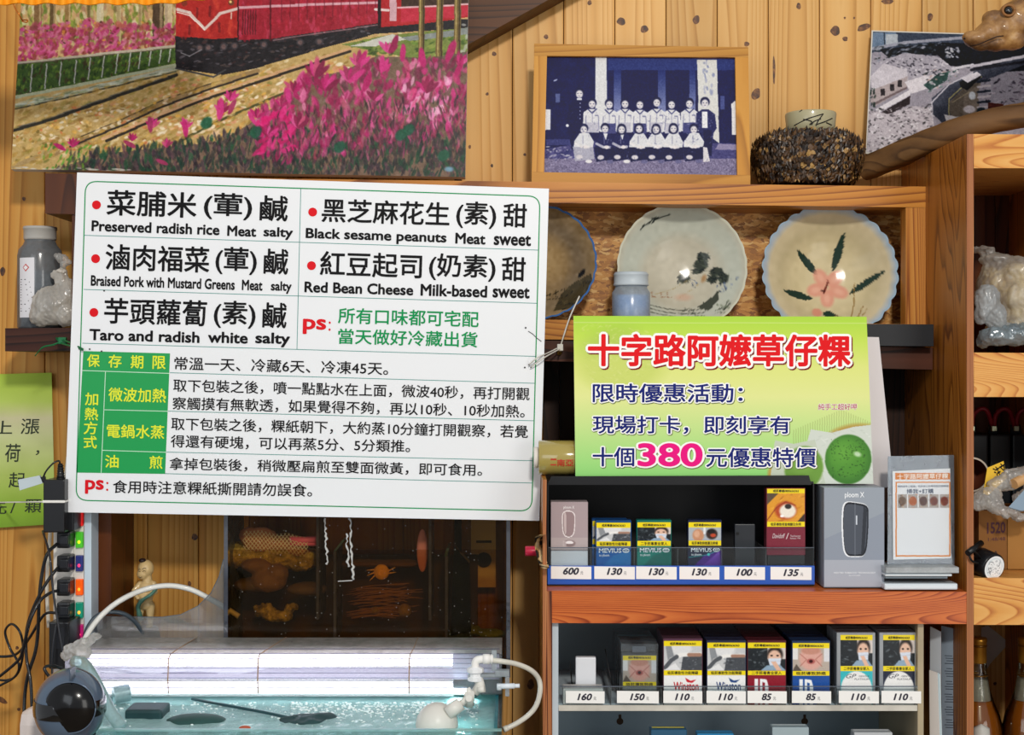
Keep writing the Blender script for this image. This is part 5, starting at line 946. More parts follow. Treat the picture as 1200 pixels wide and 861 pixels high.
# standing teacher
R.poly([(666, 122), (674, 117), (685, 117), (693, 122), (695, 150), (688, 172), (670, 176), (665, 150)], '#11174c'); head(679, 109.5, 5); R.rect(676, 115, 682, 117, '#d8d8dc'); R.ell(665, 147, 2, 2, W)
for q in range(5): R.ell(680, 121+q*4.5, .8, .8, '#a8acc8')
for i, x in enumerate((694, 714, 732.5, 750, 769.5, 787, 808)):
    y0 = 127.5+(i % 2); w = 10; R.poly([(x-w, y0+4), (x-4, y0), (x+4, y0), (x+w, y0+4), (x+w+1, y0+26), (x-w-1, y0+26)], '#d2d1d3'); R.rect(x-w+2, y0+16, x+w-2, y0+28, '#4a4c7c' if i in (1, 3, 6) else '#b9b7c2')
    R.pl([(x-5, y0), (x, y0+5), (x+5, y0)], 1.2, '#3a3e70'); R.line((x, y0+5), (x, y0+16), .7, '#8d8da8'); R.rect(x+3, y0+7, x+7, y0+8.2, '#7d7e9c'); R.line((x-w+3, y0+8), (x-w+2, y0+24), .8, '#77789a'); R.line((x+w-3, y0+8), (x+w-2, y0+24), .8, '#77789a'); head(x, 121.5+(i % 2)*.8-(i == 4)*1.5, 4.8)
R.poly([(816, 133), (823, 128), (830, 128), (838, 134), (840, 150), (836, 156), (834, 183), (826, 184), (822, 156), (816, 150)], '#2a2e60'); R.dabs([(816, 133), (838, 133), (838, 150), (816, 150)], 26, (.6, 1.6), (.5, 1), ['#8a8ca8', '#191d48'], (0, 3), .7); R.poly([(823, 131), (829, 131), (829, 150), (823, 150)], '#dcdcde'); R.rect(824, 152, 834, 182, '#171b4c'); head(826, 120.5, 5)
# crouching row
for i, (x, dk, lg) in enumerate(((684, 0, 0), (709, 1, 0), (728.5, 1, 1), (749, 0, 1), (769, 0, 1), (789, 0, 1), (813, 0, 0))):
    y0 = 156+(i % 2)*.5; c = '#cfcfd2' if not dk else '#22265a'; R.poly([(x-11, y0+9), (x-5, y0), (x+6, y0), (x+12, y0+10), (x+10, y0+20), (x-12, y0+20)], c); R.poly([(x-13, y0+16), (x+11, y0+16), (x+13, y0+30), (x-10, y0+33)], '#151a4a' if i not in (0,) else '#a7a6b4')
    if dk: R.poly([(x-2, y0), (x+3, y0), (x+1, y0+8)], '#d8d8da')
    R.pl([(x-10, y0+12), (x-2, y0+16), (x+6, y0+16)], 3, '#d9d6d6' if not dk else '#bcbac4', .9); R.ell(x+2, y0+16, 3.5, 2.4, '#d8d2d2'); R.ell(x-5, y0+28, 4.5, 3, '#c9c4c8'); R.ell(x+6, y0+33, 4.5, 2.4, '#d8d6d8' if i in (0, 2) else '#6a688c')
    R.line((x-1, y0+3), (x-1, y0+12), .7, '#7f7f9c'); head(x, 151.5-(i % 2), 4.7, 1, lg)
R.poly([(824, 172), (829, 173), (832, 189), (824, 190)], '#cfcbce'); R.dabs([(668, 128), (842, 128), (836, 188), (672, 188)], 260, (.7, 2.6), (.35, .8), ['#3a3e70', '#6d6f94', '#e6e5e6', '#20265a'], (-1.9, .5), .4); R.blur(1); R.noise(.025, 1); R.a = np.clip(R.a*1.14-.10, .02, 1)
plate('photograph', R, S, ((638, 65.3), (863.5, 66.8), (865.5, 206), (636.5, 203)), fp, .0032, PHOTO)

# ================================================================ SNOWY VILLAGE PHOTO, DRIFTWOOD, ANIMAL HEAD
S = lean(1016, 176, 2.29, .12); vp = thing('photo_print', 'laminated photo print of snow covered village propped behind the driftwood', 'photo print', S.at(1130, 180))
quad = ((1023, 37), (1226, 43), (1226, 193), (1015.5, 178))
m = MB(); m.pq(S, [(1021.5, 35.5), (1228, 42), (1228, 195), (1014.5, 180)], .0012); build('lamination', m, mat('#cfcabf', .25, coat=.5), vp)
R = Ras(1014, 34, 1266, 200, 2, '#a39da6'); D = R.dabs
R.poly([(1014, 34), (1266, 34), (1266, 60), (1100, 56), (1014, 62)], '#4a5262'); R.poly([(1022, 38), (1050, 38), (1050, 54), (1022, 56)], '#7a8ba0'); R.rect(1038, 40, 1052, 52, '#b9bec4'); R.line((1036, 38), (1037, 58), 1, '#22262e')
R.pl([(1022, 57), (1060, 50), (1130, 44), (1200, 46)], 3.5, '#a8a8b4'); R.poly([(1030, 58), (1100, 50), (1200, 52), (1266, 60), (1266, 80), (1180, 84), (1120, 78), (1040, 66)], '#1c202a')
D([(1024, 55), (1110, 48), (1110, 70), (1024, 76)], 120, (1, 5), (.6, 2), ['#2c3438', '#8e93a0', '#555c66', '#1c2422', '#b9b9c4'], (-.6, .2), .8)
R.poly([(1020, 76), (1060, 62), (1100, 66), (1125, 86), (1060, 100), (1020, 96)], '#b3adb6'); D([(1020, 74), (1095, 62), (1125, 84), (1060, 98)], 170, (.8, 3), (.5, 1.5), ['#d8d2d8', '#4d4a54', '#8d8892', '#e6e0e4', '#2e2c34'], (-.7, .7), .85)
D([(1108, 56), (1124, 56), (1124, 70), (1108, 70)], 26, (1, 3), (.8, 2), ['#e8e6ea', '#bcbcc6'], (-1, 1), .9)
R.poly([(1020, 90), (1036, 74), (1063, 82), (1064, 92), (1022, 106)], '#d3ccd2'); R.poly([(1021, 106), (1064, 89), (1062, 104), (1026, 124), (1020, 120)], '#b7aaaa'); 
for x, y in ((1032, 104), (1043, 98.5), (1052, 94)): R.rect(x, y, x+5, y+8, '#3a3438')
R.pl([(1024, 122), (1062, 103)], 2.5, '#7d6e70'); R.poly([(1026, 128), (1068, 104), (1066, 112), (1030, 132)], '#e2dce0'); R.poly([(1032, 132), (1067, 112), (1066, 122), (1042, 134)], '#3c3034'); R.poly([(1060, 96), (1085, 88), (1100, 90), (1086, 104), (1068, 110)], '#ddd6da')
R.poly([(1082, 100), (1100, 86), (1112, 84), (1110, 94), (1090, 106)], '#3d5652'); D([(1080, 84), (1125, 78), (1122, 96), (1085, 110)], 60, (1, 3.5), (.6, 1.6), ['#5f7a74', '#c9a9a0', '#2c3436', '#b4acb4', '#e4dee2'], (-.6, 0), .85)
R.poly([(1110, 150), (1092, 132), (1092, 115), (1112, 98), (1140, 84), (1200, 66), (1266, 50), (1266, 58), (1200, 76), (1150, 96), (1130, 112), (1128, 140), (1150, 158)], '#4c4f5c'); R.pl([(1093, 140), (1092, 120), (1112, 99), (1140, 85)], 1.6, '#c9c4cc'); R.pl([(1112, 136), (1112, 116), (1130, 100), (1150, 90)], 1.2, '#b3a878')
R.poly([(1115, 150), (1112, 120), (1130, 102), (1150, 95), (1146, 112), (1150, 140)], '#7d7060', .8); R.pl([(1116, 120), (1135, 108), (1142, 112)], .8, '#b5a78a'); R.poly([(1124, 96), (1146, 86), (1150, 90), (1134, 106), (1126, 102)], '#16181e'); R.poly([(1126, 92), (1145, 84), (1150, 88), (1134, 97)], '#d6d0d6')
R.pl([(1118, 80), (1140, 76)], 3, '#d9d4da'); R.pl([(1138, 78), (1200, 66), (1266, 56)], 3.5, '#c6c0c8'); R.pl([(1138, 82), (1266, 62)], 3, '#2a2a34')
D([(1150, 92), (1266, 74), (1266, 150), (1150, 140)], 300, (1, 4.5), (.6, 1.7), ['#8d808e', '#a799a4', '#4c4450', '#2c2832', '#c6bcc4', '#6f6070'], (-.7, .5), .85)
for i in range(6): R.pl([(1146, 96+i*6), (1160, 94+i*6.2)], 2.5, '#c9c0c4' if i % 2 else '#2e3440')
R.poly([(1158, 120), (1176, 122), (1176, 130), (1158, 128)], '#5a2c20'); R.ell(1139.5, 112, 4.5, 5.5, '#d8dade'); R.ell(1136, 128, 8, 5, '#d5cdd0'); R.poly([(1106, 134), (1140, 140), (1130, 146), (1110, 145)], '#dcd8da'); R.ell(1150, 130, 6, 5, '#28343c')
R.poly([(1018, 128), (1040, 134), (1068, 124), (1090, 126), (1096, 152), (1016, 180)], '#c8bfc4'); D([(1018, 128), (1090, 122), (1098, 150), (1040, 178), (1014, 180)], 330, (.8, 3.2), (.5, 1.6), ['#e6e0e4', '#8a8288', '#b7afb5', '#5a5459', '#f0ecee', '#3a3838'], (-.8, .8), .8)
D([(1018, 100), (1026, 100), (1026, 130), (1018, 130)], 20, (1, 3), (.8, 2), ['#20302c', '#35463c'], (-1.5, -1), .8); R.blur(1); R.noise(.03, .8); R.noise(.02, 3); R.a = np.clip(R.a*1.08-.13, .02, 1)
plate('photograph', R, S, quad, vp, .0004, PHOTO)
# driftwood plank
m = MB(); ctr = [(1012, 198, 2.262), (1030, 191, 2.245), (1060, 178, 2.215), (1095, 163, 2.185), (1130, 150.5, 2.165), (1165, 141, 2.16), (1200, 135, 2.155), (1240, 128, 2.155), (1290, 122, 2.16)]
pth = pc(ctr, 5); n = 16; vs = []
for i, p in enumerate(pth):
    t = (pth[min(i+1, len(pth)-1)]-pth[max(i-1, 0)]).normalized(); up = Vector((0, 0, 1)); up = (up-t*up.dot(t)).normalized(); sd = t.cross(up)
    for k in range(n):
        q = 2*math.pi*k/n; e = lambda v: math.copysign(abs(v)**.55, v); w = 1+.10*mnoise.noise(Vector((i*.35, k*.7, 1))); vs.append(p+sd*.019*e(math.cos(q))*w+up*.0185*e(math.sin(q))*w)
N_ = len(pth); m.add(vs, [(i*n+k, i*n+(k+1) % n, (i+1)*n+(k+1) % n, (i+1)*n+k) for i in range(N_-1) for k in range(n)], 0, True); m.add([vs[k] for k in range(n)], [tuple(range(n))[::-1]]); m.add([vs[(N_-1)*n+k] for k in range(n)], [tuple(range(n))])
o = build('driftwood', m, DRIFT); tag(o, 'weathered brown driftwood length lying from shelf over the cabinet top', 'driftwood')
# animal head
hb = MB(); YH = 2.06; hp = lambda x, y, dy=0: P(x, y, YH+dy)
for (x, y, dy, rx, ry, rz) in ((1146, 46, 0, 16, 14, 10), (1137, 43, 0, 9, 10, 7), (1160, 40, 0, 18, 18, 15), (1175, 34, 0, 20, 22, 19), (1190, 26, .002, 22, 26, 25), (1205, 22, .004, 26, 30, 30), (1222, 20, .008, 30, 32, 33), (1150, 52, 0, 14, 10, 8), (1166, 51, 0, 18, 14, 9), (1184, 46, 0, 20, 18, 13), (1181, 11, -.018, 9, 8, 7), (1245, 18, .03, 34, 34, 34), (1165, 22, 0, 14, 14, 10), (1268, 20, .09, 34, 40, 34), (1280, 20, .15, 34, 50, 34), (1282, 20, .2, 34, 50, 34)):
    u = YH/F; hb.ball(hp(x, y, dy), (rx*u, ry*u, rz*u))
head_ = fuse(hb, .0022, lambda v: .0007*mnoise.noise(v*180)+.0012*mnoise.noise(v*55), 4)
FUR, t, b, o_ = nt('brown_hide'); tc = N(t, 'ShaderNodeTexCoord'); n1 = N(t, 'ShaderNodeTexNoise', i_Scale=22, i_Detail=6, i_Roughness=.65); t.links.new(tc.outputs['Object'], n1.inputs['Vector'])
rp = ramp(t, [(.3, L('#3a2412')), (.45, L('#6e4a26')), (.58, L('#9a7040')), (.75, L('#c49a60'))]); t.links.new(n1.outputs[0], rp.inputs[0]); t.links.new(rp.outputs[0], b.inputs['Base Color']); b.inputs['Roughness'].default_value = .5; b.inputs['Coat Weight'].default_value = .2
bp = N(t, 'ShaderNodeBump', i_Strength=.4, i_Distance=.001); n2 = N(t, 'ShaderNodeTexNoise', i_Scale=240, i_Detail=3); t.links.new(tc.outputs['Object'], n2.inputs['Vector']); t.links.new(n2.outputs[0], bp.inputs['Height']); t.links.new(bp.outputs[0], b.inputs['Normal'])
ah = thing('animal_head', 'brown stuffed animal head with dark glass eye mounted on the wall', 'animal head', hp(1250, 50, .1)); build('head', head_, FUR, ah)
ec = hp(1181.5, 12.5, -.0255); u = 2.04/F
m = MB(); m.ball(ec, (5.2*u, 4.2*u, 5.0*u), 0, 24, 16); ey = build('eye', m, mat('#0a0809', .05, coat=1), ah, 'glossy black eye')
m = MB(); ring = [ec+Vector((7*u*math.cos(a), -.002, 6.2*u*math.sin(a))) for a in np.linspace(0, 2*math.pi, 25)]; m.tube(ring, 1.5*u, 8); build('eyelid', m, mat('#8a5c30', .5, bump=.3), ey)
m = MB(); m.tube([hp(*p) for p in ((1137, 54, -.008), (1146, 52.5, -.0165), (1156, 48, -.0215), (1168, 43, -.0265), (1176, 42, -.027))], .0009, 6); build('mouth_line', m, mat('#2a160c', .6), ah)
m = MB(); m.ball(hp(1130.5, 45, -.004), (1.6*u, 1.6*u, 1.2*u)); build('nostril', m, mat('#150c08', .5), ah)
m = MB(); m.lathe([(0, 0), (.07, 0), (.07, .01), (.062, .016), (0, .018)][::-1], (X(1285, 2.3), WY-.0, Z(20, 2.3)), 'Y', 32); m.v = [(a, WY-abs(b_-WY), c_) for a, b_, c_ in m.v]; build('mount', m, DARKW_Z, ah)

# ================================================================ SEED COVERED POT
c = P(946.5, 216.5, 2.268); u = 2.25/F; pot = thing('scale_covered_pot', 'round pot wrapped in dark seed scales with a pale ceramic neck', 'pot', c); YP = 2.268
prof = [(0, 0), (52, 0), (57, 4), (64, 14), (67, 28), (67, 42), (62, 52), (48, 59), (30, 62)]
dk = mat('#2a1a10', .7)
m = MB(); m.lathe([(r*u*.9, h*u) for r, h in prof], c, 'Z', 40); m.v = [(x, (y-YP)*.82+YP, z) for x, y, z in m.v]; build('body', m, dk, pot)
SCL, t, b, o_ = nt('seed_scales'); tc = N(t, 'ShaderNodeTexCoord'); vo = N(t, 'ShaderNodeTexVoronoi', i_Scale=150); t.links.new(tc.outputs['Object'], vo.inputs['Vector']); sp = N(t, 'ShaderNodeSeparateColor'); t.links.new(vo.outputs['Color'], sp.inputs[0])
rp = ramp(t, [(0, L('#140c08')), (.5, L('#33210f')), (.85, L('#5c3f22')), (1, L('#b08a50'))]); t.links.new(sp.outputs[0], rp.inputs[0]); t.links.new(rp.outputs[0], b.inputs['Base Color']); b.inputs['Roughness'].default_value = .4
m = MB(); rg = random.Random(3)
def prof_r(h):
    for (r0, h0), (r1, h1) in zip(prof[1:], prof[2:]):
        if h0 <= h <= h1: return r0+(r1-r0)*(h-h0)/(h1-h0), math.atan2(r1-r0, h1-h0)
    return 48, 0
for row in range(24):
    h = 1.5+row*2.5; r, sl_ = prof_r(h); nn = int(2*math.pi*r/5.4)
    for k in range(nn):
        q = 2*math.pi*(k+.5*(row % 2)+rg.uniform(-.25, .25))/nn
        if math.sin(q) > .45: continue
        hh = h+rg.uniform(-1, 1); rr_ = r*rg.uniform(.93, .985); o0 = Vector((math.cos(q), math.sin(q)*.82, 0)); o0n = Vector((math.cos(q), math.sin(q), 0)).normalized(); tg = Vector((-math.sin(q), math.cos(q), 0)); upv = Vector((0, 0, 1)); pc_ = c+o0*rr_*u+upv*hh*u
        a = rg.uniform(-.9, .9)+1.2; ln = rg.uniform(4, 6.2)*u; wd = rg.uniform(1.9, 2.9)*u; d1 = tg*math.cos(a)+upv*math.sin(a); d2 = -tg*math.sin(a)+upv*math.cos(a); tip = o0n*rg.uniform(.3, 1.1)*u
        m.add([pc_-d1*ln, pc_+d2*wd+tip*.8, pc_+d1*ln+tip*.9, pc_-d2*wd+tip*.8, pc_+tip*2.4], [(0, 3, 4), (3, 2, 4), (2, 1, 4), (1, 0, 4)])
build('seed_scales', m, SCL, pot, 'overlapping dark brown seed scales', kind='stuff')
m = MB(); nb = c.z+60*u; m.lathe([(26*u, 0), (28.5*u, 2*u), (29*u, 12*u), (30*u, 22*u), (29.5*u, 24*u), (27.5*u, 24*u), (27*u, 20*u), (26*u, 8*u), (0, 6*u)], (c.x+3.5*u, c.y, nb), 'Z', 44); nk = build('neck', m, mat('#b8b08c', .35, coat=.3, vary=.2, bscale=120), pot, 'pale celadon ceramic neck')
m = MB(); fc = flat(2.232)
def neckpt(x, y): 
    xx = X(x, 2.235); a = (xx-(c.x+3.5*u))/(29.4*u); a = max(-.98, min(.98, a)); return Vector((xx, c.y-math.sqrt(1-a*a)*29.6*u, Z(y, 2.235)))
for pl_ in ([(932, 146), (945, 140), (958, 136), (964, 134)], [(941, 140), (950, 143), (948, 147)], [(964, 134), (958, 142), (955, 148)], [(955, 147), (966, 143), (976, 138)], [(968, 144), (975, 146)], [(937, 131), (940, 129)], [(950, 147), (953, 143), (961, 140)]): m.tube(curve([neckpt(*p) for p in pl_], 5), .0009, 6)
build('brush_marks', m, mat('#1d1b18', .5), nk)
# ================================================================ RIGHT BAYS
def blob(parts, vox, amp, frq, sm_=3):
    m = MB(); [m.ball(p, r) for p, r in parts]
    def dsp(v):
        w = Vector((v.x*1.0+v.z*.5, v.y, v.z*.45-v.x*.25))+Vector((mnoise.noise(v*30), 0, mnoise.noise(v*30+Vector((9, 0, 0)))))*.012; s_ = 0; a_ = 1; f_ = frq
        for k in range(4): s_ += a_*(1-3*abs(mnoise.noise(w*f_+Vector((k*7, 0, 0))))); a_ *= .6; f_ *= 2.05
        return -amp*s_*.75
    return fuse(m, vox, dsp, sm_)
u = 2.1/F
s413 = Z(413, 2.0); s677 = Z(677, 2.0)
bgt = thing('dough_bag', 'clear plastic bag of cream dough lumps on the upper right shelf', 'bag', P(1185, 413, 2.12))
build('dough', blob([(P(1192, 318, 2.14), (20*u, .03, 13*u)), (P(1200, 345, 2.13), (24*u, .03, 26*u)), (P(1184, 350, 2.13), (14*u, .03, 14*u)), (P(1160, 330, 2.16), (14*u, .03, 18*u)), (P(1215, 370, 2.13), (40*u, .03, 30*u)), (P(1180, 385, 2.14), (26*u, .03, 14*u))], .0025, .002, 40), mat('#dfc993', .5), bgt, 'cream coloured dough')
build('film', blob([(P(1196, 320, 2.12), (32*u, .045, 20*u)), (P(1168, 304, 2.14), (22*u, .03, 8*u)), (P(1150, 292, 2.15), (16*u, .02, 5*u)), (P(1204, 350, 2.11), (36*u, .05, 36*u)), (P(1165, 340, 2.14), (22*u, .04, 36*u)), (P(1210, 380, 2.11), (50*u, .05, 24*u))], .0024, .003, 32), BAGF, bgt)
o = build('white_bag', blob([(P(1157, 352, 2.06), (15*u, .02, 20*u)), (P(1168, 372, 2.06), (12*u, .02, 18*u)), (P(1150, 368, 2.06), (8*u, .02, 14*u)), (P(1180, 385, 2.07), (14*u, .02, 8*u))], .002, .0022, 60), FROST); tag(o, 'crumpled milky white plastic bag in front of the dough bag', 'bag')
o = build('blue_tinted_bag', blob([(P(1168, 394, 2.05), (22*u, .025, 12*u)), (P(1192, 392, 2.05), (26*u, .025, 14*u)), (P(1152, 400, 2.06), (8*u, .02, 9*u)), (P(1220, 394, 2.06), (26*u, .03, 14*u))], .002, .0025, 55), glass('bluish_film', '#cfe0ea', gloss=.8, rough=.12, haze=.45, hazecol='#b8ccd6')); tag(o, 'bluish clear bag lying low on the upper right shelf', 'bag'); 
# middle bay: rack of batteries
tb = thing('terminal_rack', 'dark battery rack with red cables at back of middle right shelf', 'rack', P(1190, 600, 2.28))
m = MB()
for i in range(5): m.box((X(1127+i*26, 2.27), 2.24, Z(600, 2.27)), (X(1151+i*26, 2.27), 2.31, Z(508, 2.27)), .003)
build('battery', m, mat('#131a1f', .4), tb)
for i in range(5):
    xx = 1139+i*26; m = MB(); m.lathe([(0, 0), (.008, 0), (.008, .014), (.005, .016), (.005, .026), (0, .027)], (X(xx, 2.25), 2.255, Z(508, 2.27)), 'Z', 14); build('terminal', m, mat('#22282c', .35), tb)
    m = MB(); m.box((X(xx-3, 2.24), 2.238, Z(505, 2.24)), (X(xx+3, 2.24), 2.242, Z(499, 2.24)), .0006); build('contact', m, mat('#b6bda0', .25, .6), tb)
    if i < 4:
        m = MB(); m.tube(pc([(xx, 500, 2.25), (xx+2, 486, 2.245), (xx+10, 479, 2.24), (xx+18, 482, 2.24), (xx+24, 500, 2.25)], 5), .0035, 8); build('red_cable', m, mat('#7c1422', .4), tb, 'dark red cable')
m = MB(); m.box((X(1120, 2.235), 2.225, s677+.0), (X(1260, 2.235), 2.31, Z(600.5, 2.27)), .002); build('stand', m, mat('#10151a', .5), tb)
# cardboard box
cb = thing('cardboard_box', 'brown cardboard box printed 1520 on the middle right shelf', 'cardboard box', (X(1190, 2.08), 2.14, s677)); S = flat(2.085)
CARD = mat('#a9773a', .75, vary=.12, bscale=60)
m = MB(); m.box((X(1147, 2.085), 2.085, s677+.0003), (X(1180, 2.085), 2.17, Z(598, 2.085))); build('narrow_side', m, mat('#8b5c2b', .75, vary=.15, bscale=60), cb)
m = MB(); m.box((X(1180.3, 2.085), 2.083, s677+.0003), (X(1262, 2.085), 2.17, Z(596, 2.085)), .001); build('broad_side', m, CARD, cb)
m = MB(); text(m, S, '1520', 1157, 612.5, 1178, 625, bold=.025, slope=-.05, leanx=0); text(m, S, '1:48/48', 1158, 630, 1178, 634, slope=-.05, leanx=0); build('lettering', m, mat('#4c2230', .6), cb)
m = MB()
for x in range(4): m.pq(S, [(1130+9*x+8, 646), (1141+9*x+8, 660), (1141+9*x+8, 676), (1130+9*x+8, 676)], .0004, off=.0006)
m2 = MB(); m2.pq(S, [(1147.5, 655), (1154, 645), (1160, 655), (1167, 645), (1175, 658), (1175, 672), (1147.5, 672)], .0003, off=.0005); build('printed_mark', m2, mat('#3f2a20', .7), cb)
# tape roll, yellow band, film, sticks
tr2 = thing('tape_roll', 'wide brown tape roll with pale rim leaning behind the divider', 'tape roll', (X(1139, 2.15), 2.17, Z(578, 2.15)))
m = MB(); cc = P(1139, 556, 2.15); m.lathe([(19*u, 0), (21*u, 0), (21*u, .05), (19*u, .05), (19*u, 0)], cc, 'Y', 40); m.v = [(x, cc.y+(cc.y-y), z) for x, y, z in m.v]; build('rim', m, mat('#cfc4b4', .5), tr2)
m = MB(); m.lathe([(18.6*u, .002), (18.8*u, .048), (13*u, .048), (0, .049)], cc, 'Y', 36); m.v = [(x, cc.y+(cc.y-y), z) for x, y, z in m.v]; build('inner_core', m, mat('#5a2a18', .6), tr2)
S2 = lean(1165, 575, 2.05, .3); yt = thing('yellow_tape', 'yellow tape strip with black characters beside the brown roll', 'tape', S2.at(1165, 580)); m = MB(); m.pq(S2, [(1157, 548), (1176, 540), (1180, 560), (1158, 580), (1152, 578)], .001); build('strip', m, mat('#e3b72c', .35), yt)
m = MB(); text(m, S2, '注文', 1163, 549, 1176, 561, bold=.03, slope=-.6, leanx=.5); build('lettering', m, INK, yt)
o = build('crumpled_film', blob([(P(1178, 566, 2.045), (20*u, .012, 10*u)), (P(1158, 582, 2.04), (16*u, .014, 11*u)), (P(1166, 592, 2.035), (12*u, .012, 9*u)), (P(1196, 556, 2.045), (22*u, .012, 9*u)), (P(1148, 590, 2.04), (10*u, .012, 9*u)), (P(1182, 600, 2.03), (15*u, .01, 7*u)), (P(1196, 606, 2.035), (12*u, .01, 6*u)), (P(1220, 560, 2.05), (22*u, .02, 30*u)), (P(1205, 585, 2.05), (20*u, .012, 12*u))], .0017, .0022, 70), BAGF); tag(o, 'crumpled clear film packet over the cardboard box', 'plastic bag')
m = MB(); m.tube([P(1188, 567, 2.03), P(1240, 540, 2.07)], .0075, 14); o = build('wooden_stick', m, mat('#c89a66', .5)); tag(o, 'round wooden stick poking out of the clear film', 'stick')
m = MB(); m.pq(lean(1195, 585, 2.03, .5), [(1182, 594), (1200, 574), (1250, 560), (1250, 596), (1196, 598)], .004); o = build('foil_packet', m, mat('#9fb3c4', .2, .5)); tag(o, 'silver blue foil packet at the right edge of the shelf', 'packet')
# black bottle end with round label
bc = P(1165, 665, 2.005); r = 16.5*2.005/F; bl = thing('black_bottle', 'black round container lying with white round label facing out', 'container', (bc.x, 2.05, s677))
dr = Vector((-.42, 1, .22)).normalized(); S3 = Surf(bc, -dr)
m = MB(); m.tube([bc+dr*t_ for t_ in (0, .002, .03, .034, .07, .075)], [r*.93, r, r, r*.94, r*.92, r*.8], 40); build('body', m, mat('#141518', .3), bl)
R = Ras(1148, 648, 1183, 682, 4, '#f2f3f4'); R.ell(1165.5, 665, 13, 13, '#d5e0e6', 1, 0, .06); R.ell(1165.5, 665, 11.6, 11.6, '#f5f6f6', 1, 0, .05); R.dabs([(1156, 656), (1175, 656), (1175, 675), (1156, 675)], 90, (.5, 1.6), (.3, .6), ['#4a4e55', '#8a8f96', '#2c3036'], (-.3, .3), .8)
n = 40; k = 14; pos = np.zeros((k, n+1, 3)); col = np.zeros((k, n+1, 3)); ax = Vector((1, 0, 0)); ax = (ax-dr*ax.dot(dr)).normalized(); ay = dr.cross(ax); ay = ay if ay.z > 0 else -ay
for i in range(k):
    for j in range(n+1):
        q = 2*math.pi*j/n; rr_ = r*.86*i/(k-1); pos[i, j] = (bc-dr*.0006+ax*rr_*math.cos(q)+ay*rr_*math.sin(q))[:]; col[i, j] = R.sample(np.array([1165.5+15*i/(k-1)*math.cos(q)]), np.array([665-15*i/(k-1)*math.sin(q)]))[0]
grid_mesh('round_label', pos, col, n+1, k, bl, PRINT, 'white round printed label')
m = MB(); m.tube(pc([(1150, 655, 2.01), (1146, 650, 2.0), (1141, 646, 1.993), (1136, 649, 1.992), (1139, 657, 1.992), (1147, 660, 2.0)], 6), .0016, 8); m.tube([P(1134, 648, 1.99), P(1150, 636, 2.01)], .0045, 12); build('strap_clip', m, mat('#0d0e10', .35), bl)
# bottom bay bottles
AMB = glass('amber_liquid', '#8c4a14', gloss=.4, haze=.55, hazecol='#6a3814'); BG = glass('bottle_glass', '#f0efe2', gloss=.1)
def bottle(cx, Y, label, grp):
    u = Y/F; c = Vector((X(cx, Y), Y, Z(1100, Y))); zz = lambda y: Z(y, Y)-c.z; t_ = thing('liquor_bottle', label, 'bottle', c, grp)
    m = MB(); m.lathe([(0, 0), (27*u, 0), (29*u, .003), (29*u, zz(870)), (28*u, zz(852)), (24*u, zz(836)), (18*u, zz(822)), (13*u, zz(806)), (10.5*u, zz(790)), (8.6*u, zz(774)), (8.2*u, zz(762))], c, 'Z', 40); build('glass_body', m, BG, t_)
    m = MB(); m.lathe([(0, .004), (26*u, .004), (27.4*u, zz(870)), (26.4*u, zz(852)), (22.6*u, zz(838)), (16.5*u, zz(824)), (15.4*u, zz(820)), (0, zz(820))], c, 'Z', 36); build('liquor', m, mat('#84480f', .2, coat=.3), t_, 'amber brown liquor')
    m = MB(); m.lathe([(14*u, zz(819)), (13*u, zz(809)), (11*u, zz(796)), (0, zz(795))], c, 'Z', 30); build('foam', m, glass('bottle_foam', '#dfe0dc', gloss=.3, haze=.55, hazecol='#d5d8d6'), t_)
    m = MB(); m.lathe([(8.8*u, zz(776)), (9.4*u, zz(775)), (9.4*u, zz(752)), (9.9*u, zz(751)), (9.9*u, zz(748.5)), (9.5*u, zz(747)), (0, zz(746.5))], c, 'Z', 36); cp = build('cap', m, mat('#a97a2c', .28, .75), t_, 'gold metal cap')
    m = MB(); m.lathe([(9.5*u, zz(757)), (9.9*u, zz(756.5)), (9.9*u, zz(755)), (9.5*u, zz(754.5))], c, 'Z', 36); m.lathe([(10*u, zz(791.5)), (10.8*u, zz(791)), (10.9*u, zz(790)), (10.2*u, zz(789.5))], c, 'Z', 36); build('cap_ring', m, mat('#6d4a1a', .3, .6), cp)
bottle(1146.5, 2.13, 'gold capped liquor bottle half hidden by the cabinet divider', None); bottle(1203, 2.12, 'gold capped liquor bottle at the right edge of the photo', None)
fl_ = MB(); fl_.box((X(1141, 2.0), 2.002, Z(1110, 2.0)), (X(1275, 2.0), 2.33, Z(1100, 2.13)-.0002)); build('shelf_board', fl_, FIRL_X, cab)
m = MB(); m.pq(flat(2.335), [(1150, 735), (1158, 733), (1183, 753), (1160, 778), (1156, 785), (1150, 770)], .001); o = build('paper_sheet', m, mat('#c9c3bd', .6)); tag(o, 'pale paper sheet pinned to planks behind the liquor bottles', 'paper')
m = MB(); m.lathe([(0, 0), (14*u, 0), (15*u, .002), (13*u, 50*u), (9*u, 60*u), (0, 61*u)], (X(1150, 2.04), 2.04, Z(908, 2.04)), 'Z', 30); m.v = [(x, y, z) for x, y, z in m.v]; o = build('white_jar', m, mat('#b5b3ac', .4)); tag(o, 'off white container top at the bottom by the divider', 'container'); o.location.z = Z(1100, 2.13); 
o.scale = (1, 1, (Z(848, 2.04)-Z(1100, 2.13))/(61*u))

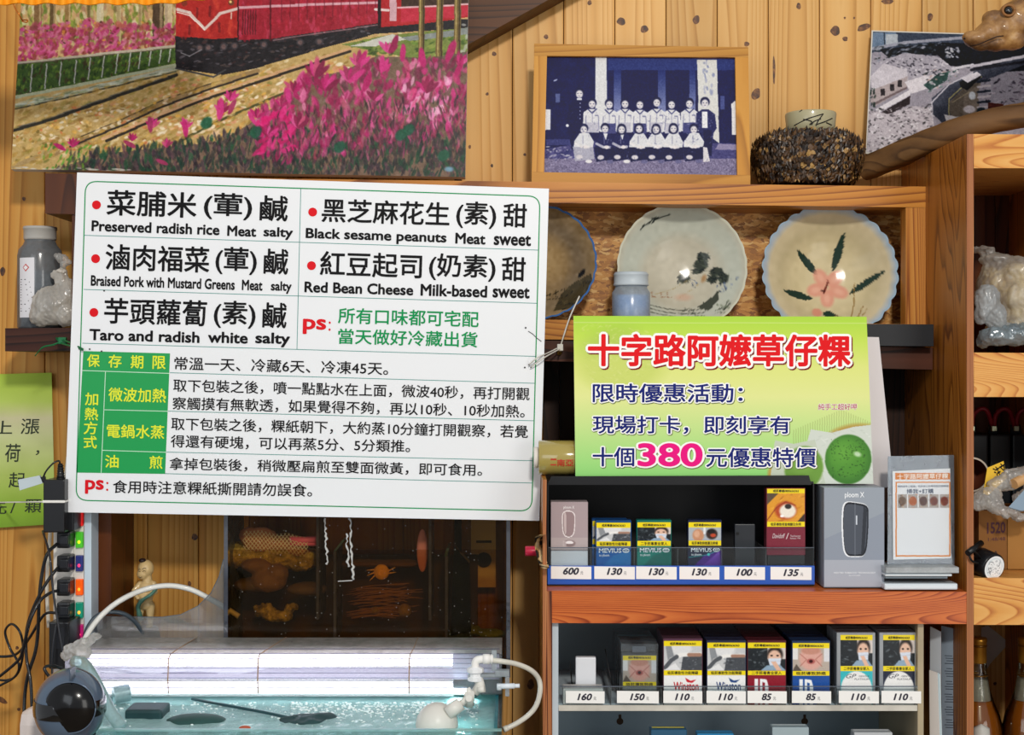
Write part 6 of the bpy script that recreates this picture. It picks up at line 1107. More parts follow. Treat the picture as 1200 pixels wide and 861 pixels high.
# ================================================================ LEFT SIDE
m = MB(); pbox(m, 84, 233, 130.5, 1513, 2.205, .132, .001); o = struct('trim_2', m, BROWNP)
m = MB(); m.pq(flat(2.195), [(6, 384.5), (90, 384), (90, 411), (6, 411.5)], .14); o = build('small_shelf', m, wood('walnut_shelf', '#4a2a1c', '#38190f', '#1e0c06', axis='X', rings=5, knots=0, across=50, along=4)); tag(o, 'small dark brown wall shelf left of the menu board', 'shelf')
z0 = Z(384, 2.2)+.0001; yb = 2.262; cx = X(47, yb); uu = yb/F; hz = lambda y: Z(y, yb)-z0
t_ = thing('reagent_bottle', 'grey translucent plastic bottle with white warning label on small shelf', 'bottle', (cx, yb, z0))
m = MB(); m.lathe([(0, 0), (24*uu, 0), (25.5*uu, .003), (25.5*uu, hz(300)), (24*uu, hz(293)), (19*uu, hz(287)), (17.5*uu, hz(283)), (17.5*uu, hz(278)), (0, hz(278))], (cx, yb, z0), 'Z', 44); build('bottle_body', m, glass('grey_plastic', '#b9bfc4', gloss=.4, rough=.15, haze=.5, hazecol='#a8afb5'), t_)
m = MB(); m.lathe([(0, .002), (23.5*uu, .002), (23.5*uu, hz(318)), (0, hz(318))], (cx, yb, z0), 'Z', 30); build('contents', m, mat('#868c92', .5), t_)
m = MB(); m.lathe([(0, 0), (18*uu, 0), (18.5*uu, 2*uu), (18.5*uu, 12*uu), (19.5*uu, 12.5*uu), (19*uu, 15.5*uu), (0, 16*uu)], (cx, yb, z0+hz(281.5)), 'Z', 44); build('cap', m, mat('#b5b2ac', .4), t_)
class CylS:
    def __init__(s, cx, yb, r): s.c = (cx, yb, r)
    def at(s, x, y, off=0):
        cx, yb, r = s.c; p = P(x, y, yb-r*.8); a = max(-1.5, min(1.5, (p.x-cx)/r)); a = math.asin(max(-.995, min(.995, (p.x-cx)/r))); return Vector((cx+(r+off+.0002)*math.sin(a), yb-(r+off+.0002)*math.cos(a), p.z))
cs = CylS(cx, yb, 25.5*uu); m = MB(); n = 10; vs = [cs.at(22.8+ (42-22.8)*i/n, y) for y in (302, 372) for i in range(n+1)]; m.add(vs, [(i, n+1+i, n+2+i, i+1) for i in range(n)], 0, True); build('label', m, mat('#e3e2e6', .5), t_, 'white warning label')
m = MB(); m.add([cs.at(*p, .0002) for p in ((31.5, 309), (36, 313.5), (31.5, 318.5), (27.5, 313.5))], [(0, 3, 2, 1)]); build('red_diamond', m, mat('#c84a44', .5), t_)
m = MB(); m.add([cs.at(*p, .0004) for p in ((31.5, 310.8), (34.6, 313.6), (31.5, 316.8), (28.6, 313.6))], [(0, 3, 2, 1)]); build('diamond_centre', m, mat('#ececec', .5), t_)
m = MB()
for i, y in enumerate(list(range(327, 350, 3))+[352, 356, 361, 364]): m.add([cs.at(a, b_, .0003) for a, b_ in ((24.5, y), (24.5, y+.9), (24.5+7+(i*5 % 9), y+1.0), (24.5+7+(i*5 % 9), y+.1))], [(0, 1, 2, 3)])
m.add([cs.at(*p, .0003) for p in ((31.3, 311.6), (31.3, 315.5), (32, 315.5), (32, 311.6))], [(0, 1, 2, 3)]); build('lettering', m, mat('#2e3138', .5), t_)
uu = 2.2/F
m = blob([(P(62, 358, 2.222), (26*uu, .022, 24*uu)), (P(48, 370, 2.222), (14*uu, .02, 13*uu)), (P(78, 368, 2.222), (16*uu, .02, 15*uu)), (P(72, 328, 2.222), (9*uu, .011, 16*uu)), (P(65, 322, 2.222), (6*uu, .008, 6*uu)), (P(80, 345, 2.222), (12*uu, .018, 20*uu))], .0018, .0016, 75)
o = build('tied_bag', m, glass('milky_bag', '#f4f0e8', gloss=.5, rough=.2, haze=.8, hazecol='#f0ebe2')); bgp = thing('tied_bag', 'small knotted plastic bag of white powder on the small shelf', 'bag', (X(62, 2.222), 2.222, z0)); 
off = ORG[o.name]-ORG[bgp.name]; o.name = 'bag_skin'; o.parent = bgp; o.location = off
m = MB(); a_ = P(72, 318, 2.218)
for i in range(9): 
    an = i/9*2*math.pi; m.ball(a_+Vector((3.6*uu*math.cos(an), 3*uu*math.sin(an), .8*uu*math.sin(an*2))), (2.6*uu, 2.4*uu, 2.2*uu), 0, 10, 8)
build('knot', m, mat('#cfc8bd', .35), bgp)
m = blob([(P(73, 303, 2.222), (8*uu, .008, 5.5*uu)), (P(68, 300, 2.222), (5*uu, .006, 4*uu)), (P(80, 307, 2.222), (5*uu, .006, 4*uu)), (P(74, 311, 2.22), (4*uu, .006, 5*uu))], .0012, .0012, 120)
build('bag_tail', m, BAGF, bgp)
# green note
S = flat(2.328); nt_ = thing('handwritten_note', 'lime green paper note with handwritten characters taped to the planks', 'note', P(20, 615, 2.33))
R = Ras(-60, 434, 64, 618, 1.5); R.grad([(436, '#a9c545'), (470, '#b9cf63'), (490, '#d3cfa4'), (510, '#cdd39a'), (560, '#b9cf6c'), (600, '#8fb63c'), (616, '#82a838')]); R.noise(.012, 14)
q_ = ((-60, 440), (60.5, 436.5), (64.5, 614), (-60, 622)); m = MB(); m.pq(S, list(q_), .0012); build('paper', m, mat('#b4c866', .6), nt_); plate('paper_print', R, S, q_, nt_, .0003, PRINT_MATT)
m = MB()
for s_, a, t0, b_, t1 in (('上', -8, 493, 14, 508), ('漲', 24.5, 490.5, 46, 508.5), ('荷', 6, 520, 24, 541), ('，', 42, 527.5, 46, 533), ('起', 10, 553.5, 29, 571), ('元', -13, 589, 7.5, 602), ('/', 12, 589, 18, 601), ('顆', 29, 585, 48.5, 600.5)): text(m, S, s_, a, t0, b_, t1, bold=.008, shear=.06, off=.0007)
build('handwriting', m, mat('#2b3626', .6), nt_, 'black handwriting')
# power strip
PS = thing('power_strip', 'white upright power strip with coloured glowing switches', 'power strip', P(92, 800, 2.19)); CR = mat('#e3ded6', .4)
m = MB(); pbox(m, 62, 560, 98.5, 812, 2.17, .034, .003); build('body', m, CR, PS)
m = MB(); pbox(m, 98.6, 548, 107, 812, 2.166, .038, .001); build('side_rail', m, mat('#cbdbe8', .35), PS, 'pale blue white side rail')
m = MB(); pbox(m, 86, 562, 86.6, 810, 2.1697, .0006); build('seam', m, mat('#b9b0a4', .5), PS)
for i, (y, c, e) in enumerate(((607, '#e01414', '#ff3020'), (632.5, '#46b428', '#c8e020'), (660, '#28306e', '#e03060'), (688, '#f25a0c', '#ff8a20'), (715, '#128468', '#f0a030'), (741, '#b4186a', '#ff4060'))):
    m = MB(); m.box((X(88.3, 2.165), 2.1645, Z(y+9.5, 2.165)), (X(96.8, 2.165), 2.172, Z(y-9.5, 2.165)), .0018); sw = build('rocker_switch', m, mat(c, .2, coat=.6, emit=.35), PS, 'lit '+('red', 'green', 'dark blue', 'orange', 'teal', 'magenta')[i]+' rocker switch')
    m = MB(); m.ball(P(92.5, y+2.5, 2.1635), (.0022, .0012, .0026)); build('indicator', m, mat(e, .3, emit=1.6), sw)
BK = mat('#15161a', .35, coat=.2); BK2 = mat('#1e2026', .4)
for i, y in enumerate((632.5, 660.5, 688.5, 715.5)):
    t_ = thing('power_plug', ('black plug opposite the green switch', 'black plug opposite the dark blue switch', 'black plug opposite the orange switch', 'black plug opposite the teal switch')[i], 'plug', P(73, y+9, 2.16), 'black plugs in the power strip')
    m = MB(); m.box((X(66, 2.14), 2.140, Z(y+10, 2.14)), (X(81.5, 2.14), 2.1695, Z(y-9.5, 2.14)), .003); pb_ = build('plug_body', m, BK, t_)
    m = MB(); m.box((X(69, 2.13), 2.130, Z(y+6, 2.13)), (X(79.5, 2.13), 2.1395, Z(y-5, 2.13)), .002); build('grip', m, BK2, pb_)
t_ = thing('power_adapter', 'large black adapter bound with a white tie beside the note', 'adapter', P(64, 624, 2.14)); m = MB(); m.box((X(50.5, 2.11), 2.11, Z(624, 2.11)), (X(75.5, 2.11), 2.169, Z(562, 2.11)), .002); build('body', m, BK, t_)
m = MB(); m.box((X(50, 2.11), 2.1085, Z(589, 2.11)), (X(76, 2.11), 2.11, Z(586, 2.11)), .0004); m.box((X(76, 2.11), 2.1085, Z(588.5, 2.11)), (X(76.6, 2.11), 2.169, Z(586.5, 2.11)), .0001); build('white_tie', m, mat('#e9e6e0', .4), t_)
m = MB(); m.tube([P(71, 563, 2.13), P(71, 556, 2.13), P(70.5, 543, 2.13)], [.0062, .005, .0035], 14)
for k in range(6): m.tube([P(71, 561-k*3, 2.13), P(71, 560-k*3, 2.13)], .0064-k*.0004, 14)
build('cable_boot', m, BK, t_)
m = MB(); m.tube([P(-40, 590, 2.32), P(0, 588.5, 2.318), P(50, 587.8, 2.11)], .0012, 6); o = build('white_string', m, mat('#d8d4cc', .5)); tag(o, 'thin white tie running from the adapter across the note', 'string')
t_ = thing('power_adapter', 'lower black adapter at the foot of the power strip', 'adapter', P(70, 785, 2.14)); m = MB(); m.box((X(57, 2.11), 2.11, Z(784, 2.11)), (X(81, 2.11), 2.169, Z(729, 2.11)), .0022); build('body', m, BK, t_); m = MB(); m.box((X(66, 2.11), 2.1085, Z(760, 2.11)), (X(76, 2.11), 2.11, Z(735, 2.11)), .0004); build('rating_plate', m, BK2, t_)
t_ = thing('power_adapter', 'small black adapter tucked beside the red switch', 'adapter', P(80, 622, 2.15)); m = MB(); m.box((X(76.5, 2.13), 2.13, Z(622, 2.13)), (X(86.5, 2.13), 2.169, Z(595, 2.13)), .0018); build('body', m, BK, t_)
t_ = thing('usb_plug', 'small pale grey connector in front of the note', 'connector', P(38, 578, 2.12)); m = MB(); m.prism([P(21, 562, 2.12), P(46, 557, 2.115), P(50, 566, 2.115), P(23, 574.5, 2.12)], (0, .006, 0)); build('shell', m, mat('#c5d2d8', .3), t_); m = MB(); m.prism([P(46.5, 559, 2.116), P(52, 558, 2.115), P(53.5, 564, 2.115), P(49.5, 565.2, 2.116)], (0, .005, 0)); build('tip', m, BK, t_)
def cord(pts, r, c, label, name='cord', n=7):
    m = MB(); m.tube(pc(pts, n), r, 8); o = build(name, m, mat(c, .35, coat=.3)); tag(o, label, 'cord'); return o
cord([(70.5, 546, 2.13), (69, 540, 2.125), (62, 543, 2.12), (54, 552, 2.118), (50, 561, 2.12)], .0014, '#15161a', 'thin black cord looping from adapter top to the connector')
cord([(67, 637, 2.135), (56, 648, 2.12), (50, 668, 2.12), (46, 700, 2.12), (44.5, 740, 2.13), (41, 765, 2.13), (33, 790, 2.13), (29, 815, 2.13), (28, 850, 2.12)], .0026, '#17181c', 'black cord dropping from the plug opposite the green switch')
cord([(69, 664, 2.135), (62, 672, 2.125), (50, 690, 2.12), (38, 715, 2.12), (31, 740, 2.13), (31, 770, 2.13), (36, 800, 2.12), (38, 850, 2.11)], .0024, '#17181c', 'black cord from the plug opposite the dark blue switch')
cord([(69, 692, 2.135), (60, 694, 2.125), (47, 704, 2.11), (35, 728, 2.10), (27, 760, 2.11), (20, 775, 2.12), (-10, 800, 2.14)], .0024, '#17181c', 'black cord curling left from the plug opposite the orange switch')
cord([(-20, 768, 2.2), (8, 769, 2.2), (22, 764, 2.19), (36, 745, 2.15), (52, 720, 2.14), (68, 718, 2.14)], .0022, '#17181c', 'black cord running left from the plug opposite the teal switch')
cord([(-20, 790, 2.2), (4, 797, 2.2), (20, 790, 2.19), (27, 765, 2.18), (24, 742, 2.17), (14, 731, 2.18), (6, 740, 2.19), (12, 760, 2.19), (22, 778, 2.18), (18, 792, 2.19), (2, 802, 2.2), (-20, 812, 2.2)], .0019, '#1a1b1f', 'black cord with a loop on the planks far left')
cord([(50, 622, 2.15), (58, 650, 2.105), (62, 690, 2.1), (68, 730, 2.095), (74, 765, 2.09), (79, 790, 2.09)], .0017, '#22252c', 'thin dark cord falling in front of the plugs')
cord([(66, 730, 2.105), (62, 760, 2.1), (61, 790, 2.1), (62, 812, 2.1)], .0016, '#23262c', 'thin dark cord over the lower adapter')
cord([(80, 535, 2.16), (76, 560, 2.165), (62, 600, 2.18), (57, 650, 2.18), (55, 690, 2.18), (57, 735, 2.18)], .003, '#d8d2c4', 'cream white cord behind the black plugs')
cord([(98, 790, 2.0), (80, 786, 1.98), (62, 780, 1.96), (52, 783, 1.95), (60, 796, 1.95)], .0022, '#101114', 'black cord lying on top of the round grey housing')
# grey housing
cx, cy, YC = 82, 828, 1.70; u = YC/F; cc = P(cx, cy, YC+.03); dev = thing('round_device', 'glossy blue grey round housing with black face in bottom left corner', 'device', (cc.x, cc.y, .0)); GH = mat('#4f6074', .18, coat=.6)
HT = 46
m = MB(); m.ball(cc, (40.5*u*1.02, .045, 45*u*1.02), 0, 48, 32); m.v = [(x, y, z) for x, y, z in m.v]; build('housing', m, GH, dev)
m = MB(); m.lathe([(30*u, 0), (35*u, .03), (36*u, .06), (40*u, .2), (48*u, .62), (60*u, .68)], (cc.x, cc.y, cc.z-33*u), 'Z', 48); m.v = [(x, cc.y+(y-cc.y)*.9, cc.z-33*u-(z-(cc.z-33*u))) for x, y, z in m.v]; build('column', m, GH, dev)
def facey(k): return cc.y-.0472*math.sqrt(max(0, 1-(29.5*k*u/(45.5*u))**2))
m = MB(); n = 48; vs = []
for k_ in (1.0, .97, .9, .75, .55, .3, .001):
    for q in range(n):
        a = 2*math.pi*q/n; p = flat(facey(k_)).at(82+29.5*k_*math.cos(a), 829+29.5*k_*math.sin(a)); vs.append((p.x, p.y-.0008-(.0012 if k_ < .99 else 0), p.z))
m.add(vs, [(i*n+q, (i+1)*n+q, (i+1)*n+(q+1) % n, i*n+(q+1) % n) for i in range(6) for q in range(n)], 0, True)
fc_ = build('black_face', m, mat('#070709', .2, coat=.25), dev, 'glossy black round face')
m = MB()
m0 = MB(); m0.ball(cc, (41.2*u*1.02, .0462, 45.8*u*1.02), 0, 48, 64); zb2, zt2 = Z(836, cc.y), Z(816, cc.y)
m.add(m0.v, [f for f in m0.f if all(zb2 < m0.v[i][2] < zt2 for i in f)], 0, True)
build('side_band', m, mat('#08080a', .1, coat=1), dev)
m = MB(); n = 40; m.tube([flat(facey(1)-.001).at(82+30*math.cos(a), 829+30*math.sin(a)) for a in np.linspace(0, 2*math.pi, n+1)], .0008, 6); build('bezel', m, mat('#5c6c80', .2, .3, coat=.3), fc_)
m = MB(); m.pq(flat(1.6895), [(81.5, 784), (82.5, 784), (82.5, 797), (81.5, 797)], .02); build('centre_seam', m, mat('#39485a', .3), dev)
m = MB(); m.box((X(20, 1.785), 1.785, .3), (X(62, 1.785), 1.83, Z(833, 1.785)), .012); o = build('white_post', m, mat('#d8cdc8', .35)); o.location.z = 0; o.scale = (1, 1, (Z(833, 1.785))/(Z(833, 1.785)-.3)); tag(o, 'rounded white case just left of the round grey housing', 'case')

# ================================================================ FISH TANK
tk = thing('fish_tank', 'glass fish tank with pale teal water and front rim', 'fish tank', (X(330, 2.0), 2.05, Z(1120, 1.85)))
TG = glass('tank_glass', '#dff2f2', gloss=.35, haze=.04, hazecol='#bfe6e6'); TEDGE = glass('glass_edge', '#58b3b8', gloss=.5, haze=.55, hazecol='#5fb8c0')
xl, xr = X(40, 1.85), -.0135; zt = Z(857, 1.85); zb_ = Z(1120, 1.85); yf, ybk = 1.85, 2.322
def tb_(name, lo, hi, mm, par=tk, bev=0, label=None): m = MB(); m.box(lo, hi, bev); return build(name, m, mm, par, label)
tb_('front_glass', (xl, yf, zb_), (xr, yf+.008, zt), TG); tb_('rim_edge', (xl, yf, zt+.0002), (xr, yf+.008, zt+.0022), glass('rim_glass', '#bff0ee', gloss=.8, haze=.5, hazecol='#cdf3f0'))
tb_('side_glass', (xr-.010, yf+.0082, zb_), (xr-.006, ybk, zt+.0002), TEDGE); tb_('side_glass', (xr-.0055, yf+.0082, zb_), (xr, ybk, zt), TG); tb_('side_glass', (xl, yf+.0082, zb_), (xl+.008, ybk, zt), TG); tb_('back_glass', (xl+.0082, ybk-.008, zb_), (xr-.0102, ybk, zt), TG)
tb_('tank_floor', (xl+.0082, yf+.0082, zb_), (xr-.0102, ybk-.0082, zb_+.01), mat('#a9c9c4', .6))
zw = Z(866, 1.86)
tb_('filter_tray', (xl+.009, yf+.03, zb_+.011), (xr-.011, ybk-.009, zw-.035), mat('#a6e4e2', .5, vary=.15, bscale=60))
WAT, t, b, o_ = nt('tank_water'); t.nodes.remove(b); tr_ = N(t, 'ShaderNodeBsdfTransparent'); tr_.inputs[0].default_value = L('#d6f4f4'); gl = N(t, 'ShaderNodeBsdfGlossy', i_Roughness=.08); df = N(t, 'ShaderNodeBsdfDiffuse'); df.inputs[0].default_value = L('#c4f2f2')
tc = N(t, 'ShaderNodeTexCoord'); mp = N(t, 'ShaderNodeMapping'); mp.inputs['Scale'].default_value = (22, 40, 22); t.links.new(tc.outputs['Object'], mp.inputs[0]); n1 = N(t, 'ShaderNodeTexNoise', i_Scale=1, i_Detail=8, i_Roughness=.75); t.links.new(mp.outputs[0], n1.inputs['Vector'])
bp = N(t, 'ShaderNodeBump', i_Strength=.8, i_Distance=.006); t.links.new(n1.outputs[0], bp.inputs['Height']); t.links.new(bp.outputs[0], gl.inputs['Normal']); fz = N(t, 'ShaderNodeFresnel', i_IOR=1.33); t.links.new(bp.outputs[0], fz.inputs['Normal'])
x1 = N(t, 'ShaderNodeMixShader'); x1.inputs[0].default_value = .6; t.links.new(tr_.outputs[0], x1.inputs[1]); t.links.new(df.outputs[0], x1.inputs[2]); x2 = N(t, 'ShaderNodeMixShader'); t.links.new(fz.outputs[0], x2.inputs[0]); t.links.new(x1.outputs[0], x2.inputs[1]); t.links.new(gl.outputs[0], x2.inputs[2]); t.links.new(x2.outputs[0], o_.inputs[0])
m = MB(); nx, ny = 90, 40; vs = []
for j in range(ny+1):
    for i in range(nx+1):
        x = xl+.009+(xr-.0105-xl-.009)*i/nx; y = yf+.0085+(ybk-.0085-yf-.0085)*j/ny; vs.append((x, y, zw+.0016*mnoise.noise(Vector((x*45, y*70, 0)))+.001*mnoise.noise(Vector((x*120, y*160, 3)))))
m.add(vs, [(j*(nx+1)+i, j*(nx+1)+i+1, (j+1)*(nx+1)+i+1, (j+1)*(nx+1)+i) for j in range(ny) for i in range(nx)], 0, True); build('water', m, WAT, tk, 'rippled pale teal water')
m = MB(); rg = random.Random(5); BUB = mat('#eefafa', .1, coat=1)
def wat(x, y): Y = (CZ-zw)*F/(y-CY); return Vector((X(x, Y), Y, zw))
for i in range(900):
    q = rg.random(); x = rg.uniform(340, 560) if q < .65 else rg.uniform(130, 560); y = 823+abs(rg.gauss(0, 11))
    if y > 855: continue
    p = wat(x, y); r = rg.choice((.0006, .0009, .0012, .0018)); m.ball(p+Vector((0, 0, r*.3)), (r*rg.uniform(1, 1.8), r, r*.7), 0, 6, 4)
build('surface_bubbles', m, BUB, tk, 'white surface bubbles', kind='stuff')
# things in the water
m = MB(); p = wat(172, 838); m.box((p.x-.026, p.y-.02, zw-.034), (p.x+.026, p.y+.03, zw+.012), .004); pu = thing('pump', 'dark teal block pump at the left end of the tank', 'pump', (p.x, p.y, zw-.034)); build('body', m, mat('#24484c', .5, vary=.4, bscale=200), pu)
m = MB(); m.ball(wat(230, 843)+Vector((0, 0, -.002)), (.042, .028, .009)); o = build('dark_stone', m, mat('#2f5552', .6, vary=.3, bscale=150)); tag(o, 'dark flat lump in the water right of the pump', 'stone')
m = MB(); m.ball(wat(355, 843)+Vector((0, 0, -.003)), (.035, .03, .008)); m.ball(wat(378, 840)+Vector((0, 0, -.003)), (.022, .02, .008)); o = build('dark_weed', fuse(m, .0025, lambda v: .003*mnoise.noise(v*70)), mat('#2b4c4e', .6, vary=.4, bscale=150)); tag(o, 'dark clump of weed where the black cord ends', 'weed')
m = MB(); m.ball(wat(287, 853.5)+Vector((0, 0, .001)), (.008, .006, .003)); o = build('red_floater', m, mat('#b4553a', .5)); tag(o, 'small rust red scrap floating by the front rim', 'scrap')
m = MB(); m.tube([wat(225, 822)+Vector((0, 0, .004)), wat(270, 830)+Vector((0, 0, .0035)), wat(310, 837)+Vector((0, 0, .003)), wat(345, 844)+Vector((0, 0, .002))], .0021, 8); o = build('air_hose', m, mat('#28484e', .4)); tag(o, 'dark cord lying diagonally on the water', 'cord')
m = MB(); a, b_ = wat(133, 826)+Vector((0, 0, .014)), wat(152, 824)+Vector((0, 0, .016)); prof = []
for i in range(16): m.tube([a.lerp(b_, i/16), a.lerp(b_, (i+.55)/16)], .0125, 16); m.tube([a.lerp(b_, (i+.55)/16), a.lerp(b_, (i+1)/16)], .0105, 16)
o = build('ribbed_hose', m, mat('#b9d4d8', .2, .4)); tag(o, 'silver ribbed hose end at the left of the tank', 'hose')
# float valve
fv = thing('float_valve', 'white float valve with dome float at the right end of the tank', 'float valve', wat(515, 850)); WP = mat('#dfdcd4', .35, vary=.12, bscale=70)
Yv = 1.93; uv = Yv/F
m = MB(); dc = P(512, 850, Yv); m.ball(dc, (25*uv, 25*uv, 27*uv), 0, 32, 20); m.v = [(x, y, max(z, zw-.01)) for x, y, z in m.v]; build('dome_float', m, WP, fv)
m = MB(); m.tube([P(524, 836, Yv-.012), P(540, 824, Yv-.008)], 8*uv, 14); m.tube([P(538, 826, Yv-.008), P(552, 814, Yv-.004)], 4*uv, 12); m.tube([P(550, 825, Yv), P(550, 812, Yv-.01)], 6*uv, 14); m.tube([P(550, 818, Yv-.012), P(549.5, 818, Yv-.02)], 4*uv, 12); build('float_arm', m, WP, fv)
m = MB(); m.tube([P(556, 812, Yv), P(563, 802, Yv), P(560, 795, Yv)], [5*uv, 6*uv, 6*uv], 14); m.tube([P(560, 808, Yv-.004), P(568, 807, Yv-.006)], 4*uv, 12); m.tube([P(548, 806, Yv-.004), P(552, 814, Yv-.006)], 3*uv, 10); build('valve_body', m, WP, fv)
m = MB(); m.lathe([(0, 0), (9*uv, 0), (9*uv, 4*uv), (7*uv, 5*uv), (7*uv, 9*uv), (10*uv, 10*uv), (10*uv, 14*uv), (6*uv, 16*uv), (0, 16*uv)], P(557, 797, Yv), 'Z', 10, smooth=False); build('lock_nut', m, mat('#e9eaec', .3), fv)
m = MB(); m.tube(pc([(557, 786, Yv), (557, 777, Yv), (560, 773, Yv), (568, 772, Yv), (578, 772, Yv)], 5), 4.6*uv, 14); m.tube([P(566, 772, Yv), P(574, 772, Yv)], 6*uv, 16); m.tube([P(575, 772, Yv), P(577, 772, Yv)], 5.6*uv, 16); build('elbow_fitting', m, mat('#eceae6', .3), fv)
CP = glass('clamp_plastic', '#dfe6ea', gloss=.4, haze=.5, hazecol='#dbe2e6')
m = MB(); pbox(m, 548, 790, 588, 794, Yv-.004, .012, .0008); pbox(m, 580, 786, 597, 793, Yv-.006, .014, .0008); pbox(m, 592, 793, 597, 816, Yv-.006, .014, .0008); pbox(m, 576, 762, 582, 786, Yv, .004, .0006); build('clamp_bracket', m, CP, fv)
m = MB(); m.tube([P(584, 804, Yv-.006), P(603, 803.5, Yv-.006)], 3.2*uv, 12); m.tube([P(602, 803.5, Yv-.006), P(609, 803.3, Yv-.006)], 2.4*uv, 12); m.tube([P(585, 801, Yv-.006), P(585, 808, Yv-.006)], 3*uv, 10); build('clamp_screw', m, mat('#dbe3ea', .25), fv)
m = MB(); m.tube(pc([(577, 773.5, Yv), (590, 775, Yv), (606, 778, Yv+.01), (622, 785, Yv+.02), (631, 795, Yv+.03), (633, 808, Yv+.03), (629, 825, Yv+.03), (620, 837, Yv+.03), (606, 847, Yv+.02), (592, 854, Yv+.015)], 8), .0036, 12); m.tube([P(595, 852.5, Yv+.016), P(590, 855, Yv+.014)], .0042, 12); o = build('water_tube', m, mat('#cfccc0', .3, coat=.3)); tag(o, 'white water tube bowing out right of the tank', 'tube')
# lamp hood on the tank
hood = thing('lamp_hood', 'long translucent lamp hood with two bright tubes over the tank', 'lamp hood', (X(330, 2.06), 2.11, zt+.0025)); HZ0 = zt+.0045
HY0, HY1 = 2.05, 2.162; x0, x1 = X(78, 2.055), X(588, 2.055); hzt = Z(766, 2.05)
HOODM = glass('hood_plastic', '#f2f3f6', gloss=.45, haze=.12, hazecol='#eef0f4', ior=1.25)
prof = [(HY0, HZ0), (HY0-.003, HZ0+.02), (HY0-.001, HZ0+.05), (HY0+.008, hzt-.003), (HY0+.02, hzt+.001), (HY1-.01, hzt+.003), (HY1, hzt-.004), (HY1, HZ0)]
m = MB(); n = 2; vs = [(x, y, z) for x in (x0, x1) for y, z in prof]; mt = MB(); mt.add([(x, y, z+.0012) for x in (x0, x1) for y, z in prof[3:7]], [(i, 4+i, 5+i, i+1) for i in range(3)], 0, True); build('top_cover', mt, glass('hood_top', '#e9e6e4', gloss=.1, haze=.45, hazecol='#d6cfc8'), hood); k = len(prof); m.add(vs, [(i, k+i, k+i+1, i+1) for i in range(k-1)], 0, True); m.add([(x, y+.0 , z) for x in (x0,) for y, z in prof], [tuple(range(k))]); m.add([(x1, y, z) for y, z in prof], [tuple(range(k))[::-1]]); build('cover', m, HOODM, hood)
for a, yy in ((774, 2.062), (807, 2.062)):
    m = MB(); m.tube([(x0+.012, yy+.008, Z(a, yy)), (X(530, 2.06), yy+.008, Z(a, yy))], .009, 16); build('lamp_tube', m, mat('#fbfaff', .3, emit=2.4), hood, 'bright white lamp tube')

for zz_, w_ in ((HZ0+.003, 11.0),):   # the downward light of the tubes themselves
    l = area('tank_lamp', (X(320, 2.06), 2.072, zz_), (X(320, 2.06), 2.03, zz_-1), .56, .012, w_, (.86, .97, 1)); l.parent = None

m = MB(); m.box((x0+.004, 2.086, HZ0+.012), (x1-.004, 2.088, HZ0+.05)); build('reflector', m, mat('#a8a4b4', .35), hood)
for yy_ in (774, 807):
    m = MB(); m.tube([(x0+.011, 2.0705, Z(yy_, 2.062)), (X(531, 2.06), 2.0705, Z(yy_, 2.062))], .0125, 18); build('tube_halo', m, glass('tube_halo_haze', '#ffffff', gloss=0, haze=.16, hazecol='#ffffff', ior=1.1), hood)  # hazy shell added round each tube to imitate a soft glow
m = MB()
for i in range(9): z = HZ0+.006+i*.007; m.box((x0+.003, HY0+.004, z), (x1-.003, HY0+.0048, z+.0012))
build('ribs', m, glass('hood_rib', '#c4c2d8', gloss=.2, haze=.1, hazecol='#cfcfe0'), hood)
m = MB(); m.box((x0, HY0-.004, HZ0-.0016), (x1, HY1+.004, HZ0-.0001)); build('base_pane', m, glass('base_pane_glass', '#d9eeee', gloss=.4, haze=.06), hood)
for i, xx in enumerate((197.5, 302.5, 479.5)):
    m = MB(); a = X(xx, 2.05); sk = (.012, .018, 0)[i]; m.tube([(a, HY0-.001, HZ0), (a, HY0-.0042, HZ0+.02), (a+.0005, HY0-.0022, HZ0+.05), (a+.001, HY0+.007, hzt-.002), (a+.004+sk*.3, HY0+.02, hzt+.0022), (a+.006+sk, HY1-.01, hzt+.0042)], .0009, 6)
    o = build('rubber_band', m, mat('#a08060', .5)); tag(o, ('thin band round the left part of the lamp hood', 'thin pale band round the middle of the lamp hood', 'thin band round the right part of the lamp hood')[i], 'band', 'bands round the lamp hood')
# crumpled film + hose at left of hood
o = build('crumpled_wrap', blob([(P(86, 760, 2.03), (13*u, .018, 9*u)), (P(100, 752, 2.035), (14*u, .015, 7*u)), (P(112, 746, 2.04), (10*u, .012, 5*u)), (P(78, 768, 2.03), (9*u, .012, 7*u)), (P(96, 765, 2.03), (14*u, .014, 8*u))], .0018, .002, 80), BAGF); tag(o, 'crumpled clear wrap at the left end of the lamp hood', 'plastic wrap')
m = MB(); m.tube(pc([(88, 775, 1.99), (98, 778, 1.97), (108, 792, 1.95), (118, 812, 1.93), (130, 835, 1.91), (143, 853, 1.9)], 6), .0085, 14); o = build('clear_hose', m, glass('hose_plastic', '#dff0f2', gloss=.5, haze=.35, hazecol='#d4ecec')); tag(o, 'wide clear hose dipping into the left end of the tank', 'hose')
cord([(95, 760, 2.10), (103, 742, 2.12), (118, 722, 2.14), (140, 704, 2.15), (168, 691, 2.175), (196, 686, 2.185), (222, 690, 2.19), (245, 701, 2.195), (264, 712, 2.2), (280, 722, 2.2)], .0042, '#e2e1da', 'thick white tube arching over the lamp hood', 'white_tube', 8)
cord([(98, 752, 2.12), (103, 735, 2.13), (113, 722, 2.14), (128, 717, 2.15), (145, 719, 2.16), (158, 728, 2.17), (168, 742, 2.18)], .0034, '#3a454e', 'dark grey hose bending beside the white tube', 'grey_hose', 8)
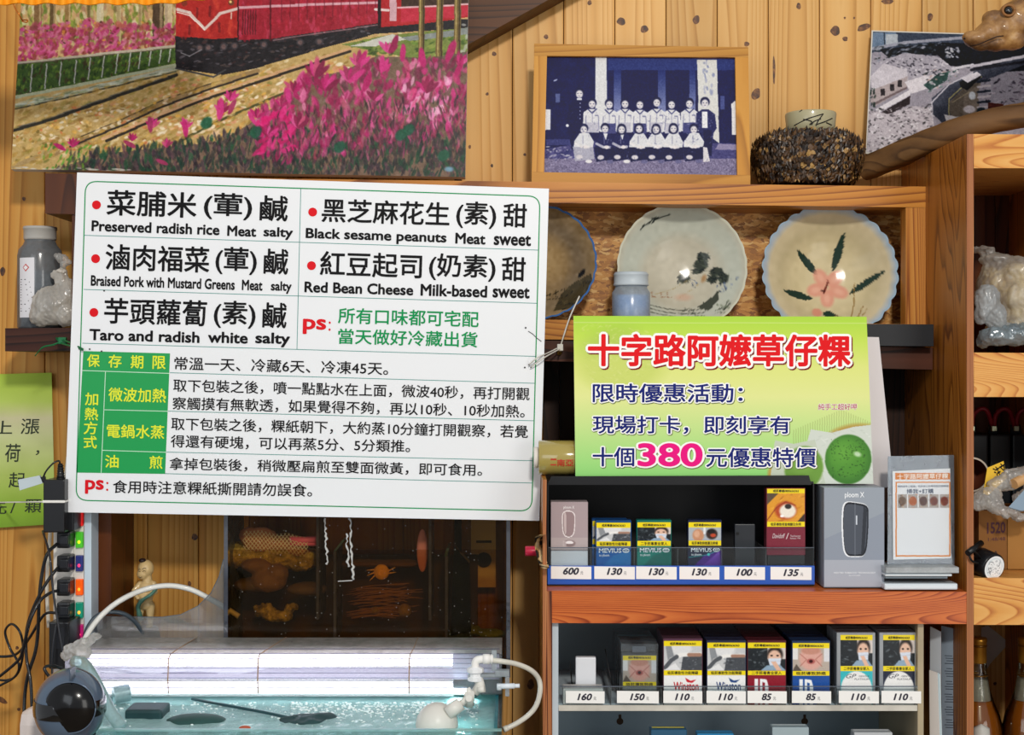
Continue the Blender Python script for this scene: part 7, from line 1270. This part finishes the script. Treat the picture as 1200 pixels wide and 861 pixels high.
# upper sump tank
SU = thing('filter_box', 'smoky acrylic filter box with dividers standing behind the lamp hood', 'filter box', (X(430, 2.2), 2.24, zt+.0003)); sx0, sx1 = X(262.5, 2.172), X(598, 2.172); sz0 = zt+.0006; szt = Z(560, 2.172); sy0, sy1 = 2.172, 2.318
SM = glass('smoky_acrylic', '#ebe2ce', gloss=0, haze=.022, hazecol='#6a6244', ior=1.22); 
def sb_(name, lo, hi, mm, label=None, bev=0): return tb_(name, lo, hi, mm, SU, bev, label)
sb_('front_wall', (sx0, sy0, sz0), (sx1, sy0+.004, szt), SM); sb_('back_wall', (sx0, sy1-.004, sz0), (sx1, sy1, szt), SM); sb_('floor_plate', (sx0, sy0+.0042, sz0), (sx1, sy1-.0042, sz0+.004), SM)
CE = glass('acrylic_side', '#9a9aa6', gloss=.6, haze=.4, hazecol='#8f95a4')
sb_('side_wall', (sx0, sy0+.0042, sz0+.0042), (sx0+.004, sy1-.0042, szt), CE); sb_('side_wall', (sx1-.004, sy0+.0042, sz0+.0042), (sx1, sy1-.0042, szt), CE)
for nm, a, b_ in (('edge_post', 262.5, 267), ('edge_post', 593.5, 598)): sb_(nm, (X(a, 2.171), 2.1702, sz0), (X(b_, 2.171), 2.1717, szt), CE)
for x_, ya, yb2 in ((372, 560, 726), (503, 560, 727), (392, 646, 750), (522, 652, 765)):
    sb_('divider', (X(x_, 2.19), 2.1765, Z(min(yb2, 752), 2.176)), (X(x_, 2.19)+.004, 2.26, Z(ya, 2.176)), glass('divider_smoke', '#a39aa6', gloss=.1, haze=.45, hazecol='#8d88a0', ior=1.2))
m = MB()
for a, b_, c_, d in ((392, 646, 403, 632), (522, 652, 525, 642)): m.pq(flat(2.178), [(a-1.6, b_), (c_-1.6, d), (c_+1.6, d), (a+1.6, b_)], .06)
build('divider_flap', m, glass('flap_green', '#86a494', gloss=.3, haze=.5, hazecol='#6f8a80'), SU)
DW = glass('murky_water', '#f0e4c8', gloss=.0, haze=0, ior=1.03)
wz = Z(642, 2.18); x_a, x_b = X(265, 2.18), X(596, 2.18)
sb_('murky_water', (sx0+.0045, sy0+.0045, sz0+.0045), (sx1-.0045, sy0+.022, Z(645, 2.18)), DW, 'murky brown water')
sb_('inner_panel', (X(268, 2.3), 2.302, sz0+.005), (X(560, 2.3), 2.306, Z(650, 2.3)), mat('#5a4020', .6, vary=.5, bscale=60))
def lump(name, parts, vox, amp, frq, mm, label=None): return build(name, blob(parts, vox, amp, frq), mm, SU, label)
u2 = 2.23/F
MOSS, t, b, o_ = nt('mossy_media'); tc = N(t, 'ShaderNodeTexCoord'); n1 = N(t, 'ShaderNodeTexNoise', i_Scale=60, i_Detail=6, i_Roughness=.7); t.links.new(tc.outputs['Object'], n1.inputs['Vector']); rp = ramp(t, [(.3, L('#5e581c')), (.46, L('#b0a03c')), (.6, L('#e6d884')), (.8, L('#fff6c0'))]); t.links.new(n1.outputs[0], rp.inputs[0]); t.links.new(rp.outputs[0], b.inputs['Base Color'])
lump('filter_media', [(P(295, 650, 2.25), (28*u2, .03, 14*u2)), (P(325, 652, 2.25), (40*u2, .03, 16*u2)), (P(355, 655, 2.25), (22*u2, .03, 15*u2)), (P(278, 650, 2.25), (12*u2, .03, 16*u2))], .0024, .003, 60, MOSS, 'yellow green mossy filter media')
lump('filter_media', [(P(310, 715, 2.25), (14*u2, .02, 8*u2)), (P(325, 722, 2.25), (20*u2, .02, 7*u2)), (P(340, 712, 2.25), (8*u2, .02, 6*u2))], .0022, .003, 80, MOSS)
lump('net_bag', [(P(305, 632, 2.235), (22*u2, .02, 15*u2)), (P(330, 636, 2.235), (26*u2, .02, 9*u2)), (P(350, 645, 2.235), (14*u2, .02, 6*u2)), (P(292, 628, 2.235), (12*u2, .02, 11*u2))], .002, .0014, 90, mat('#e09c88', .6, vary=.2, bscale=100), 'pink net bag')
m = MB()
for i in range(-9, 17):
    for s_ in (-1, 1):
        pts = []
        for k in range(9):
            q = k/8; x = 288+i*4.5+s_*q*20+(0 if s_ > 0 else 20); y = 622+q*24+ (x-300)*.10; 
            if 284 < x < 362: pts.append(P(x, y+1.2*math.sin(x*.2), 2.212-.003*math.sin(q*3)))
        if len(pts) > 2: m.tube(pts, .0006, 4)
build('net', m, mat('#f6ecd0', .5), SU, 'pale diamond net')
m = MB(); m.tube([P(340, 631, 2.215), P(356, 633, 2.214), P(371, 632, 2.214)], .0058, 10); m.tube([P(340, 637, 2.215), P(356, 637, 2.214), P(371, 637, 2.214)], .0035, 10); build('pink_tube', m, mat('#f0709a', .4), SU, 'pink rolled sponge edge')
lump('stone', [(P(315, 680, 2.22), (22*u2, .02, 14*u2)), (P(325, 672, 2.22), (14*u2, .02, 12*u2)), (P(300, 662, 2.225), (18*u2, .02, 9*u2))], .0024, .001, 60, mat('#9a7e78', .6, vary=.3, bscale=90))
lump('stone', [(P(295, 685, 2.23), (22*u2, .02, 9*u2)), (P(360, 690, 2.23), (24*u2, .02, 9*u2))], .0024, .001, 60, mat('#7a6a60', .6, vary=.3, bscale=90))
m = MB(); cshell = P(447, 670, 2.205); m.ball(cshell, (9*u2, .008, 9*u2)); m.tube(curve([cshell+Vector((6*u2*(1-t_/10)*math.cos(t_*.9), -.008, 6*u2*(1-t_/10)*math.sin(t_*.9))) for t_ in range(10)], 4), .0012, 6)
for a in (-.2, .15, 2.8, 3.2, 3.6): m.tube([cshell+Vector((8*u2*math.cos(a), 0, 8*u2*math.sin(a))), cshell+Vector((17*u2*math.cos(a+.2), -.002, 16*u2*math.sin(a+.2)))], [.0014, .0005], 6)
build('snail', m, mat('#ffc850', .4), SU, 'amber round snail shell')
lump('rock_ledge', [(P(430, 660, 2.26), (38*u2, .02, 5*u2)), (P(470, 660, 2.26), (32*u2, .02, 5*u2))], .0024, .001, 60, mat('#6c5030', .7))
m = MB()
for i in range(46):
    a = rg.uniform(405, 440); yy = rg.uniform(690, 725); m.tube(pc([(a, yy, 2.24), (a+22, yy-5*rg.random(), 2.235), (a+45+rg.uniform(0, 20), yy+rg.uniform(-8, 4), 2.24)], 4), .0007, 4)
build('fine_roots', m, mat('#a87844', .6), SU, 'tangle of fine brown roots', kind='stuff')
lump('pebble', [(P(474, 715, 2.23), (8*u2, .01, 8*u2)), (P(440, 715, 2.24), (6*u2, .01, 5*u2))], .0018, .0008, 90, mat('#9a7c34', .5))
m = MB(); m.ball(P(495, 645, 2.225), (6.5*u2, .004, 25*u2)); build('pink_fin', m, mat('#eea0b0', .4), SU, 'tall pink oval shape')
m = MB(); m.pq(flat(2.2), [(532, 640), (550, 660), (552, 740), (528, 745)], .03); build('dark_panel', m, glass('dark_green', '#4a5444', gloss=.0, haze=.5, hazecol='#343c30', ior=1.1), SU)
m = MB(); m.pq(flat(2.31), [(552, 600), (581, 600), (581, 688), (552, 688)], .002); build('card', m, mat('#e6c488', .6), SU, 'tan card with dark emblem')
m = MB(); disc(m, flat(2.3095), 567, 656, 9, .0004, 20); m.pq(flat(2.3095), [(558, 633), (576, 633), (576, 636), (558, 636)], .0003, off=.0004); build('emblem', m, mat('#3a3028', .6), SU)
lump('filter_media', [(P(540, 742, 2.24), (16*u2, .02, 6*u2)), (P(575, 742, 2.24), (18*u2, .02, 6*u2)), (P(555, 738, 2.24), (8*u2, .02, 6*u2))], .0022, .002, 80, mat('#8a9a5c', .6, vary=.4, bscale=120))
m = MB()
for x_, y_a, y_b in ((381, 607, 662), (410, 607, 680), (406, 625, 665)): 
    pts = [(x_+rg.uniform(-1.5, 1.5)+(y-y_a)*(.04 if x_ < 400 else .06), y) for y in range(y_a, y_b, 3)]; m.tube([flat(2.1716).at(a, b_) for a, b_ in pts], [rg.uniform(.0006, .0022) for _ in pts], 6)
m.tube([flat(2.1716).at(396, 681), flat(2.1716).at(413, 680)], .0008, 6); build('lime_drip', m, mat('#c9c8c4', .7), SU, 'white lime drip marks')
m = MB()
for i in range(160): p = flat(2.1717).at(rg.uniform(268, 590), rg.uniform(604, 745)); m.ball(p, rg.choice((.0003, .0005, .0007)), 0, 5, 3)
build('lime_specks', m, mat('#b9b4aa', .7), SU, kind='stuff')
# low clear upstand left of the box
m = MB(); cvp = [(110, 722), (190, 723), (212, 720), (232, 710), (247, 695), (257, 675), (262, 655), (262, 748), (110, 748)]; pp = [flat(2.175).at(a, b_) for a, b_ in cvp]; m.prism(pp, (0, .003, 0)); us = build('clear_upstand', m, glass('upstand_acrylic', '#dfe3e4', gloss=.5, haze=.14)); tag(us, 'clear acrylic guard with curved top edge left of the filter box', 'guard')
m = MB(); m.tube([flat(2.1765).at(*p) for p in cvp[:7]], .0008, 6); m.tube([flat(2.1765).at(112, 722), flat(2.1765).at(112, 747)], .002, 6); e = build('guard_edge', m, EDGE, us)
m = MB(); m.box((X(108, 2.18), 2.18, zt+.0006), (X(261, 2.18), 2.318, zt+.004)); o = build('tank_cover', m, glass('cover_glass', '#cfe3df', gloss=.5, haze=.35, hazecol='#a9bcb4')); tag(o, 'clear cover pane on the tank under the child figurine', 'cover pane')
m = MB(); bl_ = flat(2.322)
# ---------------------------------------------------------------- ceramic child figurine
YG = 2.25; ug = YG/F; zg = zt+.004; base_y = 748
fg = thing('child_figurine', 'small tan ceramic figurine of a bald child with a topknot', 'figurine', (X(166, YG), YG, zg))
pmap = lambda x, y, dy=0: P(x, y, YG+dy)
b_ = MB(); zfloor = zg
def cap(a, c, ra, rb, n=7):
    for i in range(n+1): t_ = i/n; b_.ball(Vector(a).lerp(Vector(c), t_), (ra+(rb-ra)*t_)*ug, 0, 14, 10)
b_.ball(pmap(171, 666), (9.3*ug, 9.5*ug, 10.5*ug)); b_.ball(pmap(168, 672, -.002), (7.5*ug, 8*ug, 7*ug)); b_.ball(pmap(178.5, 668, -.0), (1.8*ug, 2*ug, 3*ug)); b_.ball(pmap(163.3, 671.5, -.009), (1.5*ug, 1.6*ug, 1.3*ug))
cap(pmap(173, 675), pmap(173, 683), 5, 6, 3); b_.ball(pmap(172, 688), (10*ug, 8.5*ug, 9*ug)); b_.ball(pmap(170, 699), (9.5*ug, 9*ug, 9*ug)); b_.ball(pmap(171, 708), (9.5*ug, 8*ug, 7*ug))
cap(pmap(180, 684), pmap(182, 693), 3.6, 3.2); cap(pmap(182, 693, -.004), pmap(171, 701, -.014), 3.1, 2.4); cap(pmap(164, 684, -.002), pmap(157, 692, -.008), 3.4, 3); cap(pmap(157, 692, -.008), pmap(161, 700, -.015), 2.9, 2.3)
b_.ball(pmap(170, 701.5, -.0155), (2.6*ug, 2*ug, 2*ug)); b_.ball(pmap(161.5, 700.5, -.0165), (2.4*ug, 2*ug, 2*ug))
zl = 722
cap(pmap(176, 710), pmap(176, 722), 5.6, 4.2); cap(pmap(165, 710), pmap(163.5, 722), 5.2, 3.9); cap(pmap(176, 722), pmap(176, 731), 4, 3.4); cap(pmap(163.5, 722), pmap(163, 731), 3.8, 3.2)
b_.ball(pmap(175, 733.5, -.003), (4*ug, 6*ug, 2.6*ug)); b_.ball(pmap(161.5, 733.5, -.003), (4*ug, 6*ug, 2.6*ug))
body = fuse(b_, .0009, None, 2); zmin = min(v[2] for v in body.v)
# plinth carries it
build('body', body, mat('#d8b982', .4, coat=.3, vary=.1, bscale=120), fg, 'tan ceramic child body')
m = MB(); m.lathe([(0, 0), (20*ug, 0), (20*ug, (zmin-zg)*.7), (17*ug, zmin-zg+.0008), (0, zmin-zg+.0008)], (X(168, YG), YG, zg), 'Z', 32); build('plinth', m, mat('#6f5e52', .4), fg)
m = MB(); m.ball(pmap(167, 656.5, -.004), (4.2*ug, 4.5*ug, 2.6*ug)); build('topknot', m, mat('#2a1c1c', .4), fg)
m = MB()
for pts in ([(162.5, 667.3), (164, 666.4), (165.2, 666.8)], [(167.5, 666.4), (169.5, 665), (172, 665.3)], [(162.6, 669.3), (164, 669), (165, 669.5)], [(167.8, 669), (169.6, 668), (171.6, 668.6)], [(163.3, 675.6), (165, 676.4), (166.8, 675.4)]):
    m.tube([Vector((X(a, YG-.009), YG-math.sqrt(max(.1, 1-((a-170)/10.2)**2))*9.6*ug-.0004, Z(c, YG-.009))) for a, c in pts], .0004, 5)
build('face_lines', m, mat('#3a2418', .5), fg, 'painted brows, eyes and mouth')
m = MB(); m.tube(pc([(183, 690, YG-.012), (176, 697, YG-.019), (167, 703, YG-.02), (162, 710, YG-.018), (163, 718, YG-.015), (165, 726, YG-.010)], 5), [.0026]*10+[.0034]*10+[.0042]*6, 10); build('sash', m, mat('#4f7c6c', .4), fg, 'green sash')
# support under tank, counter
m = MB(); m.box((xl-.12, 1.835, zb_-.04), (X(632, 2.0), 2.335, zb_-.0005), .003); ct = thing('tank_counter', 'wooden counter carrying the tank', 'counter', (X(330, 2), 2, 0)); build('top', m, FIR_X, ct)
for a in (xl-.1, X(632, 2.0)-.05):
    for yy in (1.85, 2.28): m = MB(); m.box((a, yy, 0), (a+.045, yy+.045, zb_-.0405)); build('leg', m, FIR_Z, ct)
